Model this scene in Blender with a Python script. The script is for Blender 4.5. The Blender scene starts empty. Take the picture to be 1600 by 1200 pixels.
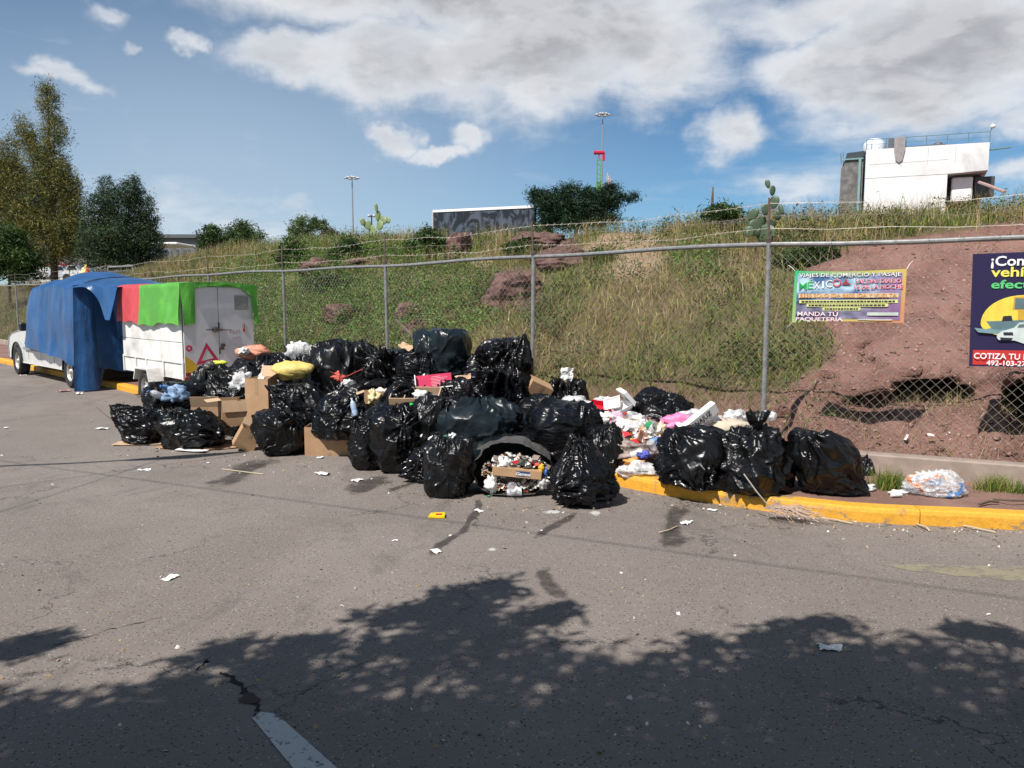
import bpy, math, random
import numpy as np
from mathutils import Vector, Matrix

C = bpy.context.scene.collection
rad = math.radians
# ------------------------------------------------------------------ camera
F = 1240.0; EYE = 1.9; TH = math.atan(130.0 / F)
cam = bpy.data.cameras.new("camera"); camo = bpy.data.objects.new("camera", cam); C.objects.link(camo)
cam.sensor_width = 36.0; cam.lens = 36.0 * F / 1600.0
camo.location = (0, 0, EYE); camo.rotation_euler = (math.pi / 2 - TH, 0, 0)
cam.clip_start = 0.05; cam.clip_end = 6000
bpy.context.scene.camera = camo
SC = bpy.context.scene
SC.render.resolution_x = 1024; SC.render.resolution_y = 768
SC.view_settings.view_transform = 'Standard'; SC.view_settings.look = 'None'
SC.view_settings.gamma = 1.0; SC.view_settings.use_curve_mapping = False
SC.view_settings.exposure = 0.36
SC.cycles.max_bounces = 6; SC.cycles.transparent_max_bounces = 16
SC.cycles.use_denoising = True
CT, ST = math.cos(TH), math.sin(TH)
def ray(px, py):
    b = (600 - py) / F
    return Vector(((px - 800) / F, CT + ST * b, -ST + CT * b))
def P(px, py, Y):
    d = ray(px, py); return Vector((0, 0, EYE)) + d * (Y / d.y)
def G(px, py, z=0.0):
    d = ray(px, py); return Vector((0, 0, EYE)) + d * ((z - EYE) / d.z)
def proj(x, y, z):
    zz = z - EYE
    dep = y * CT - zz * ST; up = y * ST + zz * CT
    return 800 + F * x / dep, 600 - F * up / dep

# ------------------------------------------------------------------ sun + sky
SUN_EL = rad(52); SH = Vector((0.66, 0.75)).normalized()       # direction shadows fall on the ground
sd = Vector((SH.x * math.cos(SUN_EL), SH.y * math.cos(SUN_EL), -math.sin(SUN_EL)))
sl = bpy.data.lights.new("sun", 'SUN'); sl.energy = 5.0; sl.angle = rad(0.53); sl.color = (1.0, 0.955, 0.90)
so = bpy.data.objects.new("sun", sl); C.objects.link(so); so.rotation_euler = sd.to_track_quat('-Z', 'Y').to_euler(); so.location = (0, 0, 30)
W = bpy.data.worlds.new("World"); SC.world = W; W.use_nodes = True
nt = W.node_tree; nt.nodes.clear()

class NB:
    """small helper for node trees"""
    def __init__(s, t): s.t = t
    def n(s, ty, **kw):
        nd = s.t.nodes.new(ty)
        for k, v in kw.items():
            if k.startswith('i_'):
                key = k[2:]
                inp = nd.inputs[int(key)] if key.isdigit() else nd.inputs[key.replace('_', ' ')]
                s.set(inp, v)
            else: setattr(nd, k, v)
        return nd
    def set(s, inp, v):
        if hasattr(v, 'default_value') and hasattr(v, 'is_output'): s.t.links.new(v, inp)
        else: inp.default_value = v
    def m(s, op, a, b=0.0, c=None, clamp=False):
        nd = s.t.nodes.new('ShaderNodeMath'); nd.operation = op; nd.use_clamp = clamp
        s.set(nd.inputs[0], a); s.set(nd.inputs[1], b)
        if c is not None: s.set(nd.inputs[2], c)
        return nd.outputs[0]
    def vm(s, op, a, b=(0, 0, 0), out=0):
        nd = s.t.nodes.new('ShaderNodeVectorMath'); nd.operation = op
        s.set(nd.inputs[0], a)
        if op == 'SCALE': s.set(nd.inputs[3], b)
        elif op not in ('LENGTH', 'NORMALIZE'): s.set(nd.inputs[1], b)
        return nd.outputs[out]
    def mr(s, v, a, b, c=0.0, d=1.0, smooth=True):
        nd = s.t.nodes.new('ShaderNodeMapRange'); nd.interpolation_type = 'SMOOTHSTEP' if smooth else 'LINEAR'
        s.set(nd.inputs[0], v)
        for i, q in enumerate((a, b, c, d)): s.set(nd.inputs[1 + i], q)
        return nd.outputs[0]
    def mix(s, f, a, b, ty='MIX'):
        nd = s.t.nodes.new('ShaderNodeMix'); nd.data_type = 'RGBA'; nd.blend_type = ty
        s.set(nd.inputs[0], f); s.set(nd.inputs[6], a); s.set(nd.inputs[7], b)
        return nd.outputs[2]
    def noise(s, vec, scale, detail=4, rough=0.55, dist=0.0, out='Fac'):
        nd = s.t.nodes.new('ShaderNodeTexNoise')
        if vec is not None: s.set(nd.inputs['Vector'], vec)
        nd.inputs['Scale'].default_value = scale; nd.inputs['Detail'].default_value = detail
        nd.inputs['Roughness'].default_value = rough; nd.inputs['Distortion'].default_value = dist
        return nd.outputs[out]
    def link(s, a, b): s.t.links.new(a, b)

w = NB(nt)
SKY_STR = 0.055
tc = w.n('ShaderNodeTexCoord').outputs['Generated']
sky = w.n('ShaderNodeTexSky', sky_type='NISHITA', sun_disc=False, sun_elevation=SUN_EL,
          sun_rotation=math.atan2(-SH.x, -SH.y), altitude=2400.0, air_density=1.0, dust_density=1.2, ozone_density=1.0)
sep = w.n('ShaderNodeSeparateXYZ', i_0=tc)
az = w.m('ARCTAN2', sep.outputs[0], sep.outputs[1]); el = w.m('ARCSINE', sep.outputs[2])
comb = w.n('ShaderNodeCombineXYZ', i_0=az, i_1=el).outputs[0]
wn = w.noise(tc, 7.0, 5, 0.6, 0.0, 'Color')
wv = w.vm('SCALE', w.vm('SUBTRACT', wn, (0.5, 0.5, 0.5)), 0.16)
wv = w.vm('MULTIPLY', wv, (1, 0.7, 0))
uv = w.vm('ADD', comb, wv)
def azel(px, py):
    d = ray(px, py).normalized(); return math.atan2(d.x, d.y), math.asin(d.z)
clouds = [(470, 95, 130, 42, .85), (640, 105, 190, 75, 1.0), (820, 80, 250, 115, 1.1), (980, 70, 190, 105, 1.0), (700, -20, 480, 80, 1.1),
          (1010, 165, 60, 60, .55), (1330, 110, 130, 60, .95), (1480, 80, 220, 120, 1.1), (1380, 10, 260, 60, .95), (1140, 20, 150, 50, .6),
          (1145, 225, 62, 48, .8), (615, 215, 36, 26, .8), (735, 222, 44, 26, .8), (675, 240, 80, 12, .7), (110, 108, 55, 18, .7), (293, 62, 22, 13, .6),
          (175, 12, 30, 14, .5), (205, 62, 14, 8, .45), (1590, 205, 60, 35, .7), (1250, 290, 120, 30, .5), (1590, 285, 50, 25, .7),
          (330, 330, 190, 55, .42), (480, 305, 40, 18, .45), (230, 360, 140, 30, .5)]
den = None
for cx, cy, rx, ry, st in clouds:
    a0, e0 = azel(cx, cy)
    q = w.vm('SUBTRACT', uv, (a0, e0, 0)); q = w.vm('MULTIPLY', q, (F / rx * 1.0, F / ry, 0))
    v = w.mr(w.vm('LENGTH', q, out=1), 1.35, 0.25, 0.0, st)
    den = v if den is None else w.m('MAXIMUM', den, v)
dd = w.m('DIVIDE', 1.0, w.m('ADD', w.m('MAXIMUM', sep.outputs[2], 0.0), 0.25))
flat = w.vm('SCALE', tc, dd)
fb = w.noise(flat, 5.0, 7, 0.58, 0.2)
# the same broken cloud cover goes on beyond the part of the sky in view
outm = w.mr(w.vm('DOT_PRODUCT', tc, (0, 0.98, 0.2), out=1), 0.72, 0.5)
gen = w.mr(w.noise(flat, 1.1, 4, 0.55), 0.46, 0.64, 0, 0.95)
den = w.m('MAXIMUM', den, w.m('MULTIPLY', gen, outm))
dens = w.m('ADD', den, w.m('MULTIPLY', w.m('SUBTRACT', fb, 0.5), 1.1))
alpha = w.mr(dens, 0.05, .95)
thick = w.mr(w.m('ADD', dens, w.m('MULTIPLY', w.m('SUBTRACT', w.noise(flat, 3.0, 5, .6), 0.5), 0.45)), 0.62, 1.25)
k = 1.0 / SKY_STR
fb2 = w.noise(w.vm('ADD', flat, (-.07, -.03, .05)), 5.0, 7, 0.58, 0.2)
litc = w.mr(w.m('SUBTRACT', fb, fb2), -.10, .12)
ccol = w.mix(thick, (.60 * k, .615 * k, .64 * k, 1), (.31 * k, .313 * k, .335 * k, 1))
ccol = w.mix(w.m('MULTIPLY', litc, .38), ccol, (.76 * k, .765 * k, .78 * k, 1))
# pale veil low on the left
a0, e0 = azel(330, 330)
q = w.vm('MULTIPLY', w.vm('SUBTRACT', comb, (a0, e0, 0)), (1.9, 3.6, 0))
veil = w.mr(w.vm('LENGTH', q, out=1), 1.25, 0.0, 0.0, 0.6)
streak = w.m('MULTIPLY', w.mr(w.noise(w.vm('MULTIPLY', comb, (2.2, 14, 1)), 1.6, 5, .6, .6), .46, .75, 0, .5), w.mr(el, .05, .2, 0, 1))
skyc = w.mix(1.0, sky.outputs[0], (.90, 1.27, 1.42, 1), 'MULTIPLY')
SKYNODE = skyc
c1 = w.mix(w.m('MAXIMUM', veil, streak), skyc, (.45 * k, .53 * k, .61 * k, 1))
c2 = w.mix(w.m('MULTIPLY', alpha, 0.96), c1, ccol)
bg = w.n('ShaderNodeBackground', i_Color=c2, i_Strength=SKY_STR)
wo = w.n('ShaderNodeOutputWorld'); w.link(bg.outputs[0], wo.inputs[0])

# ------------------------------------------------------------------ generic helpers
def pnoise(x, y, z, seed=0):
    x = np.asarray(x, float); y = np.asarray(y, float); z = np.asarray(z, float)
    x, y, z = np.broadcast_arrays(x, y, z)
    xi = np.floor(x).astype(np.int64); yi = np.floor(y).astype(np.int64); zi = np.floor(z).astype(np.int64)
    xf, yf, zf = x - xi, y - yi, z - zi
    u, v, t = [q * q * q * (q * (q * 6 - 15) + 10) for q in (xf, yf, zf)]
    def g(dx, dy, dz):
        h = ((xi + dx) * 374761393 + (yi + dy) * 668265263 + (zi + dz) * 2147483647 + seed * 1274126177) & 0xffffffff
        h = ((h ^ (h >> 13)) * 1274126177) & 0xffffffff; h = (h ^ (h >> 16)) & 0xffffffff
        a = (h & 0xffff) / 65535.0 * 2 * np.pi; b = ((h >> 16) & 0xffff) / 65535.0 * 2 - 1
        r = np.sqrt(1 - b * b)
        return np.cos(a) * r * (xf - dx) + np.sin(a) * r * (yf - dy) + b * (zf - dz)
    def L(a, b, t_): return a + (b - a) * t_
    return L(L(L(g(0,0,0), g(1,0,0), u), L(g(0,1,0), g(1,1,0), u), v), L(L(g(0,0,1), g(1,0,1), u), L(g(0,1,1), g(1,1,1), u), v), t) * 1.5
def fbm(x, y, z, o=4, seed=0):
    s = 0; a = 1.0
    for i in range(o):
        s = s + a * pnoise(x * 2 ** i, y * 2 ** i, z * 2 ** i, seed + i); a *= .5
    return s
def sstep(a, b, x):
    t = np.clip((np.asarray(x, float) - a) / (b - a), 0, 1); return t * t * (3 - 2 * t)

def mk(name, V, Fc, mat=None, parent=None, smooth=False, cols=None, loc=None, mats=None, midx=None):
    """link ONE mesh object from vertices and faces"""
    me = bpy.data.meshes.new(name)
    if isinstance(V, np.ndarray) and isinstance(Fc, np.ndarray):
        n, k_ = Fc.shape
        me.vertices.add(len(V)); me.vertices.foreach_set('co', np.ascontiguousarray(V, dtype=np.float32).ravel())
        me.loops.add(n * k_); me.loops.foreach_set('vertex_index', np.ascontiguousarray(Fc, dtype=np.int32).ravel())
        me.polygons.add(n); me.polygons.foreach_set('loop_start', np.arange(0, n * k_, k_, dtype=np.int32))
        me.update(calc_edges=True)
    else:
        me.from_pydata([tuple(v) for v in V], [], [tuple(int(i) for i in f) for f in Fc])
    me.validate()
    if smooth: me.polygons.foreach_set('use_smooth', [True] * len(me.polygons))
    if cols is not None:
        at = me.color_attributes.new('tint', 'FLOAT_COLOR', 'POINT')
        cc = np.ones((len(me.vertices), 4), np.float32); cc[:, :3] = np.asarray(cols)[:, :3]
        at.data.foreach_set('color', cc.ravel())
    if mats:
        for m_ in mats: me.materials.append(m_)
        if midx is not None: me.polygons.foreach_set('material_index', list(midx))
    elif mat: me.materials.append(mat)
    me.update()
    o = bpy.data.objects.new(name, me); C.objects.link(o)
    if loc is not None: o.location = loc
    if parent is not None: o.parent = parent
    return o
def tag(o, label=None, cat=None, group=None, kind=None):
    if label: o['label'] = label
    if cat: o['category'] = cat
    if group: o['group'] = group
    if kind: o['kind'] = kind
    return o
def thing(name, label, cat, loc=(0, 0, 0), rz=0.0, group=None, rot=None):
    o = bpy.data.objects.new(name, None); C.objects.link(o); o.location = loc; o.empty_display_size = .2
    o.rotation_euler = rot if rot is not None else (0, 0, rz)
    return tag(o, label, cat, group)
class MB:
    """collects boxes, tubes and lathes; build() links them as one mesh"""
    def __init__(s): s.v = []; s.f = []
    def add(s, V, Fc):
        o = len(s.v); s.v += [tuple(q) for q in V]; s.f += [tuple(i + o for i in f) for f in Fc]; return s
    def box(s, c, d, M=None, ch=0.0):
        x, y, z = d[0] / 2, d[1] / 2, d[2] / 2
        if ch > 0:
            k_ = min(ch, x * .9, y * .9, z * .9); V = []; 
            for sx in (-1, 1):
                for sy in (-1, 1):
                    for sz in (-1, 1):
                        V += [(sx * (x - k_), sy * (y - k_), sz * z), (sx * (x - k_), sy * y, sz * (z - k_)), (sx * x, sy * (y - k_), sz * (z - k_))]
            import bmesh
            bm = bmesh.new(); [bm.verts.new(q) for q in V]; bmesh.ops.convex_hull(bm, input=bm.verts)
            bm.verts.index_update(); Vv = [v.co.copy() for v in bm.verts]; Ff = [[v.index for v in f.verts] for f in bm.faces]; bm.free()
        else:
            Vv = [Vector((sx * x, sy * y, sz * z)) for sx in (-1, 1) for sy in (-1, 1) for sz in (-1, 1)]
            Ff = [(0, 1, 3, 2), (4, 6, 7, 5), (0, 4, 5, 1), (2, 3, 7, 6), (0, 2, 6, 4), (1, 5, 7, 3)]
        Vv = [(M @ q if M else q) + Vector(c) for q in Vv]
        return s.add(Vv, Ff)
    def tube(s, pts, r, n=6, cap=True):
        pts = [Vector(p) for p in pts]; rs = r if isinstance(r, (list, tuple)) else [r] * len(pts)
        V = []; prev = None
        for i, p in enumerate(pts):
            t = (pts[min(i + 1, len(pts) - 1)] - pts[max(i - 1, 0)])
            t = t.normalized() if t.length > 1e-9 else Vector((0, 0, 1))
            a = prev if prev is not None else (Vector((0, 0, 1)) if abs(t.z) < .9 else Vector((1, 0, 0)))
            a = (a - t * a.dot(t)); a = a.normalized() if a.length > 1e-6 else t.orthogonal().normalized()
            b = t.cross(a); prev = a
            for j in range(n):
                an = 2 * math.pi * j / n; V.append(p + (a * math.cos(an) + b * math.sin(an)) * rs[i])
        Fc = [(i * n + j, i * n + (j + 1) % n, (i + 1) * n + (j + 1) % n, (i + 1) * n + j) for i in range(len(pts) - 1) for j in range(n)]
        if cap: Fc += [tuple(range(n))[::-1], tuple((len(pts) - 1) * n + j for j in range(n))]
        return s.add(V, Fc)
    def lathe(s, prof, c=(0, 0, 0), n=20, M=None):
        V = []
        for r, z in prof:
            for j in range(n):
                an = 2 * math.pi * j / n; q = Vector((r * math.cos(an), r * math.sin(an), z)); V.append((M @ q if M else q) + Vector(c))
        Fc = [(i * n + j, i * n + (j + 1) % n, (i + 1) * n + (j + 1) % n, (i + 1) * n + j) for i in range(len(prof) - 1) for j in range(n)]
        return s.add(V, Fc)
    def poly(s, pts, M=None, t=0.0):
        """flat polygon in the xz plane, optionally with thickness along y"""
        n = len(pts); V = [Vector((p[0], -t / 2, p[1])) for p in pts]
        Fc = [tuple(range(n))]
        if t:
            V += [Vector((p[0], t / 2, p[1])) for p in pts]
            Fc += [tuple(range(2 * n - 1, n - 1, -1))] + [(i, i + n, (i + 1) % n + n, (i + 1) % n) for i in range(n)]
        return s.add([(M @ q if M else q) for q in V], Fc)
    def build(s, name, mat, parent=None, smooth=False, loc=None):
        return mk(name, s.v, s.f, mat, parent, smooth, loc=loc)
def smooth_angle(o, ang=35):
    o.data.polygons.foreach_set('use_smooth', [True] * len(o.data.polygons))
    o.data.set_sharp_from_angle(angle=rad(ang)); return o

# ------------------------------------------------------------------ materials
def newmat(name):
    m = bpy.data.materials.new(name); m.use_nodes = True; t = m.node_tree
    return m, NB(t), t.nodes['Principled BSDF'], t.nodes['Material Output']
def simple(name, col, rough=.6, metal=0.0, var=.12, scale=8.0, bump=0.0, bscale=40.0, spec=.5, coat=0.0, dirt=0.0, trans=0.0):
    m, n, b, o = newmat(name)
    tcn = n.n('ShaderNodeTexCoord').outputs['Object']
    f = n.noise(tcn, scale, 5, .6)
    c = n.mix(n.mr(f, .3, .7), tuple(x * (1 - var) for x in col) + (1,), tuple(min(1, x * (1 + var)) for x in col) + (1,))
    if dirt > 0:
        f2 = n.noise(tcn, scale * .35, 6, .65, .4)
        c = n.mix(n.mr(f2, .5, .75, 0, dirt), c, (.09, .075, .06, 1))
    n.link(c, b.inputs['Base Color']); b.inputs['Roughness'].default_value = rough; b.inputs['Metallic'].default_value = metal
    b.inputs['Specular IOR Level'].default_value = spec; b.inputs['Coat Weight'].default_value = coat
    b.inputs['Transmission Weight'].default_value = trans
    if bump > 0:
        bp = n.n('ShaderNodeBump', i_Strength=bump, i_Distance=.01, i_Height=n.noise(tcn, bscale, 5, .6)); n.link(bp.outputs[0], b.inputs['Normal'])
    return m
def tinted(name, rough=.6, trans=0.0, spec=.3, var=.15, scale=20.0, sub=0.0):
    m, n, b, o = newmat(name)
    at = n.n('ShaderNodeAttribute', attribute_name='tint').outputs['Color']
    f = n.noise(n.n('ShaderNodeTexCoord').outputs['Object'], scale, 3)
    c = n.mix(1.0, at, n.mix(f, (1 - var,) * 3 + (1,), (1 + var,) * 3 + (1,)), 'MULTIPLY')
    n.link(c, b.inputs['Base Color']); b.inputs['Roughness'].default_value = rough; b.inputs['Specular IOR Level'].default_value = spec
    if trans > 0:
        tr = n.n('ShaderNodeBsdfTranslucent'); n.link(c, tr.inputs[0])
        mx = n.n('ShaderNodeMixShader', i_0=trans); n.link(b.outputs[0], mx.inputs[1]); n.link(tr.outputs[0], mx.inputs[2]); n.link(mx.outputs[0], o.inputs[0])
    return m
def bagmat(name, col, rough=.2, bump=.75, stretch=(1, 1, 1), alpha=1.0, fine=1.0):
    m, n, b, o = newmat(name)
    tco = n.n('ShaderNodeTexCoord').outputs['Object']; oi = n.n('ShaderNodeObjectInfo')
    off = n.vm('SCALE', n.n('ShaderNodeCombineXYZ', i_0=oi.outputs['Random'], i_1=oi.outputs['Random'], i_2=oi.outputs['Random']).outputs[0], 37.0)
    p = n.vm('ADD', tco, off); ps = n.vm('MULTIPLY', p, stretch)
    n1 = n.noise(ps, 2.6, 1, .4, 1.6); n2 = n.noise(ps, 6.5 * fine, 1.2, .45, 1.2)
    r1 = n.m('POWER', n.m('ABSOLUTE', n.m('SUBTRACT', n1, .5)), .8); r2 = n.m('ABSOLUTE', n.m('SUBTRACT', n2, .5))
    msk = n.mr(n.noise(p, 3.2, 2, .5), .46, .66)
    h = n.m('ADD', n.m('MULTIPLY', r1, 1.2), n.m('MULTIPLY', n.m('MULTIPLY', r2, msk), .9))
    bp = n.n('ShaderNodeBump', i_Strength=bump, i_Distance=.035, i_Height=h); n.link(bp.outputs[0], b.inputs['Normal'])
    dust = n.noise(p, 3.0, 6, .65, .3)
    c = n.mix(n.mr(dust, .5, .8, 0, .3), tuple(col) + (1,), tuple(q * 1.4 + .006 for q in col) + (1,))
    n.link(c, b.inputs['Base Color'])
    n.link(n.mr(dust, .35, .8, rough, rough + .2), b.inputs['Roughness'])
    b.inputs['Specular IOR Level'].default_value = .36
    if alpha < 1:
        b.inputs['Alpha'].default_value = alpha
    return m
M = {}
M['bag'] = bagmat('black_bag_plastic', (.0035, .0035, .004), .27, .42, (1.6, 1, 2.6))
M['bag2'] = bagmat('black_bag_plastic_creased', (.003, .003, .004), .24, .52, (1, 1.2, 4.2))
M['bag3'] = bagmat('black_bag_plastic_draped', (.0035, .0035, .0035), .30, .42, (3.4, 1, 1.2))
M['bag_smooth'] = bagmat('taut_black_plastic', (.004, .004, .0045), .22, .26, (1, 1, 1), 1, .5)
M['bag_teal'] = bagmat('blue_black_plastic', (.008, .0135, .017), .27, .3, (1, 1, 1), 1, .5)
M['bag_grey'] = bagmat('thin_grey_bag_film', (.085, .08, .074), .25, .6, (1, 2.4, 1))
M['card'] = simple('brown_cardboard', (.40, .245, .135), .8, var=.1, scale=5, bump=.15, bscale=60, dirt=.25)
M['card_in'] = simple('pale_cardboard', (.50, .34, .21), .8, var=.08, scale=6, dirt=.15)
M['white_p'] = simple('white_plastic', (.75, .74, .72), .4, var=.06, dirt=.15)
M['foam'] = simple('white_foam', (.80, .79, .77), .7, var=.05, dirt=.1)
M['paper'] = simple('white_paper', (.70, .69, .66), .8, var=.08, dirt=.2)
M['greyplastic'] = simple('grey_plastic', (.2, .2, .2), .5)
def colm(key, col, rough=.45, **kw):
    if key not in M: M[key] = simple(key, col, rough, **kw)
    return M[key]
def clearmat(name, col=(.9, .92, .95), alpha=.35, rough=.12, bump=.5):
    m, n, b, o = newmat(name)
    tco = n.n('ShaderNodeTexCoord').outputs['Object']
    f = n.noise(tco, 18, 4, .6, 1.0)
    n.link(n.mr(f, .35, .7, alpha * .5, min(1, alpha * 1.6)), b.inputs['Alpha'])
    b.inputs['Base Color'].default_value = tuple(col) + (1,); b.inputs['Roughness'].default_value = rough
    bp = n.n('ShaderNodeBump', i_Strength=bump, i_Distance=.01, i_Height=f); n.link(bp.outputs[0], b.inputs['Normal'])
    return m
M['clear'] = clearmat('clear_plastic')
M['milky'] = clearmat('milky_plastic', (.8, .8, .8), .75, .3)
M['pinkclear'] = clearmat('pink_film', (.85, .5, .65), .8, .25)
M['metal'] = simple('galvanised_steel', (.27, .27, .265), .45, .4, var=.2, scale=14, bump=.08, dirt=.25)
M['wire'] = simple('galvanised_wire', (.37, .32, .27), .5, .15, var=.25, scale=6, dirt=.25)
M['rust'] = simple('rusty_steel', (.13, .10, .085), .7, .3, var=.3)
M['concrete'] = simple('pale_concrete', (.30, .235, .195), .9, var=.15, scale=5, bump=.3, bscale=70, dirt=.3)
M['leaf'] = tinted('leaf', .55, .30, .35)
M['grass'] = tinted('grass_blade', .65, .3, .2)
M['bits'] = tinted('mixed_scraps', .5, 0, .4)
M['bark'] = simple('bark', (.12, .09, .07), .9, var=.3, scale=12, bump=.5, bscale=30)
M['dark'] = simple('black_rubber', (.018, .018, .018), .75, var=.3, scale=20)
# ------------------------------------------------------------------ road
m, n, b, o_ = newmat('worn_asphalt'); M['asphalt'] = m
tco = n.n('ShaderNodeTexCoord').outputs['Object']
big = n.noise(tco, .35, 5, .6, .6); mid = n.noise(tco, 1.7, 6, .62, .5); fin = n.noise(tco, 60, 3, .6)
c = n.mix(n.mr(big, .35, .68), (.152, .128, .112, 1), (.205, .176, .156, 1))
c = n.mix(n.mr(mid, .50, .74, 0, .5), c, (.115, .093, .078, 1))
c = n.mix(n.mr(fin, .3, .75, 0, .55), c, (.24, .205, .178, 1))
vo = n.n('ShaderNodeTexVoronoi', feature='F1', i_Vector=tco, i_Scale=75.0)
wh = n.n('ShaderNodeTexWhiteNoise', i_Vector=vo.outputs['Position'])
c = n.mix(n.m('MULTIPLY', n.mr(wh.outputs['Value'], .90, .94), n.mr(vo.outputs['Distance'], .45, .25)), c, (.34, .325, .30, 1))
c = n.mix(n.m('MULTIPLY', n.mr(wh.outputs['Value'], .16, .10), n.mr(vo.outputs['Distance'], .5, .3)), c, (.045, .042, .04, 1))
vs = n.n('ShaderNodeTexVoronoi', feature='F1', i_Vector=tco, i_Scale=9.0)
ws = n.n('ShaderNodeTexWhiteNoise', i_Vector=vs.outputs['Position'])
c = n.mix(n.m('MULTIPLY', n.mr(ws.outputs['Value'], .92, .95), n.mr(vs.outputs['Distance'], .09, .05)), c, (.42, .40, .37, 1))
# hairline cracks wandering over the surface
wp = n.vm('ADD', tco, n.vm('SCALE', n.noise(tco, 1.6, 6, .65, 0, 'Color'), 1.3))
vc = n.n('ShaderNodeTexVoronoi', feature='DISTANCE_TO_EDGE', i_Vector=wp, i_Scale=.38)
ck = n.m('MULTIPLY', n.mr(vc.outputs['Distance'], .006, .0015), n.mr(n.noise(tco, .7, 3), .45, .6))
c = n.mix(n.m('MULTIPLY', ck, .8), c, (.035, .032, .03, 1))
# faint smears where tyres scrubbed
sm = n.noise(n.vm('MULTIPLY', tco, (1.2, .5, 1)), .9, 6, .65, 1.6)
c = n.mix(n.mr(sm, .57, .68, 0, .42), c, (.090, .080, .072, 1))
# brownish dirt film along the gutter
n.link(c, b.inputs['Base Color']); b.inputs['Roughness'].default_value = .85; b.inputs['Specular IOR Level'].default_value = .3
hh = n.m('ADD', n.m('MULTIPLY', fin, .6), n.m('MULTIPLY', vo.outputs['Distance'], -.5)); hh = n.m('SUBTRACT', hh, n.m('MULTIPLY', ck, 2))
n.link(n.n('ShaderNodeBump', i_Strength=.45, i_Distance=.006, i_Height=hh).outputs[0], b.inputs['Normal'])
mb = MB(); mb.add([(-3000, -3000, 0), (3000, -3000, 0), (3000, 3000, 0), (-3000, 3000, 0)], [(0, 1, 2, 3)])
tag(mb.build('road', M['asphalt']), 'grey worn asphalt road crossed by faint stains and tree shade', kind='structure')

# fence line frame
P0 = np.array([2.75, 8.6]); D1 = np.array([-.70, .714]); N1 = np.array([.714, .70]); D2 = np.array([.906, -.423]); N2 = np.array([.423, .906])
def along(s):            # point of the fence line, s > 0 to the left, s < 0 to the right of the corner post
    return P0 + D1 * s if s >= 0 else P0 - D2 * s
# kerb path
kp = [(960, 757), (979, 764), (1030, 774), (1080, 782), (1194, 799), (1275, 810), (1333, 817), (1437, 821), (1600, 829), (1850, 842)]
kl = [(-420, 519), (-150, 545), (0, 567), (60, 581), (181, 608), (228, 620)]
kpts = [G(*p) for p in kl] + [G(*p) for p in kp]; kpts.append(kpts[-1] + (kpts[-1] - kpts[-2]).normalized() * 7)
def resample(pts, step):
    out = [pts[0].copy()]; 
    for a, b_ in zip(pts[:-1], pts[1:]):
        L = (b_ - a).length; k_ = max(1, int(L / step))
        out += [a.lerp(b_, (i + 1) / k_) for i in range(k_)]
    return out
kfine = resample(kpts, .25)
for _ in range(3):
    kfine = [kfine[0]] + [(kfine[i - 1] + kfine[i] * 2 + kfine[i + 1]) / 4 for i in range(1, len(kfine) - 1)] + [kfine[-1]]
def knorm(pts, i):
    t = (pts[min(i + 1, len(pts) - 1)] - pts[max(i - 1, 0)]).normalized(); return Vector((-t.y, t.x, 0))
m, n, b, o_ = newmat('yellow_kerb_paint'); M['kerb'] = m
tco = n.n('ShaderNodeTexCoord').outputs['Object']
f1 = n.noise(tco, 3.0, 7, .7, .3); f2 = n.noise(tco, 25, 5, .65)
c = n.mix(n.mr(f2, .3, .7), (.60, .29, .022, 1), (.74, .37, .035, 1))
c = n.mix(n.mr(f1, .52, .72, 0, .6), c, (.40, .20, .05, 1))
c = n.mix(n.m('MULTIPLY', n.mr(n.m('ADD', f1, n.m('MULTIPLY', f2, .35)), .74, .82), .85), c, (.20, .165, .13, 1))
n.link(c, b.inputs['Base Color']); b.inputs['Roughness'].default_value = .7
n.link(n.n('ShaderNodeBump', i_Strength=.4, i_Distance=.01, i_Height=n.m('ADD', f2, n.m('MULTIPLY', f1, 1.5))).outputs[0], b.inputs['Normal'])
KH = .13
prof = [(0, -.05), (0.0, .09), (.008, .118), (.028, KH), (.165, KH + .002), (.165, -.05)]
seg = 10; i = 0; ks = 0
kroot = thing('kerb', 'yellow painted concrete kerb running between road and pavement', 'kerb'); del kroot['category']; kroot['kind'] = 'structure'
while i < len(kfine) - 1:
    j = min(i + seg, len(kfine) - 1); V = []; Fc = []
    for q in range(i, j + 1):
        p = kfine[q].copy(); nn = knorm(kfine, q)
        if q == i: p = p + (kfine[i + 1] - p).normalized() * .004
        if q == j: p = p - (p - kfine[j - 1]).normalized() * .004
        jit = float(pnoise(p.x * 3, p.y * 3, 0, 5)) * .008
        V += [(p.x + nn.x * (u + (jit if u < .1 else 0)), p.y + nn.y * (u + (jit if u < .1 else 0)), v + (jit * .6 if v > 0.05 else 0)) for u, v in prof]
    L = len(prof); r_ = j - i
    Fc = [(a * L + k_, (a + 1) * L + k_, (a + 1) * L + k_ + 1, a * L + k_ + 1) for a in range(r_) for k_ in range(L - 1)] + [tuple(range(L)), tuple(r_ * L + k_ for k_ in range(L))[::-1]]
    mk('kerb_stone', V, Fc, M['kerb'], kroot); i = j
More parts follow.
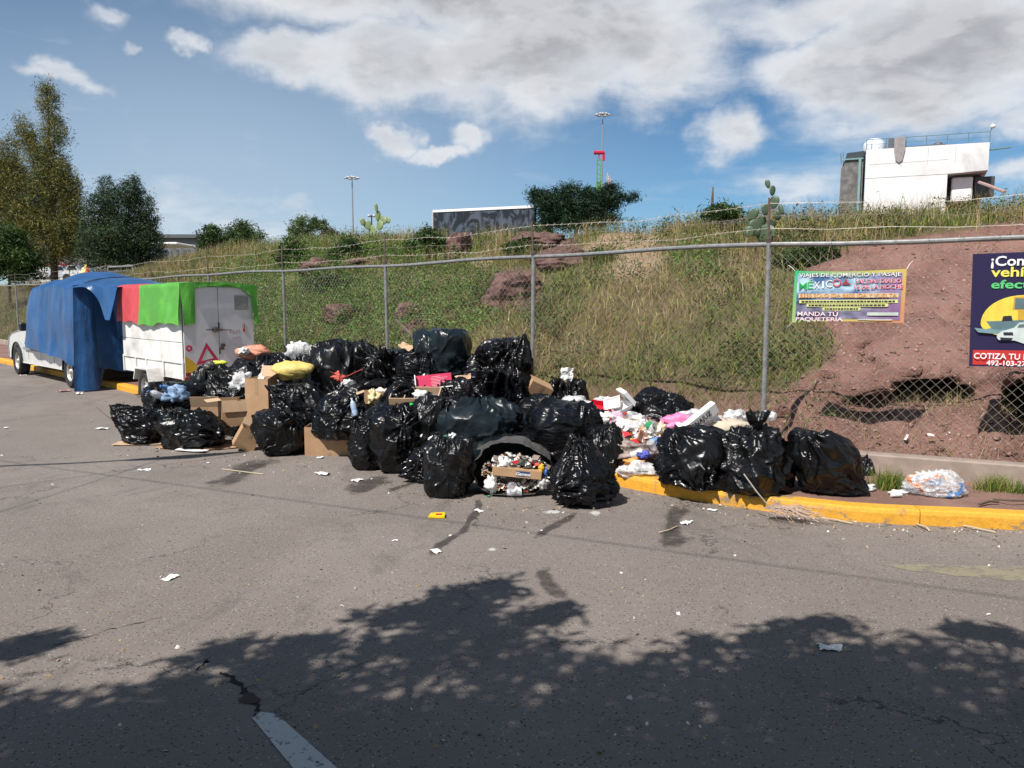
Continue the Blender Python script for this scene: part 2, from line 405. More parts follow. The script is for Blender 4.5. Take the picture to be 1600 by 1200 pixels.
# pavement between kerb and fence
m, n, b, o_ = newmat('reddish_pavement'); M['pave'] = m
tco = n.n('ShaderNodeTexCoord').outputs['Object']
f1 = n.noise(tco, 1.2, 6, .65, .4); f2 = n.noise(tco, 45, 4, .65)
c = n.mix(n.mr(f1, .35, .65), (.155, .082, .062, 1), (.235, .135, .105, 1)); c = n.mix(n.mr(f2, .45, .75, 0, .5), c, (.28, .18, .145, 1))
c = n.mix(n.mr(n.noise(tco, 4, 5, .7), .58, .72, 0, .6), c, (.07, .05, .04, 1))
n.link(c, b.inputs['Base Color']); b.inputs['Roughness'].default_value = .9
n.link(n.n('ShaderNodeBump', i_Strength=.5, i_Distance=.008, i_Height=f2).outputs[0], b.inputs['Normal'])
V = []; Fc = []
for q, p in enumerate(kfine):
    nn = knorm(kfine, q)
    a = p + nn * .16
    # far edge: the fence line
    pp = np.array([p.x, p.y]); s1 = float((pp - P0) @ D1); s2 = float((pp - P0) @ D2)
    e = P0 + D1 * s1 if s1 > 0 else (P0 + D2 * max(0, s2))
    e = Vector((e[0], e[1], 0))
    for k_ in range(5):
        q_ = a.lerp(e, k_ / 4); V.append((q_.x, q_.y, KH - .004 + .012 * float(pnoise(q_.x * 1.5, q_.y * 1.5, 3)) * (0 if k_ == 0 else 1)))
for q in range(len(kfine) - 1):
    for k_ in range(4): Fc.append((q * 5 + k_, (q + 1) * 5 + k_, (q + 1) * 5 + k_ + 1, q * 5 + k_ + 1))
tag(mk('pavement', V, Fc, M['pave'], smooth=True), 'narrow reddish brown pavement behind the yellow kerb', kind='structure')

# ------------------------------------------------------------------ hillside
ncol = 470; pxs = np.linspace(-330, 2050, ncol)
ws = np.concatenate([np.linspace(.03, 9.5, 92), 9.5 * 1.06 ** np.arange(1, 74)])
def wfun(X, Y):
    w1 = (X - P0[0]) * N1[0] + (Y - P0[1]) * N1[1]; w2 = (X - P0[0]) * N2[0] + (Y - P0[1]) * N2[1]
    return np.minimum(w1, w2)
def sfun(X, Y): return (X - P0[0]) * D1[0] + (Y - P0[1]) * D1[1]
def height(X, Y):
    wv_ = wfun(X, Y); s_ = sfun(X, Y)
    top = np.interp(s_, [-12, -4, 0, 6, 12, 20, 30, 36, 42, 50, 80], [3.95, 3.75, 3.5, 3.5, 3.62, 3.95, 4.05, 3.65, 3.0, 2.85, 2.85])
    t = np.clip(wv_ / 8.0, 0, 1)
    pr = np.interp(t, [0, .06, .16, .30, .5, .7, .88, 1.0], [.0, .03, .13, .36, .62, .82, .95, 1.0])
    pr = pr * .6 + .4 * (t ** .9)
    z = .2 + (top - .2) * pr
    z = z + np.clip(wv_ - 8, 0, 200) * .012
    amp = sstep(0, 1.2, wv_)
    z = z + amp * (.22 * fbm(X * .45, Y * .45, 0, 4, 11) * sstep(12, 7, wv_) + .05 * fbm(X * 2.1, Y * 2.1, 0, 3, 15))
    return z
Rr = (pxs - 800) / F / CT
Y1 = (P0[0] * N1[0] + P0[1] * N1[1]) / np.maximum(Rr * N1[0] + N1[1], .06)
Y2 = (P0[0] * N2[0] + P0[1] * N2[1]) / np.maximum(Rr * N2[0] + N2[1], .06)
Y0 = np.maximum(Y1, Y2)
step = 1.0 / np.minimum(np.where(Y1 >= Y2, Rr * N1[0] + N1[1], 1.0), 1.0); step = np.minimum(step, 3.0)
WW, _ = np.meshgrid(ws, pxs); YY = Y0[:, None] + WW * step[:, None]; XX = YY * Rr[:, None]
ZZ = height(XX, YY)
PX, PY = proj(XX, YY, ZZ)
def ell(px, py, cx, cy, rx, ry, soft=.35):
    d = np.sqrt(((px - cx) / rx) ** 2 + ((py - cy) / ry) ** 2); return sstep(1 + soft, 1 - soft, d)
# zones
wob = 28 * fbm(XX * .6, YY * .6, 1, 3, 31)
edge = np.interp(PY, [330, 350, 385, 410, 430, 470, 520, 560, 600, 640, 760], [1700, 1560, 1340, 1270, 1240, 1255, 1300, 1290, 1240, 1200, 1180])
red = sstep(-14, 18, PX + wob - edge) * sstep(338, 356, PY + .4 * wob + (PX - 1600) * .05)
base = sstep(590, 640, PY + wob * .8) * sstep(820, 900, PX)
rocks = [(845, 375, 52, 18), (880, 400, 46, 20), (800, 455, 52, 34), (716, 385, 20, 26), (497, 418, 34, 16), (590, 410, 46, 12), (520, 490, 26, 18), (640, 492, 26, 26), (545, 480, 30, 16)]
rk = np.zeros_like(PX)
for r_ in rocks: rk = np.maximum(rk, ell(PX + wob * .4, PY, *r_, .25))
path = ell(PX + wob, PY, 985, 395, 62, 46) * 1.0 + ell(PX + wob, PY, 745, 415, 26, 14) * .9 + ell(PX + wob, PY, 680, 435, 50, 10) * .7 + ell(PX + wob, PY, 1190, 335, 40, 14) * .6 + ell(PX, PY, 400, 430, 75, 18) * .7 + ell(PX, PY, 1130, 340, 50, 12) * .5
soil = np.clip(red + base * .85 + rk, 0, 1)
# relief: rocky ledges stand proud, undercut hollows are pushed into the bank
Z2 = ZZ.copy(); Yd = np.zeros_like(YY)
rg = 1 - 2 * np.abs(fbm(XX * .9 + .5 * ZZ, YY * .9, ZZ * 1.6, 4, 51)); rgf = 1 - 2 * np.abs(fbm(XX * 3.2, YY * 3.2, ZZ * 4, 3, 52))
low = sstep(2.6, 1.2, ZZ)
Yd += red * (-(.07 + .16 * low) * rg - (.012 + .02 * low) * rgf)
Yd += rk * (-.05 - .15 * rg - .06 * rgf)
Yd += base * (1 - red) * (-.05 * rg)
for cx, cy, rx, ry, dp in [(1450, 614, 58, 22, 1.2), (1370, 628, 52, 10, .5), (1600, 630, 36, 34, 1.7), (1320, 588, 50, 3, .12)]:
    mk_ = ell(PX + .35 * wob, PY + .12 * wob, cx, cy, rx, ry, .22)
    Yd += mk_ * dp
    Yd -= ell(PX + .3 * wob, PY, cx, cy - ry * 1.7, rx * 1.25, ry * .8, .6) * dp * .22
Yd = np.maximum(Yd, -(WW * step[:, None]) * .8)
XX2 = XX + Yd * Rr[:, None]; YY2 = YY + Yd
nr = len(ws); idx = np.arange(ncol * nr).reshape(ncol, nr)
Fq = np.stack([idx[:-1, :-1], idx[1:, :-1], idx[1:, 1:], idx[:-1, 1:]], -1).reshape(-1, 4)
TV = np.stack([XX2, YY2, Z2], -1)
mk_col = np.stack([np.clip(red + base * .7, 0, 1), rk, np.clip(path, 0, 1)], -1).reshape(-1, 3)
m, n, b, o_ = newmat('hillside_earth'); M['hill'] = m
tco = n.n('ShaderNodeTexCoord').outputs['Object']; at = n.n('ShaderNodeSeparateColor', i_0=n.n('ShaderNodeAttribute', attribute_name='tint').outputs['Color'])
f1 = n.noise(tco, 1.3, 7, .65, .3); f2 = n.noise(tco, 11, 6, .7); f3 = n.noise(tco, 50, 4, .65)
soilc = n.mix(n.mr(f2, .3, .7), (.095, .078, .042, 1), (.17, .135, .07, 1))
redc = n.mix(n.mr(f1, .35, .65), (.20, .105, .085, 1), (.285, .160, .130, 1)); redc = n.mix(n.mr(f2, .5, .72, 0, .55), redc, (.31, .20, .165, 1)); redc = n.mix(n.mr(f2, .38, .26, 0, .45), redc, (.12, .058, .047, 1))
pv = n.n('ShaderNodeTexVoronoi', feature='F1', i_Vector=tco, i_Scale=16.0); pw = n.n('ShaderNodeTexWhiteNoise', i_Vector=pv.outputs['Position'])
peb = n.m('MULTIPLY', n.mr(pw.outputs['Value'], .8, .86), n.mr(pv.outputs['Distance'], .34, .22))
redc = n.mix(peb, redc, (.38, .29, .25, 1))
rockc = n.mix(n.mr(f2, .3, .7), (.085, .048, .044, 1), (.20, .12, .105, 1))
c = n.mix(at.outputs[0], soilc, redc); c = n.mix(at.outputs[1], c, rockc); c = n.mix(at.outputs[2], c, (.33, .235, .155, 1))
n.link(c, b.inputs['Base Color']); b.inputs['Roughness'].default_value = .95; b.inputs['Specular IOR Level'].default_value = .15
vk = n.n('ShaderNodeTexVoronoi', feature='DISTANCE_TO_EDGE', i_Vector=n.vm('ADD', n.vm('MULTIPLY', tco, (1, 1, 2.2)), n.vm('SCALE', n.noise(tco, 2, 4, .6, 0, 'Color'), .7)), i_Scale=1.2)
hgt = n.m('ADD', n.m('MULTIPLY', f2, 1.0), n.m('MULTIPLY', f3, .3)); hgt = n.m('ADD', hgt, n.m('MULTIPLY', f1, 1.2)); hgt = n.m('ADD', hgt, n.m('MULTIPLY', peb, .3))
hgt = n.m('ADD', hgt, n.m('MULTIPLY', n.mr(vk.outputs['Distance'], 0, .03), .18))
n.link(n.n('ShaderNodeBump', i_Strength=.9, i_Distance=.07, i_Height=hgt).outputs[0], b.inputs['Normal'])
tag(mk('hillside', TV.reshape(-1, 3), Fq, M['hill'], smooth=True, cols=mk_col), 'grassy earth bank with bare red soil rising behind the fence', kind='structure')

# loose stones on the bare slope
rng = np.random.default_rng(7); random.seed(3)
def scatter(nw, dens):
    """random points on the slope; dens is a (ncol, nr) weight per grid node"""
    a = np.sqrt(((TV[1:, :-1] - TV[:-1, :-1]) ** 2).sum(-1)) * np.sqrt(((TV[:-1, 1:] - TV[:-1, :-1]) ** 2).sum(-1))
    wt = (a * dens[:-1, :-1]).ravel(); wt = wt / wt.sum()
    ids = rng.choice(len(wt), nw, p=wt); ii, jj = np.divmod(ids, nr - 1); u = rng.random((nw, 1)); v = rng.random((nw, 1))
    p = TV[ii, jj] * (1 - u) * (1 - v) + TV[ii + 1, jj] * u * (1 - v) + TV[ii, jj + 1] * (1 - u) * v + TV[ii + 1, jj + 1] * u * v
    return p, ii, jj
ico_v = np.array([(0, 0, 1), (.9, 0, .3), (.2, .9, .2), (-.8, .3, .3), (-.4, -.8, .3), (.5, -.8, -.2), (.1, .1, -.8)]); ico_f = np.array([(0, 1, 2), (0, 2, 3), (0, 3, 4), (0, 4, 5), (0, 5, 1), (6, 2, 1), (6, 3, 2), (6, 4, 3), (6, 5, 4), (6, 1, 5)])
def stones(nw, dens, smin, smax, name, label):
    p, ii, jj = scatter(nw, dens); sz = smin * (smax / smin) ** (rng.random((nw, 1, 1)) ** 2.2)
    jit = 1 + .35 * rng.standard_normal((nw, 7, 3)); an = rng.random(nw) * 6.28; ca, sa = np.cos(an), np.sin(an)
    v = ico_v[None] * jit * sz * np.array([1, 1, .7]); vx = v[..., 0] * ca[:, None] - v[..., 1] * sa[:, None]; vy = v[..., 0] * sa[:, None] + v[..., 1] * ca[:, None]
    v = np.stack([vx, vy, v[..., 2]], -1) + p[:, None]
    col = np.array([.24, .145, .12]) * (.6 + .9 * rng.random((nw, 1))) ; col = np.repeat(col[:, None], 7, 1).reshape(-1, 3)
    o = mk(name, v.reshape(-1, 3), (ico_f[None] + 7 * np.arange(nw)[:, None, None]).reshape(-1, 3), M['bits_m'], cols=col)
    return tag(o, label, 'stones', kind='stuff')
M['bits_m'] = tinted('stone_bits', .95, 0, .15)
inb = (WW < 9) & (PX > -60) & (PX < 1700)
stones(9000, np.where(inb, red * 1.0 + base * .8 + rk * .4 + .01, 0), .006, .045, 'stones', 'small reddish stones strewn over the bare red bank')

# ------------------------------------------------------------------ grass and weeds
def blades(p, h, wd, lean, col, droop=.5, nseg=2):
    nw = len(p); an = rng.random(nw) * 6.283; la = rng.random(nw) * 6.283
    dx = np.stack([np.cos(an), np.sin(an), np.zeros(nw)], -1); ld = np.stack([np.cos(la), np.sin(la), np.zeros(nw)], -1)
    L = (lean * rng.random(nw))[:, None]; H = h[:, None]; up = np.array([0, 0, 1.0])
    m1 = p + up * H * .55 + ld * L * H * .3; t = p + up * H * (1 - .25 * L * droop) + ld * L * H * .95
    hw = dx * (wd[:, None] / 2)
    V = np.stack([p - hw, p + hw, m1 - hw * .75, m1 + hw * .75, t], 1).reshape(-1, 3)
    f = np.array([(0, 1, 3), (0, 3, 2), (2, 3, 4)]); Fc = (f[None] + 5 * np.arange(nw)[:, None, None]).reshape(-1, 3)
    cc = np.repeat(col[:, None], 5, 1).reshape(-1, 3)
    return V, Fc, cc
def palette(nw, cols, wts, var=.25):
    cols = np.array(cols, float); k_ = rng.choice(len(cols), nw, p=np.array(wts) / sum(wts))
    return cols[k_] * (1 + var * (rng.random((nw, 1)) * 2 - 1))
DRY = (.36, .27, .12); TAN = (.44, .35, .20); OLV = (.17, .205, .05); GRN = (.10, .17, .032); DGR = (.05, .09, .02); YGR = (.30, .30, .065); PINK = (.30, .20, .15)
patch = fbm(XX * .5, YY * .5, 2, 3, 77); patch2 = fbm(XX * 1.3, YY * 1.3, 5, 3, 78)
bare = np.clip(1 - 1.0 * red * 1.02 - rk * 1.0 - .85 * np.clip(path, 0, 1) - .82 * base, 0, 1)
leafy = np.clip(np.maximum(ell(PX + wob, PY, 545, 475, 215, 85, .3), ell(PX + wob, PY, 1100, 420, 60, 30) * .55), 0, 1)
leafy = np.maximum(leafy, ell(PX + wob, PY, 1265, 650, 55, 28) * 1.0)
def part(dens, nw): return scatter(nw, dens)
sets = []
slope = (WW < 10.5) & (PX > -120) & (PX < 2000)
nearw = 1 / (.35 + (YY / 14.0) ** 1.2)
# olive body grass
p, ii, jj = part(np.where(slope, bare * (1 - .93 * leafy) * nearw, 0), 150000)
pt = 1.5 * fbm(p[:, 0] * .32, p[:, 1] * .32, 7, 3, 91) + .5 * patch2[ii, jj]; dryf = sstep(-.15, .35, pt + .25 * sstep(430, 350, PY[ii, jj]) + .25 * sstep(700, 560, PX[ii, jj]) * sstep(470, 420, PY[ii, jj]) - .12 * sstep(480, 560, PY[ii, jj]))
sel = rng.random(len(p)) < dryf
ca_ = palette(len(p), [OLV, YGR, GRN, DGR], [5, 2.4, 3.4, 1.3]); cb = palette(len(p), [DRY, TAN, YGR, PINK, OLV], [5, 3, 2, 1, 1.5])
col = np.where(sel[:, None], cb, ca_)
h = (.08 + .20 * rng.random(len(p)) ** 1.3) * (1 + .9 * patch2[ii, jj]); wd = .0055 + .0055 * rng.random(len(p)) + .0004 * np.linalg.norm(p, axis=1)
sets.append(blades(p, np.clip(h, .06, .6), wd, 1.7, col))
# tall dry stalks, thickest along the crest
crest = np.where((WW > 4.2) & (WW < 10.5), 1.0, .16) * (PX > -120) * (PX < 2000)
p, ii, jj = part(np.where(slope, crest * (bare + .05) * nearw * (.3 + sstep(-.3, .4, patch)), 0), 42000)
col = palette(len(p), [TAN, DRY, PINK, OLV, YGR], [4, 4, 2.5, 1.6, 1]); h = .26 + .42 * rng.random(len(p)) ** 1.8
sets.append(blades(p, h, .004 + .00033 * np.linalg.norm(p, axis=1), .7, col))
# sparse dry tufts on red soil and along the fence foot
p, ii, jj = part(np.where(slope, base * 1.0 + red * .05 + rk * .1, 0), 9000)
col = palette(len(p), [DRY, TAN, OLV, (.2, .15, .11)], [3, 3, 2, 3]); sets.append(blades(p, .05 + .16 * rng.random(len(p)), .005 + 0 * h[:len(p)], 1.9, col))
V = np.concatenate([s_[0] for s_ in sets]); off = 0; FF = []
for s_ in sets: FF.append(s_[1] + off); off += len(s_[0])
tag(mk('grass', V, np.concatenate(FF), M['grass'], cols=np.concatenate([s_[2] for s_ in sets])), 'tall olive and straw coloured grass covering the bank', 'grass', kind='stuff')
# broadleaf weeds
def leafcards(p, size, col, up=.55, asp=.6):
    nw = len(p); nrm = rng.standard_normal((nw, 3)); nrm[:, 2] = np.abs(nrm[:, 2]) + up; nrm /= np.linalg.norm(nrm, axis=1)[:, None]
    a = np.cross(nrm, rng.standard_normal((nw, 3))); a /= np.linalg.norm(a, axis=1)[:, None]; b_ = np.cross(nrm, a)
    s_ = size[:, None]
    V = np.stack([p - a * s_, p + b_ * s_ * asp * .5 - a * s_ * .1, p + a * s_, p - b_ * s_ * asp * .5 - a * s_ * .1], 1) + 0
    V[:, 1] += nrm * s_ * .12; V[:, 3] += nrm * s_ * .12
    f = np.array([(0, 1, 2), (0, 2, 3)]); Fc = (f[None] + 4 * np.arange(nw)[:, None, None]).reshape(-1, 3)
    return V.reshape(-1, 3), Fc, np.repeat(col[:, None], 4, 1).reshape(-1, 3)
p, ii, jj = part(np.where(slope, np.clip(leafy * 1.3 + .06 * bare * sstep(0, .5, patch2), 0, 1) * nearw * (1 - red * .9), 0), 110000)
p = p + rng.standard_normal(p.shape) * np.array([.05, .05, 0]); p[:, 2] += (.03 + .34 * rng.random(len(p)) ** 1.2) * (.25 + 1.5 * sstep(-.3, .5, fbm(p[:, 0] * 2.2, p[:, 1] * 2.2, 0, 2, 88)))
col = palette(len(p), [(.13, .25, .045), (.09, .18, .035), (.21, .31, .065), (.045, .095, .022), (.24, .24, .07)], [4, 4, 2, 2, 1])
# darker leafy clumps sprinkled through the grass
q_, ii, jj = part(np.where(slope, (1 - red) * sstep(.12, .45, fbm(XX * .9, YY * .9, 3, 3, 95)) * (1 - base) * nearw * sstep(.4, 1.5, WW), 0), 90000)
q_ = q_ + rng.standard_normal(q_.shape) * .04; q_[:, 2] += .04 + .36 * rng.random(len(q_)); kk = rng.random(len(q_)) < .5
p = np.concatenate([p, q_]); col = np.concatenate([col, palette(len(q_), [(.07, .12, .03), (.045, .08, .02), (.12, .15, .045), (.16, .15, .06)], [4, 4, 2, 1])])
v1, f1_, c1_ = leafcards(p, .024 + .026 * rng.random(len(p)), col)
tag(mk('weeds', v1, f1_, M['leaf'], cols=c1_), 'dense bright green broadleaf weeds on the lower bank', 'weeds', kind='stuff')

# ------------------------------------------------------------------ fence
fence = thing('chain_link_fence', 'long galvanised chain link fence with top rail and barbed wire', 'fence', (P0[0], P0[1], 0))
fo = Vector((P0[0], P0[1], 0))
RZ = 2.50; BZ = .22
def fp(s, z): q = along(s); return Vector((q[0], q[1], z)) - fo
posts = [3.5 * k_ for k_ in range(0, 20)] + [-3.5, -7.0, -10.5]
for s in posts:
    mb = MB(); lean = .015 * math.sin(s * 3); top = RZ + .03
    mb.tube([fp(s, .05), fp(s, 1.2) + Vector((lean, 0, 0)), fp(s, top)], .028, 10); o = mb.build('post', M['metal'], fence); smooth_angle(o)
    a = MB(); a.tube([Vector((0, 0, 0)), Vector((-.01, -.01, .04))], .034, 10); a.tube([Vector((-.01, -.01, .03)), Vector((-.015 + lean, 0, .46))], [.014, .012], 6); a.build('barb_arm', M['rust'], o, loc=fp(s, top))
ss = sorted(posts)
def sagz(s, i=0):
    return RZ + .012 * math.sin(s * 1.7 + i) + .01 * math.sin(s * .6)
for a_, b_ in zip(ss[:-1], ss[1:]):
    mb = MB(); mb.tube([fp(a_ + (b_ - a_) * t / 5, sagz(a_ + (b_ - a_) * t / 5)) for t in range(6)], .026, 10); smooth_angle(mb.build('top_rail', M['metal'], fence))
# diamond wire: zigzag strands
def wire_mesh(s0, s1, mat, cell_=.05):
    cell = cell_; r = .0020; V = []; Fc = []; ztop = RZ - .035; nz = int((ztop - BZ) / cell); ns = int((s1 - s0) / cell)
    offs = 0; ks = np.arange(nz + 1)
    allv = []; allf = []
    for i in range(ns):
        s = s0 + (i + .5) * cell
        q = along(s); d = along(s + .01) - along(s - .01); d = d / np.linalg.norm(d); nn = np.array([-d[1], d[0]])
        for sgn in (0,):
            lat = np.where((ks + i) % 2 == 0, -.5, .5) * cell * 1.02 ; 
            bow = .02 * np.sin(s * 2.1 + ks * .06) + .012 * np.sin(ks * .35 + s)
            c_ = np.stack([q[0] + d[0] * lat + nn[0] * (.004 * np.where(ks % 2 == 0, 1, -1) + bow), q[1] + d[1] * lat + nn[1] * (.004 * np.where(ks % 2 == 0, 1, -1) + bow), BZ + ks * cell + .01 * math.sin(s * 1.3)], -1)
            ring = [(d[0] * r, d[1] * r, 0), (nn[0] * r - d[0] * r * .5, nn[1] * r - d[1] * r * .5, r * .5), (-nn[0] * r - d[0] * r * .5, -nn[1] * r - d[1] * r * .5, -r * .5)]
            v = (c_[:, None] + np.array(ring)[None]).reshape(-1, 3); allv.append(v)
            k0 = np.arange(nz)[:, None] * 3; e = np.array([(0, 1, 4, 3), (1, 2, 5, 4), (2, 0, 3, 5)])
            allf.append((k0[..., None] + e[None]).reshape(-1, 4) + offs); offs += len(v)
    v = np.concatenate(allv) - np.array([fo.x, fo.y, 0])
    # random hand-bent unevenness
    return mk('wire_mesh', v, np.concatenate(allf), mat, fence)
w_ = wire_mesh(-10.5, 0, M['wire']); w_['kind'] = 'stuff'
w_ = wire_mesh(0, 21, M['wire']); w_['kind'] = 'stuff'
w_ = wire_mesh(21, 56, M['wire'], .075); w_['kind'] = 'stuff'
for k_ in range(3):
    mb = MB(); pts = []
    for a_, b_ in zip(ss[:-1], ss[1:]):
        for t in range(6):
            s = a_ + (b_ - a_) * t / 6; pts.append(fp(s, RZ + .17 + .13 * k_ - .05 * math.sin(math.pi * t / 6) * (1 + .4 * math.sin(s * 7 + k_))))
    mb.tube(pts, .0028, 3)
    for i in range(0, 260):
        s = -6.5 + i * .13
        if s > 22: break
        a_ = max(q for q in ss if q <= s); t = (s - a_) / 3.5
        z = RZ + .17 + .13 * k_ - .05 * math.sin(math.pi * t) * (1 + .4 * math.sin(s * 7 + k_)); c_ = fp(s, z)
        mb.tube([c_ - Vector((.012, .01, .016)), c_ + Vector((.012, -.006, .016))], .0022, 3, False)
    mb.build('barbed_wire', M['rust'] if k_ == 1 else M['wire'], fence)
# tie wires on the near bays
mb = MB()
for i in range(70):
    s = -6.9 + i * .3; c_ = fp(s, sagz(s)); mb.tube([c_ + Vector((.0, -.03, -.04)), c_ + Vector((.01, -.03, .012)), c_ + Vector((.02, .0, .032)), c_ + Vector((.015, .03, -.01))], .0035, 4, False)
tw = mb.build('tie_wires', M['rust'], fence); tw['kind'] = 'stuff'
# concrete footing
mb = MB()
for a_, b_, hz in [(-11.0, -.0, .33), (0.0, 60, .30)]:
    V = []; k_ = 30
    for i in range(k_ + 1):
        s = a_ + (b_ - a_) * i / k_; q = along(s); d = along(s + .01) - along(s - .01); d = d / np.linalg.norm(d); nn = np.array([d[1], -d[0]])
        if nn[1] > 0: nn = -nn
        e = .004 * math.sin(s * 9)
        for u, z in ((.10 + e, .08), (.10 + e, hz - .015), (.085 + e, hz), (-.07, hz), (-.07, .08)): V.append((q[0] + nn[0] * u, q[1] + nn[1] * u, z))
    mb.add(V, [(i * 5 + k2, (i + 1) * 5 + k2, (i + 1) * 5 + k2 + 1, i * 5 + k2 + 1) for i in range(k_) for k2 in range(4)] + [(0, 1, 2, 3, 4), (k_ * 5 + 4, k_ * 5 + 3, k_ * 5 + 2, k_ * 5 + 1, k_ * 5)])
tag(mb.build('low_wall', M['concrete']), 'low pale concrete footing wall under the chain link fence', 'low wall')
# ------------------------------------------------------------------ rubbish bags
def bagmesh(rx, ry, rz, seed, style='round', horns=(), nu=176, nv=96, pleat=1.0, crump=1.0, axis=None, taper=.0):
    """one closed sack surface, local origin at the bottom centre, metres"""
    r_ = np.random.default_rng(seed)
    u = np.linspace(0, 2 * np.pi, nu, endpoint=False); v = np.linspace(0, 1, nv)
    U, Vv = np.meshgrid(u, v, indexing='ij')
    if style in ('tied', 'ears'):
        kt = [0, .10, .25, .45, .62, .74, .82, .86, .93, 1.0]
        kr = [0.0, .72, .98, 1.0, .84, .52, .20, .13, .26 if style == 'ears' else .2, .34 if style == 'ears' else .16]
        kz = [0, .0, .12, .42, .68, .83, .89, .92, 1.0, 1.10]
        R = np.interp(Vv, kt, kr); Z = np.interp(Vv, kt, kz)
        # smooth both profiles
        ker = np.hanning(9); ker /= ker.sum()
        def sm(a):
            p = np.pad(a[0], 4, mode='reflect', reflect_type='odd'); return np.tile(np.convolve(p, ker, 'valid'), (nu, 1))
        R = np.clip(sm(R), 0, 9); Z = sm(Z); Z = Z - .0
        D = np.stack([R * np.cos(U), R * np.sin(U), (Z - .45) * 1.7], -1)
    else:
        ph = Vv * np.pi; sx = np.sin(ph)
        ex_ = np.where(ph < 1.571, .50, np.clip(.78 - .5 * (rz / max(rx, .01) - 1.0), .30, .78)); R = np.abs(sx) ** ex_; Z = .5 - .5 * np.sign(np.cos(ph)) * np.abs(np.cos(ph)) ** .9
        D = np.stack([R * np.cos(U), R * np.sin(U), (Z - .45) * 1.9], -1)
    dn = D / np.maximum(np.linalg.norm(D, axis=-1, keepdims=True), 1e-6)
    # soft polyhedron: a sack pushed out by its contents
    K = 16; n_ = r_.standard_normal((K, 3)); n_ /= np.linalg.norm(n_, axis=1)[:, None]; hh = .78 + .30 * r_.random(K)
    dt = np.maximum(np.einsum('ijk,lk->ijl', dn, n_), 0) / hh
    rr = 1 / (((dt ** 9).sum(-1) + .35) ** (1 / 9.0)); rr = .35 + .65 * rr / rr.mean()
    o1 = r_.random(3) * 50
    big_ = fbm(dn[..., 0] * 1.5 + o1[0], dn[..., 1] * 1.5 + o1[1], dn[..., 2] * 1.5 + o1[2], 2, seed)
    S = rr * (1 + .13 * big_)
    X = R * np.cos(U) * S * rx; Y = R * np.sin(U) * S * ry; Zz = Z * rz * (1 + (S - 1) * .5 * sstep(.2, .8, Z))
    # lean & squash
    X += rx * .18 * r_.standard_normal() * Z ** 2; Y += ry * .12 * r_.standard_normal() * Z ** 2
    for (hx, hy, hz, amp, sg) in horns:
        hd = np.array([hx, hy, hz], float); hd /= np.linalg.norm(hd)
        a = np.arccos(np.clip((dn * hd).sum(-1), -1, 1)); e = np.exp(-(a / sg)) * amp
        X += e * hd[0]; Y += e * hd[1]; Zz += e * hd[2]
    # creases: folds running out of pinch points, taut ridges between contents, fine crumples in patches
    Pp = np.stack([X, Y, Zz], -1); size = (rx + ry + rz) / 3
    ax = r_.standard_normal(3) if axis is None else np.array(axis, float); ax /= np.linalg.norm(ax)
    wv_ = np.stack([pnoise(dn[..., 0] * 2.2 + o1[1], dn[..., 1] * 2.2, dn[..., 2] * 2.2, seed + q_) for q_ in (3, 4, 5)], -1)
    cr = 0
    pins = [(np.array(h_[:3], float), 1.0) for h_ in horns]
    if style == 'round': pins.append((np.array([r_.normal() * .5, -abs(r_.normal()) * .5, .9]), pleat * .8))
    pins.append((np.array([r_.normal(), -abs(r_.normal()), -.2 - .6 * r_.random()]), .55))
    for gd, am in pins:
        gd = gd / np.linalg.norm(gd); a_ = np.cross(gd, [.13, .31, 1.0]); a_ /= np.linalg.norm(a_); b2 = np.cross(gd, a_)
        an = np.arctan2(dn @ a_, dn @ b2); dg = np.arccos(np.clip(dn @ gd, -1, 1)); kq = 7 + int(r_.random() * 7)
        sh = 1 - 2 * np.abs(np.sin(an * kq * .5 + 1.6 * wv_[..., 0] + 1.2 * dg)); sh2 = 1 - 2 * np.abs(np.sin(an * kq * 1.13 + 2.6 * wv_[..., 1]))
        cr = cr + am * size * (.085 * sh + .04 * sh2) * np.exp(-((dg - .28) / .55) ** 2) * sstep(.02, .28, dg) * (.55 + .9 * sstep(-.3, .4, wv_[..., 2]))
    dq = dn + .16 * wv_; dq = dq * np.array([1, 1, 1.0]) + ax * ((dq @ ax)[..., None]) * .7
    Kc = 34; cp = r_.standard_normal((Kc, 3)); cp /= np.linalg.norm(cp, axis=1)[:, None]; cp = cp + ax * ((cp @ ax)[..., None]) * .7
    ds = np.sort(np.linalg.norm(dq[:, :, None] - cp[None, None], axis=-1), -1)[..., :2]; gap = ds[..., 1] - ds[..., 0]
    cr = cr + crump * size * (.05 * np.exp(-gap / .05) - .035 * np.clip(1 - ds[..., 0] / .4, 0, 1))
    q2 = Pp * 7.5; q2 = q2 + ax * ((q2 @ ax)[..., None]) * 2.6 + 1.1 * wv_
    c2 = 1 - np.abs(pnoise(q2[..., 0], q2[..., 1], q2[..., 2], seed + 7)) * 2.6; c3 = 1 - np.abs(pnoise(q2[..., 0] * 2.1, q2[..., 1] * 2.1, q2[..., 2] * 2.1, seed + 8)) * 2.6
    pm = sstep(-.15, .45, wv_[..., 1])
    cr = cr + crump * pm * (.0058 * np.clip(c2, -1, 1) + .0012 * np.clip(c3, -1, 1))
    if style in ('tied', 'ears'):
        kq = 13 + int(r_.random() * 8); g = np.exp(-((Vv - .84) / .17) ** 2) * .85 + .12
        cr = cr + pleat * g * .14 * R * np.minimum(rx, ry) * np.sin(U * kq + 2.5 * wv_[..., 0] + 3 * Vv)
    nd = np.stack([X, Y, (Zz - rz * .4)], -1); nd /= np.maximum(np.linalg.norm(nd, axis=-1, keepdims=True), 1e-6)
    edge_ = sstep(0, .06, Vv) * (sstep(1, .96, Vv) if style == 'round' else 1)
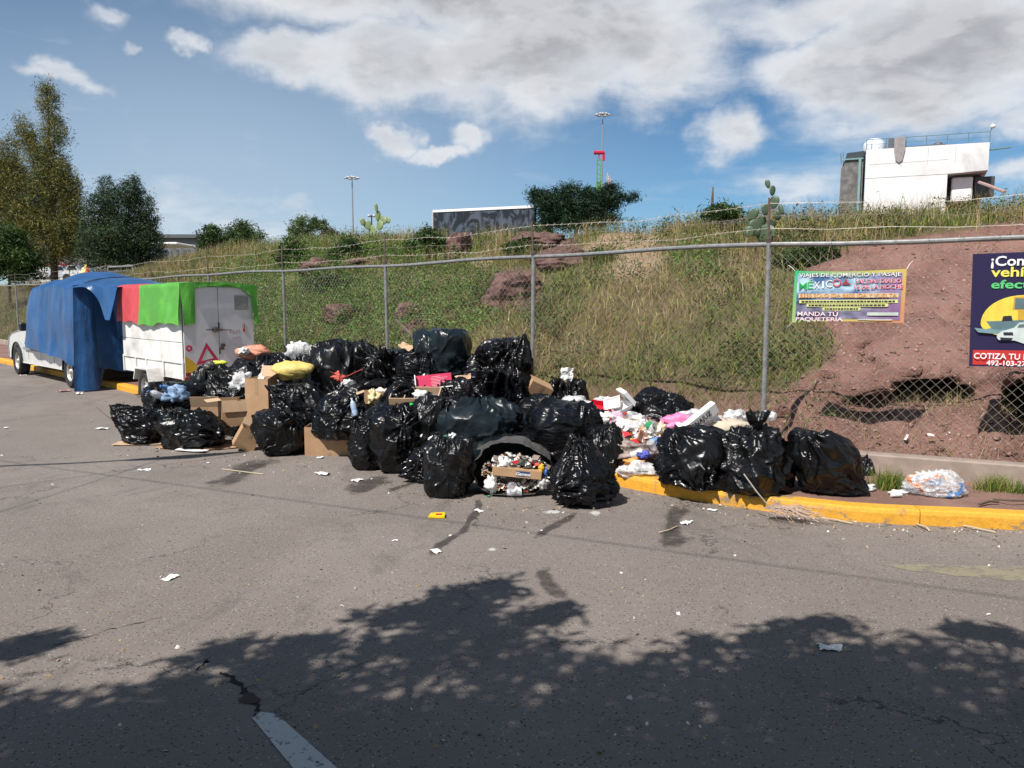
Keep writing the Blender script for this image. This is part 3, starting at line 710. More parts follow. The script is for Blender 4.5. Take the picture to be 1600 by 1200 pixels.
    Pp = Pp + nd * (cr * edge_)[..., None]
    zc = np.clip(Pp[..., 2] / rz, 0, 1)
    if taper:
        tp = 1 - taper * sstep(.25, 1.0, zc); Pp[..., 0] *= tp; Pp[..., 1] *= tp
    lo_, hi_ = Pp[..., 0].min(), Pp[..., 0].max(); Pp[..., 0] = (Pp[..., 0] - (lo_ + hi_) / 2) * (2 * rx / (hi_ - lo_))
    fl = rz * .07; Pp[..., 2] = np.where(Pp[..., 2] < fl, fl + (Pp[..., 2] - fl) * .25, Pp[..., 2]); Pp[..., 2] -= Pp[..., 2].min()
    Pp[..., 2] *= rz * (1.04 if style != 'round' else 1.0) / Pp[..., 2].max()
    idx_ = np.arange(nu * nv).reshape(nu, nv); nx = np.roll(idx_, -1, 0)
    Fc = np.stack([idx_[:, :-1], nx[:, :-1], nx[:, 1:], idx_[:, 1:]], -1).reshape(-1, 4)
    return Pp.reshape(-1, 3), Fc, (X, Y, Zz, U, Vv)
BAGS = 'black rubbish bags in the heap'
def bag(label, cx, top, bot, wpx, Y=None, dy=1.0, seed=1, style='round', horns=(), mat='bag', rz=0.0, tilt=(0, 0), drop=0.0, zg=0.0, pleat=1.0, crump=1.0, axis=None, name='rubbish_bag', group=BAGS, grow=1.0, taper=.0):
    if Y is None:
        g = G(cx, bot, zg); hw = wpx / 2 / F * g.y * grow * 1.05; yc = g.y + hw * dy * .72; z0 = zg
        hw = wpx / 2 / F * yc * grow
    else:
        yc = Y; hw = wpx / 2 / F * yc * grow * 1.13; dy = dy * 1.1; z0 = P(cx, bot, yc).z - drop
    pc = P(cx, (top + bot) / 2, yc); zt = P(cx, top, yc - hw * dy * .15).z
    H = max(.12, zt - z0)
    if style != 'round': H = H / 1.04
    V, Fc, _ = bagmesh(hw, hw * dy, H, seed, style, horns, pleat=pleat, crump=crump, axis=axis, taper=taper)
    o = mk(name, V, Fc, M[mat], smooth=True, loc=(pc.x, yc, z0)); o.rotation_euler = (tilt[0], tilt[1], rz)
    tag(o, label, 'rubbish bag', group); return o
# ground row, left to right
bag('black bag with a gaping floppy neck at the far road end of the heap', 221, 628, 696, 88, seed=11, dy=.85, horns=[(-.8, -.2, .8, .22, .30)], mat='bag2', rz=.4)
bag('squat shiny bag with a sharp crease, lying on flattened cardboard', 306, 634, 704, 116, seed=12, dy=.8, mat='bag_smooth', horns=[(.75, -.5, -.1, .10, .35)], crump=1.1)
bag('matt black sagging bag left of the upright brown carton', 437, 638, 713, 92, seed=13, dy=.9, mat='bag3')
bag('shiny slumped bag with one pointed corner, sitting on the matt sagging bag', 470, 592, 668, 92, Y=10.35, dy=.8, seed=14, mat='bag2', horns=[(-.85, -.2, .75, .20, .22)], drop=.05)
bag('narrow ribbed bag standing against the right side of the upright carton', 572, 650, 736, 62, seed=15, dy=.9, mat='bag2', style='round', axis=(0, 0, 1))
bag('round glossy bag wedged behind the narrow ribbed bag', 622, 640, 741, 92, seed=16, dy=.9, mat='bag')
bag('low bag with a twisted tail trailing onto the road', 668, 690, 757, 92, seed=17, dy=.7, mat='bag_smooth', horns=[(-1, -.25, -.28, .16, .3)])
bag('tall upright bag with crumpled paper in its neck, left of the torn open bag', 703, 676, 779, 88, seed=18, dy=.95, mat='bag', crump=1.1, axis=(.2, 0, 1))
bag('biggest front bag on the road, closely creased, left of the kerb end', 911, 676, 795, 118, seed=19, dy=.9, mat='bag2', horns=[(-.15, -.1, 1, .05, .3), (-.75, -.6, -.15, .07, .3), (.8, -.2, -.2, .08, .35)], axis=(.15, .1, 1), crump=1.3, taper=.5)
bag('dull purplish black bag leaning behind the biggest front bag', 950, 660, 752, 92, seed=20, dy=.9, mat='bag3', zg=.02, taper=.3)
bag('crumpled bag above the open torn bag, between the bluish slab bag and the loose waste', 878, 622, 720, 122, Y=8.6, dy=.85, seed=21, mat='bag2', drop=.2, crump=1.4)
bag('large bluish black slab shaped bag in the middle of the heap', 760, 618, 700, 152, Y=8.85, dy=.7, seed=82, mat='bag_teal', horns=[(.9, -.2, .1, .06, .35)], drop=.12, crump=.9)
bag('bag with folds fanning from its knotted top above the bluish slab bag', 777, 566, 655, 96, Y=9.6, dy=.95, seed=23, mat='bag2', style='round', pleat=3.0, drop=.15, crump=1.2)
bag('square bag with a pointed corner, highest one beside the fence post', 785, 520, 600, 86, Y=10.6, dy=.9, seed=24, mat='bag_smooth', horns=[(.6, -.1, 1.0, .20, .16), (-1, 0, .35, .13, .3)], drop=.15, crump=.65)
bag('bluish black domed bag crowning the heap', 690, 511, 585, 84, Y=10.75, dy=1.0, seed=58, mat='bag_teal', drop=.15, crump=.8)
bag('bag striped by white tape, directly left below the domed crowning bag', 657, 545, 612, 72, Y=10.5, dy=.9, seed=26, mat='bag2', drop=.25)
bag('bag gathered into a knot with radiating folds, behind the red cord', 608, 531, 620, 96, Y=10.9, dy=.9, seed=27, mat='bag', pleat=3.0, drop=.4)
bag('wide bag with folded lip on the skyline of the heap, beside the white carrier bag', 535, 528, 625, 102, Y=11.2, dy=.9, seed=28, mat='bag3', drop=.4)
bag('bag in deep shade beneath the red cord', 560, 585, 665, 120, Y=10.5, dy=.8, seed=29, mat='bag', drop=.3)
bag('crinkled bag spilling over the upright brown carton', 535, 617, 672, 90, Y=9.75, dy=.8, seed=30, mat='bag2', crump=1.5, drop=.1)
bag('swollen dark bag behind the wooden tray', 645, 590, 660, 104, Y=9.7, dy=.9, seed=31, mat='bag_smooth', drop=.3)
bag('crinkled bag beside the green bottle cap', 614, 628, 700, 84, Y=9.0, dy=.85, seed=32, mat='bag2', crump=1.4, drop=.1)
bag('bag streaked with bright folds under the wooden tray', 690, 612, 700, 92, Y=9.0, dy=.85, seed=33, mat='bag3', crump=1.3, drop=.15)
bag('small bag topped by a torn white paper corner, right of the middle fence post', 887, 585, 650, 64, Y=10.3, dy=1.0, seed=34, mat='bag', style='round', pleat=2.5, drop=.3)
bag('flattened crinkled bag behind the loose waste, nearest the fence', 1028, 607, 690, 104, Y=9.15, dy=.7, seed=35, mat='bag2', crump=1.4, drop=.05, rz=.2, tilt=(0, .12))
bag('smooth taut bag hanging over the kerb beside the loose waste', 1080, 666, 766, 122, seed=36, dy=.75, mat='bag_smooth', zg=.12, horns=[(.0, -.7, -.62, .13, .3), (-.95, -.25, -.3, .09, .32)], crump=.45)
bag('tall bag with a bunched knotted neck standing on the pavement', 1180, 640, 775, 134, seed=37, dy=.85, mat='bag', zg=.12, style='ears', axis=(.6, .1, 1), crump=1.5)
bag('smooth swollen bag at the end of the row, nearest the coloured banner', 1290, 667, 776, 120, seed=38, dy=.9, mat='bag_smooth', zg=.13, horns=[(.75, -.5, -.55, .13, .3)], crump=.5)
bag('small dark bag tucked behind the swollen end bag', 1338, 706, 772, 50, Y=8.15, seed=39, dy=1.0, mat='bag3', drop=.05)
bag('crinkled bag holding blue bottles, in front of the trailer wheel', 280, 592, 668, 92, Y=11.6, dy=.8, seed=40, mat='bag2', crump=1.5, drop=.25)
bag('glossy bag next to the trailer doors, under the pink triangle', 327, 566, 640, 66, Y=12.4, dy=.9, seed=41, mat='bag3', drop=.35)
bag('long draped bag above the open brown cartons', 366, 568, 625, 98, Y=11.9, dy=.8, seed=42, mat='bag3', crump=1.4, drop=.3)
bag('bag carrying the orange sack on its top', 385, 552, 620, 66, Y=12.6, dy=1.0, seed=43, mat='bag', drop=.4)
bag('bag with bright curved folds below the white carrier bag', 432, 548, 615, 78, Y=12.3, dy=.9, seed=44, mat='bag_smooth', drop=.4, crump=1.0)
bag('small bag between the yellow sack and the skyline bag', 487, 552, 625, 54, Y=11.7, dy=.9, seed=45, mat='bag', drop=.4)
bag('bag half hidden by the crimson card tray', 712, 585, 665, 80, Y=9.9, dy=.9, seed=46, mat='bag2', drop=.3)
bag('bag seen between the pointed corner bag and the crowning bag', 735, 548, 625, 70, Y=10.8, dy=.9, seed=47, mat='bag2', drop=.5)
bag('dark bag between the tape patched carton and the crumpled bag', 838, 614, 700, 72, Y=9.3, dy=.9, seed=48, mat='bag', drop=.3)
bag('bag showing as a dark wedge behind the tape patched carton', 845, 600, 660, 70, Y=10.2, dy=.9, seed=49, mat='bag3', drop=.3)
bag('shaded bag filling the hollow behind the tall upright bag', 735, 690, 765, 90, Y=8.6, dy=.8, seed=50, mat='bag', drop=.1)
bag('shaded bag behind the open brown cartons', 400, 600, 680, 110, Y=11.4, dy=.8, seed=51, mat='bag', drop=.1)
bag('shaded bag low behind the gaping floppy bag', 275, 625, 690, 90, Y=11.3, dy=.8, seed=52, mat='bag3', drop=.05)
bag('shaded bag beside the matt sagging bag', 508, 645, 705, 70, Y=10.3, dy=.8, seed=53, mat='bag', drop=.05)

# open torn bag: a sleeve of film open towards the road
def open_bag():
    g = G(800, 775); cx, cy = g.x, g.y + .16
    root = thing('open_rubbish_bag', 'torn bag lying open towards the road with waste spilling from its mouth', 'rubbish bag', (cx, cy, 0), group=BAGS)
    sc = g.y / F; nu, nv = 120, 40; V = []
    for i in range(nu):
        a = 2 * math.pi * i / nu
        for j in range(nv):
            t = j / (nv - 1)                  # 0 rim, 1 back
            rx_ = 62 * sc * (1 + .10 * math.sin(t * 3.1) - .75 * max(0, t - .5) ** 1.5 * 2); rz_ = 45 * sc * (1 - .85 * max(0, t - .5) ** 1.5 * 2)
            wob_ = 1 + .14 * float(pnoise(math.cos(a) * 1.5, math.sin(a) * 1.5, t * 1.5, 61)) + .06 * abs(float(pnoise(math.cos(a) * 5, math.sin(a) * 5, t * 1.2 + a, 63))) + .012 * math.sin(a * 14 + 5 * t + 4 * float(pnoise(a * 1.5, t * 2, 0, 62)))
            top_ = max(0, math.sin(a)); x = math.cos(a) * rx_ * wob_; z = (math.sin(a) * rz_ * wob_ * (1 - .10 * (1 - t) ** 3 * (math.sin(a) > 0) * (1 + math.cos(a))))
            z = max(z, -40 * sc * (.95)) + 40 * sc + .012
            y = -.20 + t * .62 - .10 * (1 - t) * (top_ ** 1.5) * 0 + .12 * (1 - t) * top_ - .03 * math.sin(3 * a) * (1 - t)
            if t < .18 and top_ > .1: z -= .0; 
            V.append((x, y, z + .05 * top_ * (1 - t) * 0))
    idx_ = np.arange(nu * nv).reshape(nu, nv); nx = np.roll(idx_, -1, 0)
    Fc = np.stack([idx_[:, :-1], nx[:, :-1], nx[:, 1:], idx_[:, 1:]], -1).reshape(-1, 4).tolist() + [idx_[:, -1].tolist()]
    mk('film', V, Fc, M['bag_grey'], root, True)
    return cx, cy, sc
ocx, ocy, osc = open_bag()
# grey film bag stuffed into the carton
bag('thin grey film bag bulging out of the upright brown carton', 522, 634, 680, 66, Y=9.95, dy=.7, seed=55, mat='bag_grey', drop=.1, name='film_bag')

# ------------------------------------------------------------------ cartons
def carton(label, loc, dims, rz=0.0, rot=None, flaps=((0, 'y-', 60), (0, 'y+', 60)), mat='card', inner='card_in', th=.006, closed=False, cat='cardboard box', extra=None, group='brown cartons in the heap'):
    t = thing('cardboard_box', label, cat, loc, group=group, rot=rot if rot else (0, 0, rz)); x, y, z = dims
    mb = MB()
    mb.box((0, 0, th / 2), (x, y, th)); mb.box((0, -y / 2 + th / 2, z / 2 + th / 2), (x, th, z - th)); mb.box((0, y / 2 - th / 2, z / 2 + th / 2), (x, th, z - th))
    mb.box((-x / 2 + th / 2, 0, z / 2 + th / 2), (th, y - 2 * th, z - th)); mb.box((x / 2 - th / 2, 0, z / 2 + th / 2), (th, y - 2 * th, z - th))
    if closed: mb.box((0, 0, z - th / 2 + .002), (x - .002, y - .002, th))
    # slightly bowed walls
    V = []
    for q in mb.v: V.append((q[0], q[1], q[2]))
    mk('box_body', V, mb.f, M[mat], t)
    tp_ = MB().box((0, -y / 2 - .0012, z * .82), (.05, .0016, z * .36)).box((0, -y / 2 - .0012, z * .06), (.05, .0016, z * .1)); tp_.build('tape_strip', colm('parcel_tape', (.33, .22, .13), .3), t)
    for _, side, ang in flaps:
        a = rad(ang); f = MB(); 
        if side[0] == 'y':
            s = -1 if side[1] == '-' else 1; L = y * .48
            Mx = Matrix.Rotation(-s * (a), 3, 'X'); f.box((0, 0, 0), (x * .98, th * .8, L)); f.v = [tuple(Mx @ (Vector(q) + Vector((0, 0, L / 2)))) for q in f.v]
            f.build('flap', M[inner], t, loc=(0, s * (y / 2 - th * .5), z))
        else:
            s = -1 if side[1] == '-' else 1; L = x * .42
            Mx = Matrix.Rotation(s * a, 3, 'Y'); f.box((0, 0, 0), (th * .8, y * .98, L)); f.v = [tuple(Mx @ (Vector(q) + Vector((0, 0, L / 2)))) for q in f.v]
            f.build('flap', M[inner], t, loc=(s * (x / 2 - th * .5), 0, z))
    return t
def at(px, py, Y): return tuple(P(px, py, Y))
g = G(515, 712); carton('large upright brown carton standing open at the front of the heap', (g.x, g.y + .17, 0), (.615, .34, .355), rz=.03, flaps=())
carton('open brown carton with hanging flaps, middle of the three behind the front bags', at(371, 663, 10.75), (.44, .34, .36), rz=.5, flaps=((0, 'y-', 172), (0, 'x+', 75), (0, 'x-', 95)))
carton('low open carton with one raised flap, beside the draped bag', at(327, 662, 11.2), (.40, .34, .26), rz=.12, flaps=((0, 'y-', 20), (0, 'x+', 60)))
carton('tallest brown carton, its dark inside facing the road', at(414, 658, 10.75), (.36, .34, .60), rz=-.30, flaps=((0, 'x+', 60), (0, 'y+', 30)))
carton('small carton tipped on its corner on the road', at(378, 699, 10.0), (.26, .2, .27), rot=(.15, .5, .45), flaps=((0, 'y+', 40), (0, 'x+', 60)))
carton('small broken carton with yellow scraps, left of the wooden tray', at(584, 640, 9.9), (.24, .2, .24), rz=.25, flaps=((0, 'x-', 110),))
carton('carton end patched with grey tape, sticking up behind the knotted bag', at(832, 622, 10.0), (.30, .2, .24), rot=(.35, .45, .3), flaps=(), closed=True)
# crimson lid
t = thing('crimson_tray', 'crimson card tray with faint white print, propped on the heap', 'card tray', at(679, 607, 9.75), rot=(-.35, -.10, .05))
MB().box((0, 0, .09), (.44, .012, .18)).build('tray_panel', colm('crimson', (.50, .006, .07), .45), t)
mb = MB(); mb.box((-.226, -.03, .09), (.012, .07, .18)); mb.box((0, -.03, -.006), (.46, .07, .010)); mb.build('tray_rim', M['foam'], t)
mb = MB()
for i in range(7): mb.box((.03 + .02 * (i % 3), -.008, .035 + i * .019), (.11 + .05 * ((i * 7) % 3), .002, .004))
pr = mb.build('print_lines', colm('pale_print', (.75, .45, .5)), t)
# wooden tray
t = thing('wooden_tray', 'shallow wooden tray lying across the shiny bags', 'tray', at(650, 624, 9.35), rot=(.35, 0, -.06))
mb = MB(); mb.box((0, 0, .005), (.56, .30, .008)); mb.build('tray_floor', colm('grey_board', (.16, .145, .13)), t)
for c_, d_ in (((0, -.15, .045), (.58, .012, .09)), ((0, .15, .045), (.58, .012, .09)), ((-.285, 0, .045), (.012, .288, .09)), ((.285, 0, .045), (.012, .288, .09)), ((-.12, 0, .04), (.01, .286, .07))):
    MB().box(c_, d_).build('tray_side', M['card_in'], t)
# flattened cardboards on the road
def flatcard(label, px, py, w_, d_, rz, curl=.03, mat='card_in', z=.006):
    g = G(px, py); V = []; nx_, ny_ = 12, 5
    for i in range(nx_):
        for j in range(ny_):
            x = (i / (nx_ - 1) - .5) * w_; y = (j / (ny_ - 1) - .5) * d_; V.append((x, y, .004 + curl * abs(float(pnoise(x * 3 + px, y * 4, 0, 9)))))
    Fc = [(i * ny_ + j, (i + 1) * ny_ + j, (i + 1) * ny_ + j + 1, i * ny_ + j + 1) for i in range(nx_ - 1) for j in range(ny_ - 1)]
    Vt = V + [(a, b_, c_ + .004) for a, b_, c_ in V]; n_ = len(V)
    Fa = [f[::-1] for f in Fc] + [tuple(i + n_ for i in f) for f in Fc]
    rim = [i * ny_ for i in range(nx_)] + [(nx_ - 1) * ny_ + j for j in range(1, ny_)] + [i * ny_ + ny_ - 1 for i in range(nx_ - 2, -1, -1)] + [j for j in range(ny_ - 2, 0, -1)]
    Fa += [(rim[i], rim[(i + 1) % len(rim)], rim[(i + 1) % len(rim)] + n_, rim[i] + n_) for i in range(len(rim))]
    o = mk('flattened_cardboard', Vt, Fa, M[mat], loc=(g.x, g.y, z)); o.rotation_euler = (0, 0, rz); tag(o, label, 'cardboard', 'flattened cardboard under the heap'); return o
flatcard('flattened tan cardboard poking out below the gaping floppy bag', 225, 694, .75, .22, .1)
flatcard('flattened cardboard with a pale edge below the squat shiny bag', 285, 701, .70, .20, -.25, mat='card')
flatcard('whitest flattened sheet of cardboard in front of the squat shiny bag', 300, 706, .42, .12, -.3, mat='foam', z=.016)
flatcard('flattened cardboard slipping out beside the tipped small carton', 348, 700, .5, .26, .5, mat='card')

# ------------------------------------------------------------------ loose rubbish
def crumpled(name, label, cat, loc, size, col, seed, mat=None, asp=(1, 1, .7), rot=(0, 0, 0), group=None, amp=.45, res=26, rough=.5):
    r_ = np.random.default_rng(seed); nu, nv = res, res // 2 + 2
    u = np.linspace(0, 2 * np.pi, nu, endpoint=False); v = np.linspace(0, np.pi, nv); U, Vv = np.meshgrid(u, v, indexing='ij')
    d = np.stack([np.sin(Vv) * np.cos(U), np.sin(Vv) * np.sin(U), np.cos(Vv)], -1)
    q = d * 1.7 + r_.random(3) * 40
    s_ = 1 + amp * fbm(q[..., 0], q[..., 1], q[..., 2], 2, seed) - .28 * np.abs(pnoise(q[..., 0] * 2.4, q[..., 1] * 2.4, q[..., 2] * 2.4, seed + 1))
    p = d * s_[..., None] * np.array(asp) * size / 2
    idx_ = np.arange(nu * nv).reshape(nu, nv); nx = np.roll(idx_, -1, 0)
    Fc = np.stack([idx_[:, :-1], nx[:, :-1], nx[:, 1:], idx_[:, 1:]], -1).reshape(-1, 4)
    mt = M[mat] if mat else colm('film_%s' % '_'.join('%02d' % int(99 * c_) for c_ in col), col, rough, bump=.9, bscale=35)
    o = mk(name, p.reshape(-1, 3), Fc, mt, smooth=True, loc=loc); o.rotation_euler = rot
    tag(o, label, cat, group); return o
def cup(name, label, cat, loc, r, h, mat, rot=(0, 0, 0), group=None, lid=None):
    mb = MB(); th = .0015; mb.lathe([(0, 0), (r * .72, 0), (r * .74, .004), (r, h), (r * 1.04, h + .003), (r * .98, h), (r * .72, .006), (0, .005)], n=22)
    o = mb.build(name, mat, smooth=True, loc=loc); smooth_angle(o, 40); o.rotation_euler = rot; tag(o, label, cat, group); return o
def bottle(label, loc, r, h, mat, cap, rot=(0, 0, 0)):
    t = thing('bottle', label, 'bottle', loc, rot=rot)
    b_ = MB().lathe([(0, .004), (r * .8, 0), (r, .012), (r, h * .3), (r * .94, h * .33), (r, h * .36), (r, h * .62), (r * .7, h * .78), (r * .3, h * .88), (r * .3, h * .96), (0, h * .96)], n=18).build('bottle_body', mat, t, True)
    MB().lathe([(0, h * 1.0), (r * .36, h * 1.0), (r * .36, h * .93), (0, h * .93)], n=14).build('cap', cap, t)
    return t
def tray(label, loc, d, mat, rot, cat='tray', name='food_tray', group='foam food containers'):
    x, y, z = d; k_ = .82; V = []
    for s_, zz in ((1, z), (k_, 0), (k_ - .05, .008), (.94, z - .001)):
        V += [(sx * x / 2 * s_, sy * y / 2 * s_, zz) for sx, sy in ((-1, -1), (1, -1), (1, 1), (-1, 1))]
    Fc = [(a * 4 + i, a * 4 + (i + 1) % 4, (a + 1) * 4 + (i + 1) % 4, (a + 1) * 4 + i) for a in (0, 2) for i in range(4)] + [(7, 6, 5, 4), (8, 9, 10, 11)] + [(i, 12 + i, 12 + (i + 1) % 4, (i + 1) % 4) for i in range(4)]
    Fc[4:8] = [(8 + i, 8 + (i + 1) % 4, 12 + (i + 1) % 4, 12 + i) for i in range(4)]
    o = mk(name, V, Fc, mat, loc=loc); o.rotation_euler = rot; tag(o, label, cat, group); return o
def sheet(name, label, cat, loc, w_, d_, mat, seed, rot=(0, 0, 0), curl=.3, group=None, n_=9):
    V = []; s0 = seed * 3.7
    for i in range(n_):
        for j in range(n_):
            a, b_ = i / (n_ - 1) - .5, j / (n_ - 1) - .5
            e = 1 + .25 * float(pnoise(a * 3 + s0, b_ * 3, 1)); V.append((a * w_ * e, b_ * d_ * e, curl * min(w_, d_) * (float(pnoise(a * 2.4 + s0, b_ * 2.4, 2)) + .5 * abs(float(pnoise(a * 5, b_ * 5 + s0, 3)))) ))
    zmin = min(v[2] for v in V); V = [(a, b_, c_ - zmin + .002) for a, b_, c_ in V]
    Fc = [(i * n_ + j, (i + 1) * n_ + j, (i + 1) * n_ + j + 1, i * n_ + j + 1) for i in range(n_ - 1) for j in range(n_ - 1)]
    o = mk(name, V, Fc, mat, loc=loc); o.rotation_euler = rot; tag(o, label, cat, group); return o
# mound of mixed scraps between the bags and the kerb
mc = P(985, 712, 8.75); mc = Vector((mc.x, mc.y, .13))
m, n, b, o_ = newmat('packed_refuse'); M['refuse'] = m
tco = n.n('ShaderNodeTexCoord').outputs['Object']; vv = n.n('ShaderNodeTexVoronoi', feature='F1', i_Vector=tco, i_Scale=14.0)
n.link(n.mix(n.mr(n.noise(tco, 9, 4), .4, .65), (.10, .07, .06, 1), (.42, .33, .30, 1)), b.inputs['Base Color'])
V, Fc, _ = bagmesh(.62, .55, .44, 71, crump=1.6, nu=90, nv=50)
tag(mk('refuse_mound', V, Fc, M['refuse'], smooth=True, loc=mc), 'mound of loose mixed household waste between the black bags and the kerb', 'rubbish', kind='stuff')
def moundz(x, y):
    a = ((x - mc.x) / .60) ** 2 + ((y - mc.y) / .55) ** 2; return mc.z + .42 * math.sqrt(max(0, 1 - a)) if a < 1 else mc.z
PAL = [(.75, .74, .72), (.70, .66, .60), (.72, .30, .38), (.65, .04, .05), (.75, .45, .3), (.45, .30, .16), (.10, .22, .5), (.05, .33, .12), (.72, .55, .12), (.6, .6, .6), (.85, .83, .8), (.25, .2, .17)]
def scraps(pts, smin, smax, name, label, pal=PAL, wts=None):
    nw = len(pts); p = np.array(pts); wts = wts or [8, 5, 3.0, .9, 2.0, 1.6, .5, .4, .5, 3, 8, 1.5]
    nrm = rng.standard_normal((nw, 3)); nrm[:, 2] = np.abs(nrm[:, 2]) + .6; nrm /= np.linalg.norm(nrm, axis=1)[:, None]
    a = np.cross(nrm, rng.standard_normal((nw, 3))); a /= np.linalg.norm(a, axis=1)[:, None]; b_ = np.cross(nrm, a)
    s_ = (smin + (smax - smin) * rng.random(nw) ** 1.8)[:, None]; t_ = s_ * (.35 + .6 * rng.random((nw, 1)))
    fold = nrm * s_ * (.5 * rng.random((nw, 1)) - .1)
    V = np.stack([p - a * s_ - b_ * t_, p - b_ * t_ + fold, p + a * s_ - b_ * t_ * .8, p + a * s_ * .8 + b_ * t_, p + b_ * t_ + fold, p - a * s_ + b_ * t_], 1).reshape(-1, 3)
    f = np.array([(0, 1, 4), (0, 4, 5), (1, 2, 3), (1, 3, 4)]); Fc = (f[None] + 6 * np.arange(nw)[:, None, None]).reshape(-1, 3)
    cc = np.repeat(palette(nw, pal, wts, .15)[:, None], 6, 1).reshape(-1, 3)
    return tag(mk(name, V, Fc, M['bits'], cols=np.clip(cc, 0, .9)), label, 'rubbish', kind='stuff')
pts = []
while len(pts) < 1000:
    x, y = mc.x + (rng.random() * 2 - 1) * .62, mc.y + (rng.random() * 2 - 1) * .58; z = moundz(x, y)
    if z > .2: pts.append((x, y, z + .015 + .03 * rng.random()))
scraps(pts, .014, .075, 'waste_scraps', 'small scraps of packaging strewn over the waste mound')
def on(px, py, Y=None):
    """a place on the mound seen at that spot"""
    if Y: return at(px, py, Y)
    for k_ in range(60):
        y = 8.0 + k_ * .03; q = P(px, py, y)
        if moundz(q.x, q.y) >= q.z - .01: return tuple(q)
    return at(px, py, 8.9)
FG = 'loose items of the household waste'
crumpled('plastic_bag', 'round pinkish clear bag in the middle of the loose waste', 'plastic bag', on(962, 660), .27, (.7, .42, .5), 101, 'pinkclear', (1, .8, .9), group=None, amp=.2)
crumpled('plastic_bag', 'bright pink plastic bag beside the lettered white carton', 'plastic bag', on(1058, 662, 8.6), .30, (.75, .22, .42), 102, None, (1.25, .8, .75))
crumpled('plastic_bag', 'milky film bag at the top of the loose waste, beside the crumpled black bag', 'plastic bag', on(898, 634, 9.0), .30, (.72, .70, .68), 103, 'milky', (1.3, .8, .7))
tray('white foam tray wedged between the milky film bag and the red tray', on(925, 650, 8.75), (.18, .14, .05), M['foam'], (1.0, .2, .3))
tray('red plastic tray lying at the back of the loose waste', on(940, 640, 9.05), (.27, .15, .07), colm('red_plastic', (.55, .012, .03), .35), (.55, .1, -.25), group=None)
crumpled('plastic_bag', 'grey film lump behind the red tray', 'plastic bag', on(942, 626, 9.3), .16, (.5, .48, .46), 104, 'milky', (1.5, .8, .6))
t = thing('foam_clamshell', 'opened white foam clamshell box leaning on the flattened black bag', 'food container', on(972, 640, 8.95), rot=(.2, -.45, .25))
for s_ in (0, 1):
    o = tray('x', (0, 0, 0), (.22, .2, .05), M['foam'], (0, 0, 0), name='shell_half', group=None); del o['label'], o['category']
    o.parent = t; o.location = (0, 0, 0) if s_ == 0 else (.13, .0, .13); o.rotation_euler = (0, 0, 0) if s_ == 0 else (0, -1.9, 0)
tray('peach coloured plastic tray standing on edge', on(1005, 690, 8.3), (.24, .13, .04), colm('peach', (.75, .36, .24), .4), (1.0, .75, .4), group=None)
cup('plastic_cup', 'clear cup with a green lid in the loose waste', 'cup', on(1015, 672, 8.5), .055, .12, M['milky'], (1.1, .3, .4))
crumpled('bottle_label', 'green disc lid by the clear cup', 'lid', on(1014, 664, 8.45), .09, (.03, .3, .11), 105, None, (1, .35, 1), amp=.05)
crumpled('plastic_bag', 'blue and white wrapper near the smooth taut bag', 'wrapper', on(1030, 690, 8.3), .17, (.12, .25, .45), 106, None, (1.3, .7, .6), amp=.8)
crumpled('plastic_bag', 'pale yellow wrapper above the blue and white wrapper', 'wrapper', on(1033, 670, 8.5), .15, (.72, .6, .4), 107, None, (1, .7, .9), amp=.8)
cup('paper_cup', 'red paper cup lying near the peach tray', 'cup', on(985, 692, 8.3), .045, .10, colm('red_paper', (.55, .02, .02)), (1.4, .5, 1.1))
cup('tumbler', 'pale translucent tumbler below the red paper cup', 'cup', on(985, 712, 8.15), .05, .12, M['milky'], (.3, 1.35, .3))
crumpled('wrapper', 'orange wrapper at the lower edge of the waste mound', 'wrapper', on(990, 722, 8.05), .15, (.75, .32, .08), 108, None, (1.3, .7, .5), amp=.6)
crumpled('wrapper', 'blue striped wrapper right of the pale tumbler', 'wrapper', on(1006, 710, 8.1), .12, (.06, .08, .38), 109, None, (1.2, .7, .6), amp=.7)
crumpled('plastic_bag', 'white carrier bag spilling waste onto the kerb top', 'plastic bag', on(1000, 735, 8.0), .34, (.62, .57, .53), 110, 'milky', (1.35, .8, .5), amp=.5)
crumpled('tissue', 'crumpled white tissue in front of the foam clamshell', 'tissue', on(948, 652, 8.6), .15, (.85, .84, .82), 111, 'paper', amp=.8)
crumpled('tissue', 'crumpled white tissue at the left end of the loose waste', 'tissue', on(912, 656, 8.6), .14, (.85, .84, .82), 112, 'paper', amp=.8)
crumpled('tissue', 'crumpled white tissue right of the round pinkish bag', 'tissue', on(1000, 655, 8.7), .13, (.85, .84, .82), 113, 'paper', amp=.8)
bottle('clear bottle lying behind the green lid', on(995, 650, 8.85), .04, .22, M['milky'], colm('red_cap', (.5, .02, .02)), (1.3, .4, -.9))
bottle('small clear bottle among the wrappers near the blue wrapper', on(1040, 680, 8.5), .032, .18, M['milky'], colm('blue_cap', (.04, .12, .4)), (1.3, 0, .6))
bottle('blue bottle in the crinkled bag at the trailer wheel, lower of the two', at(258, 622, 11.2), .05, .27, M['milky'], colm('blue_cap', (.04, .12, .4)), (1.1, 0, -.7))
bottle('blue bottle in the crinkled bag at the trailer wheel, upper of the two', at(270, 610, 11.25), .045, .25, colm('blue_film', (.12, .26, .5), .25), colm('blue_cap', (.04, .12, .4)), (1.2, .2, -.4))
crumpled('plastic_bag', 'blue and white film bulging from the crinkled bag at the trailer wheel', 'plastic bag', at(272, 616, 11.15), .30, (.22, .33, .5), 114, None, (1.1, .6, .8), amp=.7)
crumpled('plastic_bag', 'yellow sack lying on the tallest brown carton', 'plastic bag', at(458, 578, 10.7), .44, (.62, .48, .14), 115, None, (1.25, .7, .6), amp=.3)
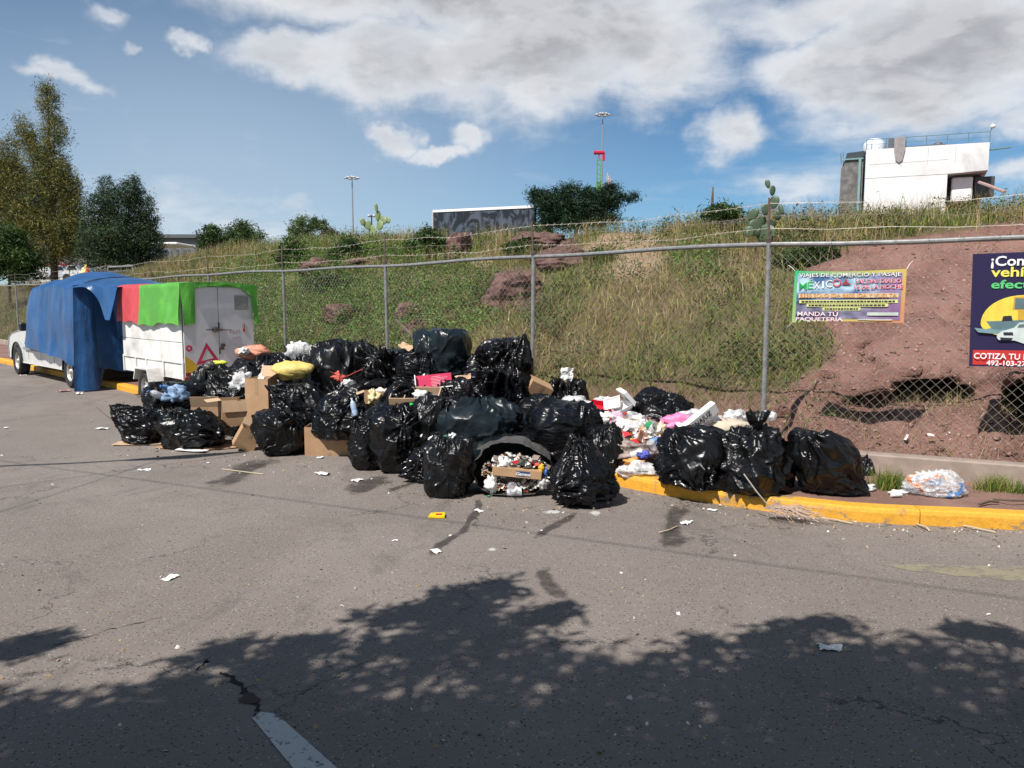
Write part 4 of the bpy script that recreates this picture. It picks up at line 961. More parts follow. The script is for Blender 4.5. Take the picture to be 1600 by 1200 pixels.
crumpled('plastic_bag', 'white carrier bag on the skyline of the heap near the trailer', 'plastic bag', at(465, 548, 11.9), .34, (.7, .7, .69), 116, 'milky', (1.1, .8, .85), amp=.5)
crumpled('plastic_bag', 'small clear film peak right of the white carrier bag', 'plastic bag', at(489, 550, 11.8), .18, (.7, .7, .69), 117, 'milky', (.6, .6, 1.1), amp=.4)
crumpled('plastic_bag', 'orange pink sack on top of the bag next to the trailer doors', 'plastic bag', at(395, 550, 12.3), .42, (.62, .25, .16), 118, None, (1.3, .7, .55), amp=.3)
crumpled('tissue', 'white tissue at the end of the orange pink sack', 'tissue', at(381, 549, 12.1), .16, (.85, .84, .82), 119, 'paper', amp=.7)
crumpled('wrapper', 'lime yellow wrapper under the pink triangle', 'wrapper', at(343, 567, 12.1), .18, (.55, .58, .05), 120, None, (1.5, .6, .4), amp=.3)
crumpled('plastic_bag', 'grey film lump left of the lime yellow wrapper', 'plastic bag', at(328, 571, 12.0), .2, (.25, .27, .27), 121, 'bag_grey', (1, .7, .7), amp=.3)
crumpled('plastic_bag', 'white and brown film between the draped bag and the tallest carton', 'plastic bag', at(378, 598, 11.2), .30, (.55, .48, .44), 122, 'milky', (1.1, .6, .8), amp=.8)
sheet('paper_sheet', 'white paper at the lip of the tallest carton', 'paper', at(404, 596, 10.9), .22, .14, M['paper'], 3, (.5, -.7, .3))
crumpled('cord', 'tangle of red cord hanging in the dark hollow of the heap', 'cord', at(530, 590, 10.3), .14, (.5, .08, .05), 123, None, (1, .6, .8), amp=1.2)
mb = MB(); mb.tube([(0, 0, 0), (.09, -.02, .03), (.26, 0, .11)], .006, 5); mb.tube([(0, 0, 0), (-.1, 0, .05), (-.16, 0, .08)], .004, 5)
o = mb.build('stick', colm('red_stick', (.35, .06, .04)), loc=at(535, 590, 10.2)); tag(o, 'thin red stick beside the tangle of red cord', 'stick')
crumpled('tissue', 'pale torn scrap below the red cord', 'tissue', at(545, 598, 10.1), .14, (.6, .55, .5), 124, 'milky', amp=.8)
bottle('pale blue bottle at the right edge of the upright carton', at(556, 650, 9.3), .035, .22, colm('ice_blue', (.35, .45, .6), .2), M['white_p'], (-.15, -.25, 0))
crumpled('wrapper', 'yellow white scraps in the small broken carton', 'wrapper', at(583, 622, 9.8), .17, (.65, .55, .3), 125, None, (.9, .7, 1.1), amp=.8)
crumpled('plastic_bag', 'white film with red print above the small broken carton', 'plastic bag', at(600, 615, 10.0), .18, (.65, .55, .5), 126, None, (1.3, .6, .8), amp=.7)
crumpled('green_cap', 'bright green bottle cap on the shiny bags', 'bottle cap', at(643, 632, 8.9), .05, (.02, .45, .06), 127, None, (1, .8, .8), amp=.1)
crumpled('tissue', 'white lump lying beside the green bottle cap', 'tissue', at(657, 617, 9.0), .15, (.75, .74, .72), 128, 'paper', (1.2, .7, .8))
crumpled('tissue', 'crumpled paper ball in the neck of the tall upright bag', 'tissue', at(677, 685, 7.85), .085, (.6, .58, .5), 129, 'paper', amp=.8)
crumpled('wrapper', 'white wrapper corner on the neck of the tall upright bag', 'wrapper', at(707, 681, 7.85), .07, (.7, .75, .7), 130, None, amp=.8)
crumpled('wrapper', 'green and white wrapper in the middle of the neck of the tall upright bag', 'wrapper', at(693, 686, 7.82), .09, (.12, .25, .16), 131, None, amp=.8)
sheet('cardboard_scrap', 'torn tan cardboard above the crimson card tray', 'cardboard', at(732, 592, 9.9), .30, .14, M['card_in'], 5, (.4, -.2, .2))
sheet('paper_sheet', 'white triangular paper on the small bag behind the post end of the heap', 'paper', at(884, 585, 10.2), .17, .17, M['paper'], 8, (1.2, .2, .3))
sheet('cardboard_scrap', 'tan scrap on the skyline bag left of the domed crowning bag', 'cardboard', at(634, 543, 10.6), .19, .10, M['card_in'], 9, (.6, .3, -.5))
tray('white foam tray tipped against the flattened black bag, top of the loose waste', on(958, 632, 9.0), (.2, .15, .04), M['foam'], (.9, -.3, -.4))
tray('shallow clear food tray between the pinkish bag and the peach tray', on(990, 676, 8.5), (.17, .12, .04), M['milky'], (.5, .4, .9))
cup('paper_cup', 'white paper cup beside the bright pink bag', 'cup', on(1043, 655, 8.75), .045, .12, M['foam'], (1.2, .9, 0))
cup('plastic_cup', 'milky cup standing mouth up between wrappers near the kerb end of the waste', 'cup', on(1022, 702, 8.2), .042, .10, M['milky'], (.4, -.5, 0))
bottle('clear bottle with a red cap on the left slope of the loose waste', on(930, 662, 8.6), .035, .21, M['milky'], colm('red_cap', (.5, .02, .02)), (1.2, .3, .8))
sheet('cardboard_scrap', 'torn brown cardboard in the middle of the loose waste', 'cardboard', on(975, 680, 8.45), .2, .12, M['card'], 15, (.5, .3, .4))
sheet('newspaper', 'crumpled grey newspaper leaf at the right slope of the loose waste', 'paper', on(1070, 668, 8.55), .26, .2, M['paper'], 16, (.3, .2, .1))
crumpled('plastic_bag', 'white carrier bag between the lettered carton and the beige sack', 'plastic bag', at(1112, 660, 8.5), .24, (.7, .7, .69), 161, 'milky', (1.1, .8, .7), amp=.5)
crumpled('plastic_bag', 'rose tinted film bag under the white foam tray at the left end', 'plastic bag', on(915, 645, 8.85), .2, (.7, .4, .42), 162, 'pinkclear', (1.2, .8, .7), amp=.5)
crumpled('plastic_bag', 'largest pale film bag slumped in the middle of the loose waste', 'plastic bag', on(985, 668), .30, (.7, .6, .58), 171, 'milky', (1.3, .8, .6), amp=.45)
crumpled('plastic_bag', 'soft rose coloured film at the right slope of the loose waste', 'plastic bag', on(1050, 676), .26, (.75, .42, .48), 172, 'pinkclear', (1.3, .8, .6), amp=.45)
crumpled('plastic_bag', 'creamy paper bag below the shallow clear food tray', 'paper bag', on(978, 700), .22, (.62, .52, .44), 173, None, (1.2, .8, .6), amp=.4)
# lettered carton and sack at the fence foot
t = thing('white_carton', 'slim white carton printed with black letters, tilted up on the heap', 'carton', at(1092, 655, 8.35), rot=(.25, -.62, .25))
MB().box((0, 0, 0), (.46, .08, .13), ch=.004).build('carton_body', M['foam'], t)
def text(body, size, mat, parent, loc, rot=(math.pi / 2, 0, 0), align='CENTER', ext=.001, sx=1.0, bold=0.0, name='lettering', spacing=1.0, shear=0.0):
    cu = bpy.data.curves.new(name, 'FONT'); cu.body = body; cu.size = size; cu.align_x = align; cu.align_y = 'CENTER'; cu.extrude = ext; cu.offset = bold; cu.space_character = spacing; cu.shear = shear; cu.resolution_u = 3
    to = bpy.data.objects.new(name, cu); C.objects.link(to); bpy.context.view_layer.update()
    me = bpy.data.meshes.new_from_object(to.evaluated_get(bpy.context.evaluated_depsgraph_get())); C.objects.unlink(to); bpy.data.objects.remove(to)
    me.transform(Matrix.Diagonal((sx, 1, 1, 1))); me.materials.clear(); me.materials.append(mat)
    o = bpy.data.objects.new(name, me); C.objects.link(o); o.parent = parent; o.location = loc; o.rotation_euler = rot; return o
INK = colm('black_ink', (.03, .03, .03), .6)
text('DNAJUZ', .085, INK, t, (0, -.0425, 0), bold=.001, sx=.85)
crumpled('sack', 'beige woven sack lying behind the knotted bag on the pavement', 'sack', at(1135, 668, 8.5), .46, (.5, .43, .33), 133, None, (1.3, .9, .45), amp=.18, rough=.8)
crumpled('plastic_bag', 'thin white film behind the beige woven sack', 'plastic bag', at(1148, 652, 8.7), .26, (.6, .6, .58), 134, 'milky', (1.1, .7, .6), amp=.6)
crumpled('plastic_bag', 'thin grey film above the bright pink bag', 'plastic bag', at(1080, 648, 8.8), .24, (.6, .6, .58), 135, 'milky', (1.3, .7, .5), amp=.4)
crumpled('plastic_bag', 'clear film knot behind the neck of the tall knotted bag', 'plastic bag', at(1200, 650, 8.1), .16, (.6, .6, .58), 136, 'milky', (1.1, .7, .7), amp=.4)
# contents of the open bag
OX = lambda px: (px - 800) * osc
def ob(px, py, dyy=0.0): q = P(px, py, ocy - .17 + dyy); return tuple(q)
crumpled('mixed_waste', 'dark wet waste packed inside the torn open bag', 'rubbish', (ocx, ocy + .06, .22), .58, (.07, .05, .04), 140, None, (1.1, .8, .62), amp=.25, rough=.8)
pts = []
for i in range(420):
    a = rng.random() * 6.28; r_ = math.sqrt(rng.random()); q = P(806 + 53 * r_ * math.cos(a), 739 + 31 * r_ * math.sin(a), ocy - .17 + .05 * rng.random()); pts.append(tuple(q))
scraps(pts, .010, .042, 'spilled_scraps', 'small scraps spilling from the mouth of the torn open bag', wts=[5, 3, .5, .8, .4, 3, .5, .4, .4, 2, 4, 9])
t = thing('cardboard_box', 'long narrow carton with a blue logo in the mouth of the torn open bag', 'cardboard box', ob(808, 738), rot=(0, .09, -.05))
MB().box((0, 0, 0), (.48, .09, .085), ch=.003).build('box_body', M['card'], t)
mb = MB(); mb.box((.06, -.0475, 0), (.13, .002, .05)); mb.build('logo_patch', colm('logo_blue', (.03, .05, .12)), t)
text('Gamesa', .045, M['white_p'], t, (.06, -.0495, -.003), bold=.001, shear=.25)
crumpled('tissue', 'bunched white tissue above the long narrow carton', 'tissue', ob(789, 723, .03), .13, (.85, .84, .82), 141, 'paper', (1.3, .7, .8), amp=.7)
crumpled('tissue', 'white paper at the lower corner of the torn open bag', 'tissue', ob(768, 757), .15, (.85, .84, .82), 142, 'paper', (.8, .6, 1.1), amp=.7)
crumpled('tissue', 'white paper beside the big front bag in the torn open bag', 'tissue', ob(848, 755), .12, (.85, .84, .82), 143, 'paper', (.9, .6, 1.0), amp=.7)
crumpled('wrapper', 'yellow wrapper at the end of the long narrow carton', 'wrapper', ob(846, 733), .09, (.72, .42, .02), 144, None, (.6, .5, 1.3), amp=.4)
crumpled('wrapper', 'blue wrapper next to the yellow wrapper in the torn open bag', 'wrapper', ob(853, 738), .07, (.05, .12, .4), 145, None, (.6, .5, 1.2), amp=.4)
crumpled('wrapper', 'dark green lump above the long narrow carton', 'wrapper', ob(814, 722, .04), .10, (.05, .08, .06), 146, None, amp=.3)
crumpled('wrapper', 'small red wrapper above the long narrow carton', 'wrapper', ob(830, 722, .02), .05, (.5, .04, .03), 147, None, amp=.3)
cup('plastic_cup', 'clear plastic cup tipped with its mouth to the road, inside the torn bag edge', 'cup', ob(798, 762, -.06), .045, .10, M['clear'], (1.25, 0, .15), 'clear cups at the torn bag')
g = G(792, 777); cup('plastic_cup', 'clear plastic cup lying on its side on the road before the torn bag', 'cup', (g.x, g.y, .045), .045, .14, M['clear'], (0, 1.5, .05), 'clear cups at the torn bag')
g = G(763, 777); cup('green_cap', 'green bottle cap on the road below the torn open bag', 'bottle cap', (g.x, g.y, 0), .018, .014, colm('cap_green', (.02, .25, .12)))
# big clear bag with blue and orange print on the pavement
g = G(1475, 779, .13)
t = thing('plastic_bag', 'big crumpled clear bag with blue and orange print on the pavement', 'plastic bag', (g.x, g.y + .16, .13))
V, Fc, _ = bagmesh(.31, .19, .24, 151, crump=1.8, nu=90, nv=50, horns=[(.2, 0, 1, .05, .3), (-1, -.1, -.1, .06, .3)])
m, n, b, o_ = newmat('printed_clear_film'); tco = n.n('ShaderNodeTexCoord').outputs['Object']
f = n.noise(tco, 16, 4, .6, 1.0); q1 = n.noise(tco, 4.5, 2, .5, .3)
isb = n.mr(q1, .60, .64); iso = n.mr(q1, .40, .36)
c = n.mix(isb, (.86, .87, .88, 1), (.05, .2, .5, 1)); c = n.mix(iso, c, (.75, .22, .08, 1)); n.link(c, b.inputs['Base Color'])
n.link(n.m('MAXIMUM', n.mr(f, .35, .7, .18, .62), n.m('MULTIPLY', n.m('MAXIMUM', isb, iso), .85)), b.inputs['Alpha']); b.inputs['Roughness'].default_value = .15
n.link(n.n('ShaderNodeBump', i_Strength=.7, i_Distance=.01, i_Height=f).outputs[0], b.inputs['Normal'])
mk('film', V, Fc, m, t, True)
crumpled('tissue', 'white tissues scattered left of the big clear bag', 'tissue', tuple(G(1404, 770, .14)), .13, (.8, .8, .8), 152, 'paper', (1.5, .8, .4), amp=.7)
crumpled('foil', 'silvery foil beside the small dark end bag', 'foil', tuple(G(1352, 763, .15)), .15, (.6, .6, .6), 153, 'milky', (1.4, .7, .5), amp=.7)
cup('paper_roll', 'white cardboard roll on the pavement near the tissues', 'paper roll', tuple(G(1392, 774, .15)), .02, .09, M['paper'], (0, 1.5, .1))
# straw broom head over the kerb
g = G(1205, 795, .10)
t = thing('palm_broom', 'worn straw broom head with a thin stick drooping over the yellow kerb', 'broom', (g.x, g.y, .10))
mb = MB()
for i in range(90):
    a = rng.normal(0, .5); L = .14 + .16 * rng.random(); q = Vector((.12 * rng.normal(), .04 * rng.normal(), .05 * rng.random()))
    mb.tube([q * .3, q * .6 + Vector((L * .5, -.05 + a * .1, .02 * rng.normal())), q + Vector((L, -.06 - .12 * rng.random() + a * .1, -.06 * rng.random() - .02))], .0022, 3, False)
mb.build('bristles', colm('straw', (.36, .26, .2), .9), t)
MB().tube([(-.02, 0, .02), (-.14, -.02, .16), (-.25, -.01, .31)], .006, 6).build('stick', colm('pale_stick', (.5, .45, .4), .8), t)
# small litter on the road
lit = [(160, 671, .17, 'palest paper far out on the road before the gaping bag'), (266, 904, .11, 'white torn paper alone on the open road'), (504, 742, .16, 'crumpled paper on the road before the upright carton'),
       (558, 752, .12, 'dirty paper on the road left of the twisted tail bag'), (680, 862, .11, 'white paper at the end of the dark liquid trail'), (617, 845, .05, 'small white scrap left of the liquid trail'),
       (500, 716, .12, 'white paper at the foot of the upright carton'), (1113, 798, .09, 'white paper just off the kerb below the knotted bag'), (1072, 818, .12, 'pale paper lying on the dark stain'),
       (748, 799, .09, 'white shred right of the yellow sachet'), (226, 735, .13, 'faded paper below the flattened cardboard'), (325, 724, .06, 'thin white scrap below the squat shiny bag'), (1297, 1014, .12, 'pale paper in the tree shade'),
       (100, 612, .25, 'pale pink rag on the road by the pickup rear wheel'), (122, 616, .2, 'white paper at the foot of the blue tarp'), (36, 587, .16, 'pale scrap before the pickup front wheel'), (10, 669, .1, 'white scrap nearest the picture edge on the road')]
for i, (px, py, sz, lb) in enumerate(lit):
    g = G(px, py); sheet('paper_scrap', lb, 'paper', (g.x, g.y, 0), sz, sz * .6, M['paper'] if i != 13 else colm('pinkrag', (.55, .3, .32)), 20 + i, (0, 0, i * 1.3), .25, 'scraps of paper on the road', 7)
g = G(682, 808); t = thing('sachet', 'bright yellow sachet lying on the open road', 'sachet', (g.x, g.y, .0), rz=.1)
mk('sachet_body', [(-.075, -.04, .003), (.07, -.055, .005), (.075, .04, .02), (-.05, .03, .022), (-.075, -.04, .016), (.07, -.055, .022), (.075, .04, .034), (-.05, .03, .033)], [(3, 2, 1, 0), (4, 5, 6, 7), (0, 1, 5, 4), (1, 2, 6, 5), (2, 3, 7, 6), (3, 0, 4, 7)], colm('sachet_yellow', (.75, .5, .01), .4), t)
mk('sachet_print', [(-.01, -.02, .0255), (.045, -.028, .0265), (.05, 0, .0325), (-.0, .005, .0325)], [(0, 1, 2, 3)], colm('sachet_print', (.45, .03, .02)), t)
def twig(label, pts, r, mat, name='stick'):
    q = [G(px, py, z) for px, py, z in pts]; c_ = q[0].copy(); o = MB().tube([a - c_ for a in q], r, 5).build(name, mat, loc=c_); tag(o, label, 'stick', 'sticks and stalks on the ground')
dry = colm('dry_stalk', (.45, .36, .24), .9); dark_t = colm('dark_stalk', (.10, .07, .05), .9)
twig('long straw stalk on the road below the tipped carton', [(347, 733, .01), (380, 737, .015), (412, 741, .008)], .006, dry)
twig('pale stalk lying along the kerb below the end bags', [(1275, 808, .01), (1305, 812, .02), (1332, 818, .01)], .007, dry)
twig('dry curled leaf stalk at the kerb right of the pale stalk', [(1432, 819, .01), (1448, 824, .03), (1453, 830, .008)], .009, dry)
twig('longest pale stalk by the kerb under the clear bag', [(1492, 819, .01), (1520, 824, .02), (1556, 832, .01)], .008, dry)
twig('dark stick on the pavement beside the clear bag', [(1530, 788, .15), (1545, 783, .16), (1560, 784, .15)], .012, dark_t)
twig('dark stick on the pavement nearest the picture edge', [(1552, 780, .15), (1580, 782, .17), (1640, 783, .15)], .010, dark_t)
twig('thin bent wire standing left of the gaping bag', [(150, 636, .0), (168, 650, .02), (188, 664, .01)], .005, dark_t)
twig('forked twig on the dark stain by the kerb', [(1030, 832, .01), (1045, 828, .02), (1058, 822, .01)], .006, dry)
# unsorted crumbs along the gutter and the heap front
pts = []
for i in range(900):
    px = 150 + rng.random() * 1450; e = np.interp(px, [150, 400, 560, 700, 860, 960, 1080, 1280, 1600], [690, 712, 738, 778, 797, 770, 785, 812, 832]); q = G(px, e + abs(rng.normal(0, 1)) * 14 - 3, .004); pts.append(tuple(q))
for i in range(420):
    q = G(rng.random() * 1700 - 50, 640 + 560 * rng.random() ** 1.2, .004); pts.append(tuple(q))
scraps(pts, .003, .014, 'road_crumbs', 'tiny crumbs and leaf bits scattered on the road and along the kerb', pal=[(.5, .46, .4), (.3, .2, .12), (.12, .09, .06), (.6, .58, .55), (.4, .3, .12)], wts=[3, 4, 4, 1.5, 2])
pts = []
for i in range(70):
    s = -6 * rng.random() + 1.5; q = along(s); pts.append((q[0] - .1 + rng.normal() * .12 + .45 * N1[0], q[1] + .35 + rng.normal() * .2, .42 + .12 * rng.random()))
scraps(pts, .006, .04, 'fence_foot_litter', 'small litter lying behind the low wall at the fence foot', wts=[5, 3, .5, .5, .5, 3, .3, .3, .3, 2, 4, 5])
# ------------------------------------------------------------------ box trailer
RZV = math.atan2(.70, .714)
WHITE = simple('chalky_white_paint', (.70, .68, .645), .6, var=.08, scale=4, bump=.08, dirt=.4); SEAM = colm('dark_seam', (.05, .045, .04), .9)
DOORW = simple('grey_white_door_paint', (.66, .66, .67), .5, var=.06, scale=3, dirt=.28); PINKP = colm('pink_spray_paint', (.55, .03, .10), .6, var=.25)
tr = thing('box_trailer', 'small white wooden box trailer with pink triangle sprayed on its doors', 'trailer', (-5.795, 13.98, 0), rz=RZV)
TL, TW, TZ0, TZ1 = 3.0, 1.34, .50, 2.16
MB().box((TW / 2, TL / 2, (TZ0 + TZ1) / 2), (TW - .04, TL - .04, TZ1 - TZ0), ch=.01).build('box_core', WHITE, tr)
# side boards, each its own panel
for r_, (za, zb) in enumerate([(.82, 1.16), (1.165, 2.15)]):
    for k_ in range(3):
        ya, yb = .02 + k_ * .99, .02 + (k_ + 1) * .99 - .008
        MB().box((-.004, (ya + yb) / 2, (za + zb) / 2), (.016, yb - ya, zb - za - .006), ch=.004).build('side_panel', WHITE, tr)
MB().box((.012, TL / 2, .655), (.02, TL - .02, .30)).build('lower_board', WHITE, tr)
for y in (.02, .9, 1.75, 2.3, 2.97): MB().box((-.012, y, .66), (.03, .045, .33), ch=.004).build('side_post', WHITE, tr)
MB().box((-.010, TL / 2, .805), (.028, TL, .03), ch=.003).build('side_rail', WHITE, tr)
for s_, xa, xb in ((0, .015, .652), (1, .662, TW - .015)):
    d_ = MB().box(((xa + xb) / 2, .004, 1.345), (xb - xa, .022, 1.60), ch=.004).build('door', DOORW, tr)
    if s_ == 0:
        # pink triangle and ring, yellow corner
        tri = MB(); pts = [(.215, .755), (.630, .83), (.415, 1.155)]; cx_ = sum(p[0] for p in pts) / 3; cz_ = sum(p[1] for p in pts) / 3
        n_ = 0; V = []
        for p in pts: V += [(p[0] - .002, -.0095, p[1])]
        for p in pts: V += [(cx_ + (p[0] - cx_) * .56, -.0095, cz_ + (p[1] - cz_) * .56)]
        tri.add(V, [(0, 1, 4, 3), (1, 2, 5, 4), (2, 0, 3, 5)]); tri.build('painted_triangle', PINKP, d_)
        ring = MB(); V = []
        for i in range(20):
            a = 2 * math.pi * i / 20
            for rr_ in (.022, .058): V.append((.10 + rr_ * math.cos(a), -.0095, 1.06 + rr_ * math.sin(a)))
        ring.add(V, [(2 * i, 2 * i + 1, (2 * i + 3) % 40, (2 * i + 2) % 40) for i in range(20)]); ring.build('painted_ring', PINKP, d_)
        MB().add([(.018, -.0095, .56), (.36, -.0095, .56), (.29, -.0095, .68), (.16, -.0095, .83), (.018, -.0095, .93)], [(0, 1, 2, 3, 4)]).build('painted_corner', colm('yellow_spray', (.72, .46, .03), .6), d_)
        MB().add([(.02, -.011, .562), (.32, -.011, .562), (.32, -.011, .62), (.02, -.011, .63)], [(0, 1, 2, 3)]).build('painted_foot', colm('red_spray', (.30, .02, .02), .7), d_)
    else:
        MB().box((1.10, -.012, 1.87), (.27, .012, .27), ch=.003).build('grey_patch', colm('grey_panel', (.26, .26, .25), .6, var=.2, scale=30), d_)
        MB().box((1.13, -.012, 1.36), (.035, .008, .06)).box((1.115, -.0105, 1.44), (.008, .004, .1)).box((1.145, -.0105, 1.44), (.008, .004, .1)).build('red_tag', colm('red_mark', (.45, .03, .03)), d_)
        g_ = text('FAM', .11, colm('faded_red', (.55, .35, .35), .8), d_, (.95, -.0085, 1.33), ext=.0004, name='scrawl'); g_ = text('TAPS', .08, M['faded_red'], d_, (.98, -.0085, 1.22), ext=.0004, name='scrawl')
MB().box((.62, -.03, 1.38), (.18, .03, .035), ch=.006).box((.58, -.04, 1.39), (.06, .05, .09), ch=.008).tube([(.42, -.025, 1.385), (.9, -.025, 1.37)], .008, 6).build('latch', M['rust'], tr)
MB().box((.72, -.03, 1.10), (.07, .03, .05), ch=.006).box((.70, -.04, 1.05), (.05, .03, .07), ch=.006).build('padlock', M['rust'], tr)
for z in (1.45, 1.0, .7): MB().box((.657, -.006, z), (.03, .012, .12), ch=.002).build('grime_strip', colm('grime', (.07, .06, .055), .9), tr) if z != .7 else None
MB().box((TW / 2, -.002, .53), (TW, .03, .05), ch=.004).build('rear_sill', colm('red_rail', (.28, .04, .03), .7), tr)
# running gear
mb = MB(); mb.box((TW / 2, TL / 2, .43), (.9, TL - .1, .09)); mb.tube([(-.1, 1.35, .29), (TW + .1, 1.35, .29)], .03, 8); mb.box((TW / 2, TL + .4, .42), (.08, 1.0, .08)); mb.build('chassis', M['rust'], tr)
fd = MB(); prof_ = [(-.40, .42), (-.30, .66), (.30, .66), (.40, .42), (.37, .42), (.28, .63), (-.28, .63), (-.37, .42)]
V = [(-.27, 1.35 + a, b_) for a, b_ in prof_] + [(.0, 1.35 + a, b_) for a, b_ in prof_]
fd.add(V, [tuple(range(8)), tuple(range(15, 7, -1))] + [(i, i + 8, (i + 1) % 8 + 8, (i + 1) % 8) for i in range(8)]); fd.build('fender', WHITE, tr)
MB().tube([(.06, 2.35, .6), (.02, 2.33, .06)], .018, 6).box((.02, 2.33, .05), (.12, .12, .02)).build('jack_leg', M['rust'], tr)
RIM = simple('dusty_steel_rim', (.50, .48, .45), .4, .5, var=.15, dirt=.35)
def wheel(parent, x, y, r, w_, side=-1, spokes=6, rimr=.62):
    Mx = Matrix.Rotation(math.pi / 2 * side, 3, 'Y')
    hw = w_ / 2
    t_ = MB().lathe([(r * rimr, -hw * .8), (r * .9, -hw), (r * .97, -hw * .8), (r, -hw * .35), (r, hw * .35), (r * .97, hw * .8), (r * .9, hw), (r * rimr, hw * .8), (r * rimr, -hw * .8)], n=36, M=Mx)
    for i in range(36):
        a = 2 * math.pi * i / 36; q = Mx @ Vector((r * 1.0 * math.cos(a), r * 1.0 * math.sin(a), 0)); t_.box(q, (w_ * .8, .012, .012), Matrix.Rotation(a * side, 3, 'X'))
    wh_ = t_.build('wheel', M['dark'], parent, loc=(x, y, r)); smooth_angle(wh_, 30)
    R_ = r * rimr
    rm = MB().lathe([(R_, hw * .8), (R_ * .96, hw * .75), (R_ * .9, hw * .35), (R_ * .5, hw * .42), (R_ * .28, hw * .6), (R_ * .2, hw * .85), (0, hw * .85)], n=30, M=Mx).build('rim', RIM, wh_); smooth_angle(rm, 40)
    mh = MB()
    for i in range(spokes):
        a = 2 * math.pi * i / spokes; q = Mx @ Vector((R_ * .68 * math.cos(a), R_ * .68 * math.sin(a), hw * .42)); mh.box(q, (.012, R_ * .22, R_ * .22), Matrix.Rotation(a, 3, 'X'))
    mh.build('rim_openings', colm('rim_shadow', (.02, .02, .02)), wh_)
wheel(tr, -.13, 1.35, .285, .19); wheel(tr, TW + .13, 1.35, .285, .19, 1)

# cloth builder: rows of points hung from a line
def cloth(name, rows, mat, parent=None, loc=(0, 0, 0), rz=0.0, colf=None):
    nr_ = len(rows); nc_ = len(rows[0]); V = [p for r_ in rows for p in r_]
    Fc = [(i * nc_ + j, (i + 1) * nc_ + j, (i + 1) * nc_ + j + 1, i * nc_ + j + 1) for i in range(nr_ - 1) for j in range(nc_ - 1)]
    return V, Fc
def tarpmat(name, col, rough=.45):
    m, n, b, o = newmat(name); tco = n.n('ShaderNodeTexCoord').outputs['Object']
    f = n.noise(tco, 2.2, 5, .6, .5); c = n.mix(n.mr(f, .35, .7), tuple(q * .85 for q in col) + (1,), tuple(min(1, q * 1.15 + .01) for q in col) + (1,)); n.link(c, b.inputs['Base Color'])
    b.inputs['Roughness'].default_value = rough; b.inputs['Sheen Weight'].default_value = .1
    h = n.m('ADD', n.noise(n.vm('MULTIPLY', tco, (3, 3, .8)), 1.5, 4, .6, .6), n.m('MULTIPLY', n.noise(tco, 12, 4, .6), .15))
    n.link(n.n('ShaderNodeBump', i_Strength=.5, i_Distance=.05, i_Height=h).outputs[0], b.inputs['Normal'])
    tl = n.n('ShaderNodeBsdfTranslucent', i_Color=c); mx = n.n('ShaderNodeMixShader', i_0=.12); n.link(b.outputs[0], mx.inputs[1]); n.link(tl.outputs[0], mx.inputs[2]); n.link(mx.outputs[0], o.inputs[0])
    return m
BLUE = tarpmat('blue_tarpaulin', (.010, .080, .235), .36); GREEN = tarpmat('green_tarpaulin', (.095, .40, .035), .5); REDT = tarpmat('red_tarpaulin', (.58, .05, .06), .5)
# trailer cover: red front part and green rear part
cov = thing('tarpaulin', 'red and green tarpaulin draped over the top of the white box trailer', 'tarpaulin', (-5.795, 13.98, 0), rz=RZV)
def topz(x, y): return 2.205 + .03 * math.sin(x * 2.2 + .3) + .02 * float(pnoise(x * 2, y * 2, 0, 91))
def cover_piece(ya, yb, n_):
    rows = []
    for i in range(n_ + 1):
        y = ya + (yb - ya) * i / n_; row = []
        zb = 1.47 + .02 * math.sin(y * 9) + .03 * math.sin(y * 3.1)
        for j in range(13):
            t = j / 12; z = zb + (2.19 - zb) * t; o_ = -.035 - (1 - t) * (.05 + .10 * float(pnoise(y * 1.5, t * .6, 2, 98)) + .05 * float(pnoise(y * 4, t, 3, 99)) + .012 * math.sin(y * 9)); row.append((o_, y, z))
        for j in range(1, 13):
            x = -.03 + (TW + .08) * j / 12; row.append((x, y, topz(x, y)))
        for j in range(1, 7):
            row.append((TW + .06 + .03 * math.sin(y * 9) * j / 6, y, topz(TW, y) - .45 * j / 6))
        rows.append(row)
    return rows
V, Fc = cloth('x', cover_piece(1.86, 3.06, 26), None); mk('red_part', V, Fc, REDT, cov, True)
rows = cover_piece(-.03, 1.868, 40); V, Fc = cloth('x', rows, None)
# rear overhang
mb = MB(); mb.v = [tuple(v) for v in V]; mb.f = [tuple(f) for f in Fc]
rr_ = []
for i in range(91):
    x = -.04 + (TW + .10) * i / 90; row = []
    L = np.interp(x, [-.04, .10, .155, .20, .34, .5, 1.0, 1.08, 1.18, 1.27, 1.30, 1.40], [.74, .73, .72, .11, .09, .07, .08, .09, .14, .22, .70, .74])
    for j in range(9):
        t = j / 8; row.append((x + (.03 * t if x < .3 else 0), -.032 - t * L * (.09 + .12 * float(pnoise(x * 4, 1, t, 92))), topz(x, 0) - L * t))
    rr_.append(row)
V2, F2 = cloth('x', rr_, None); mb.add(V2, F2); mb.build('green_part', GREEN, cov, True)

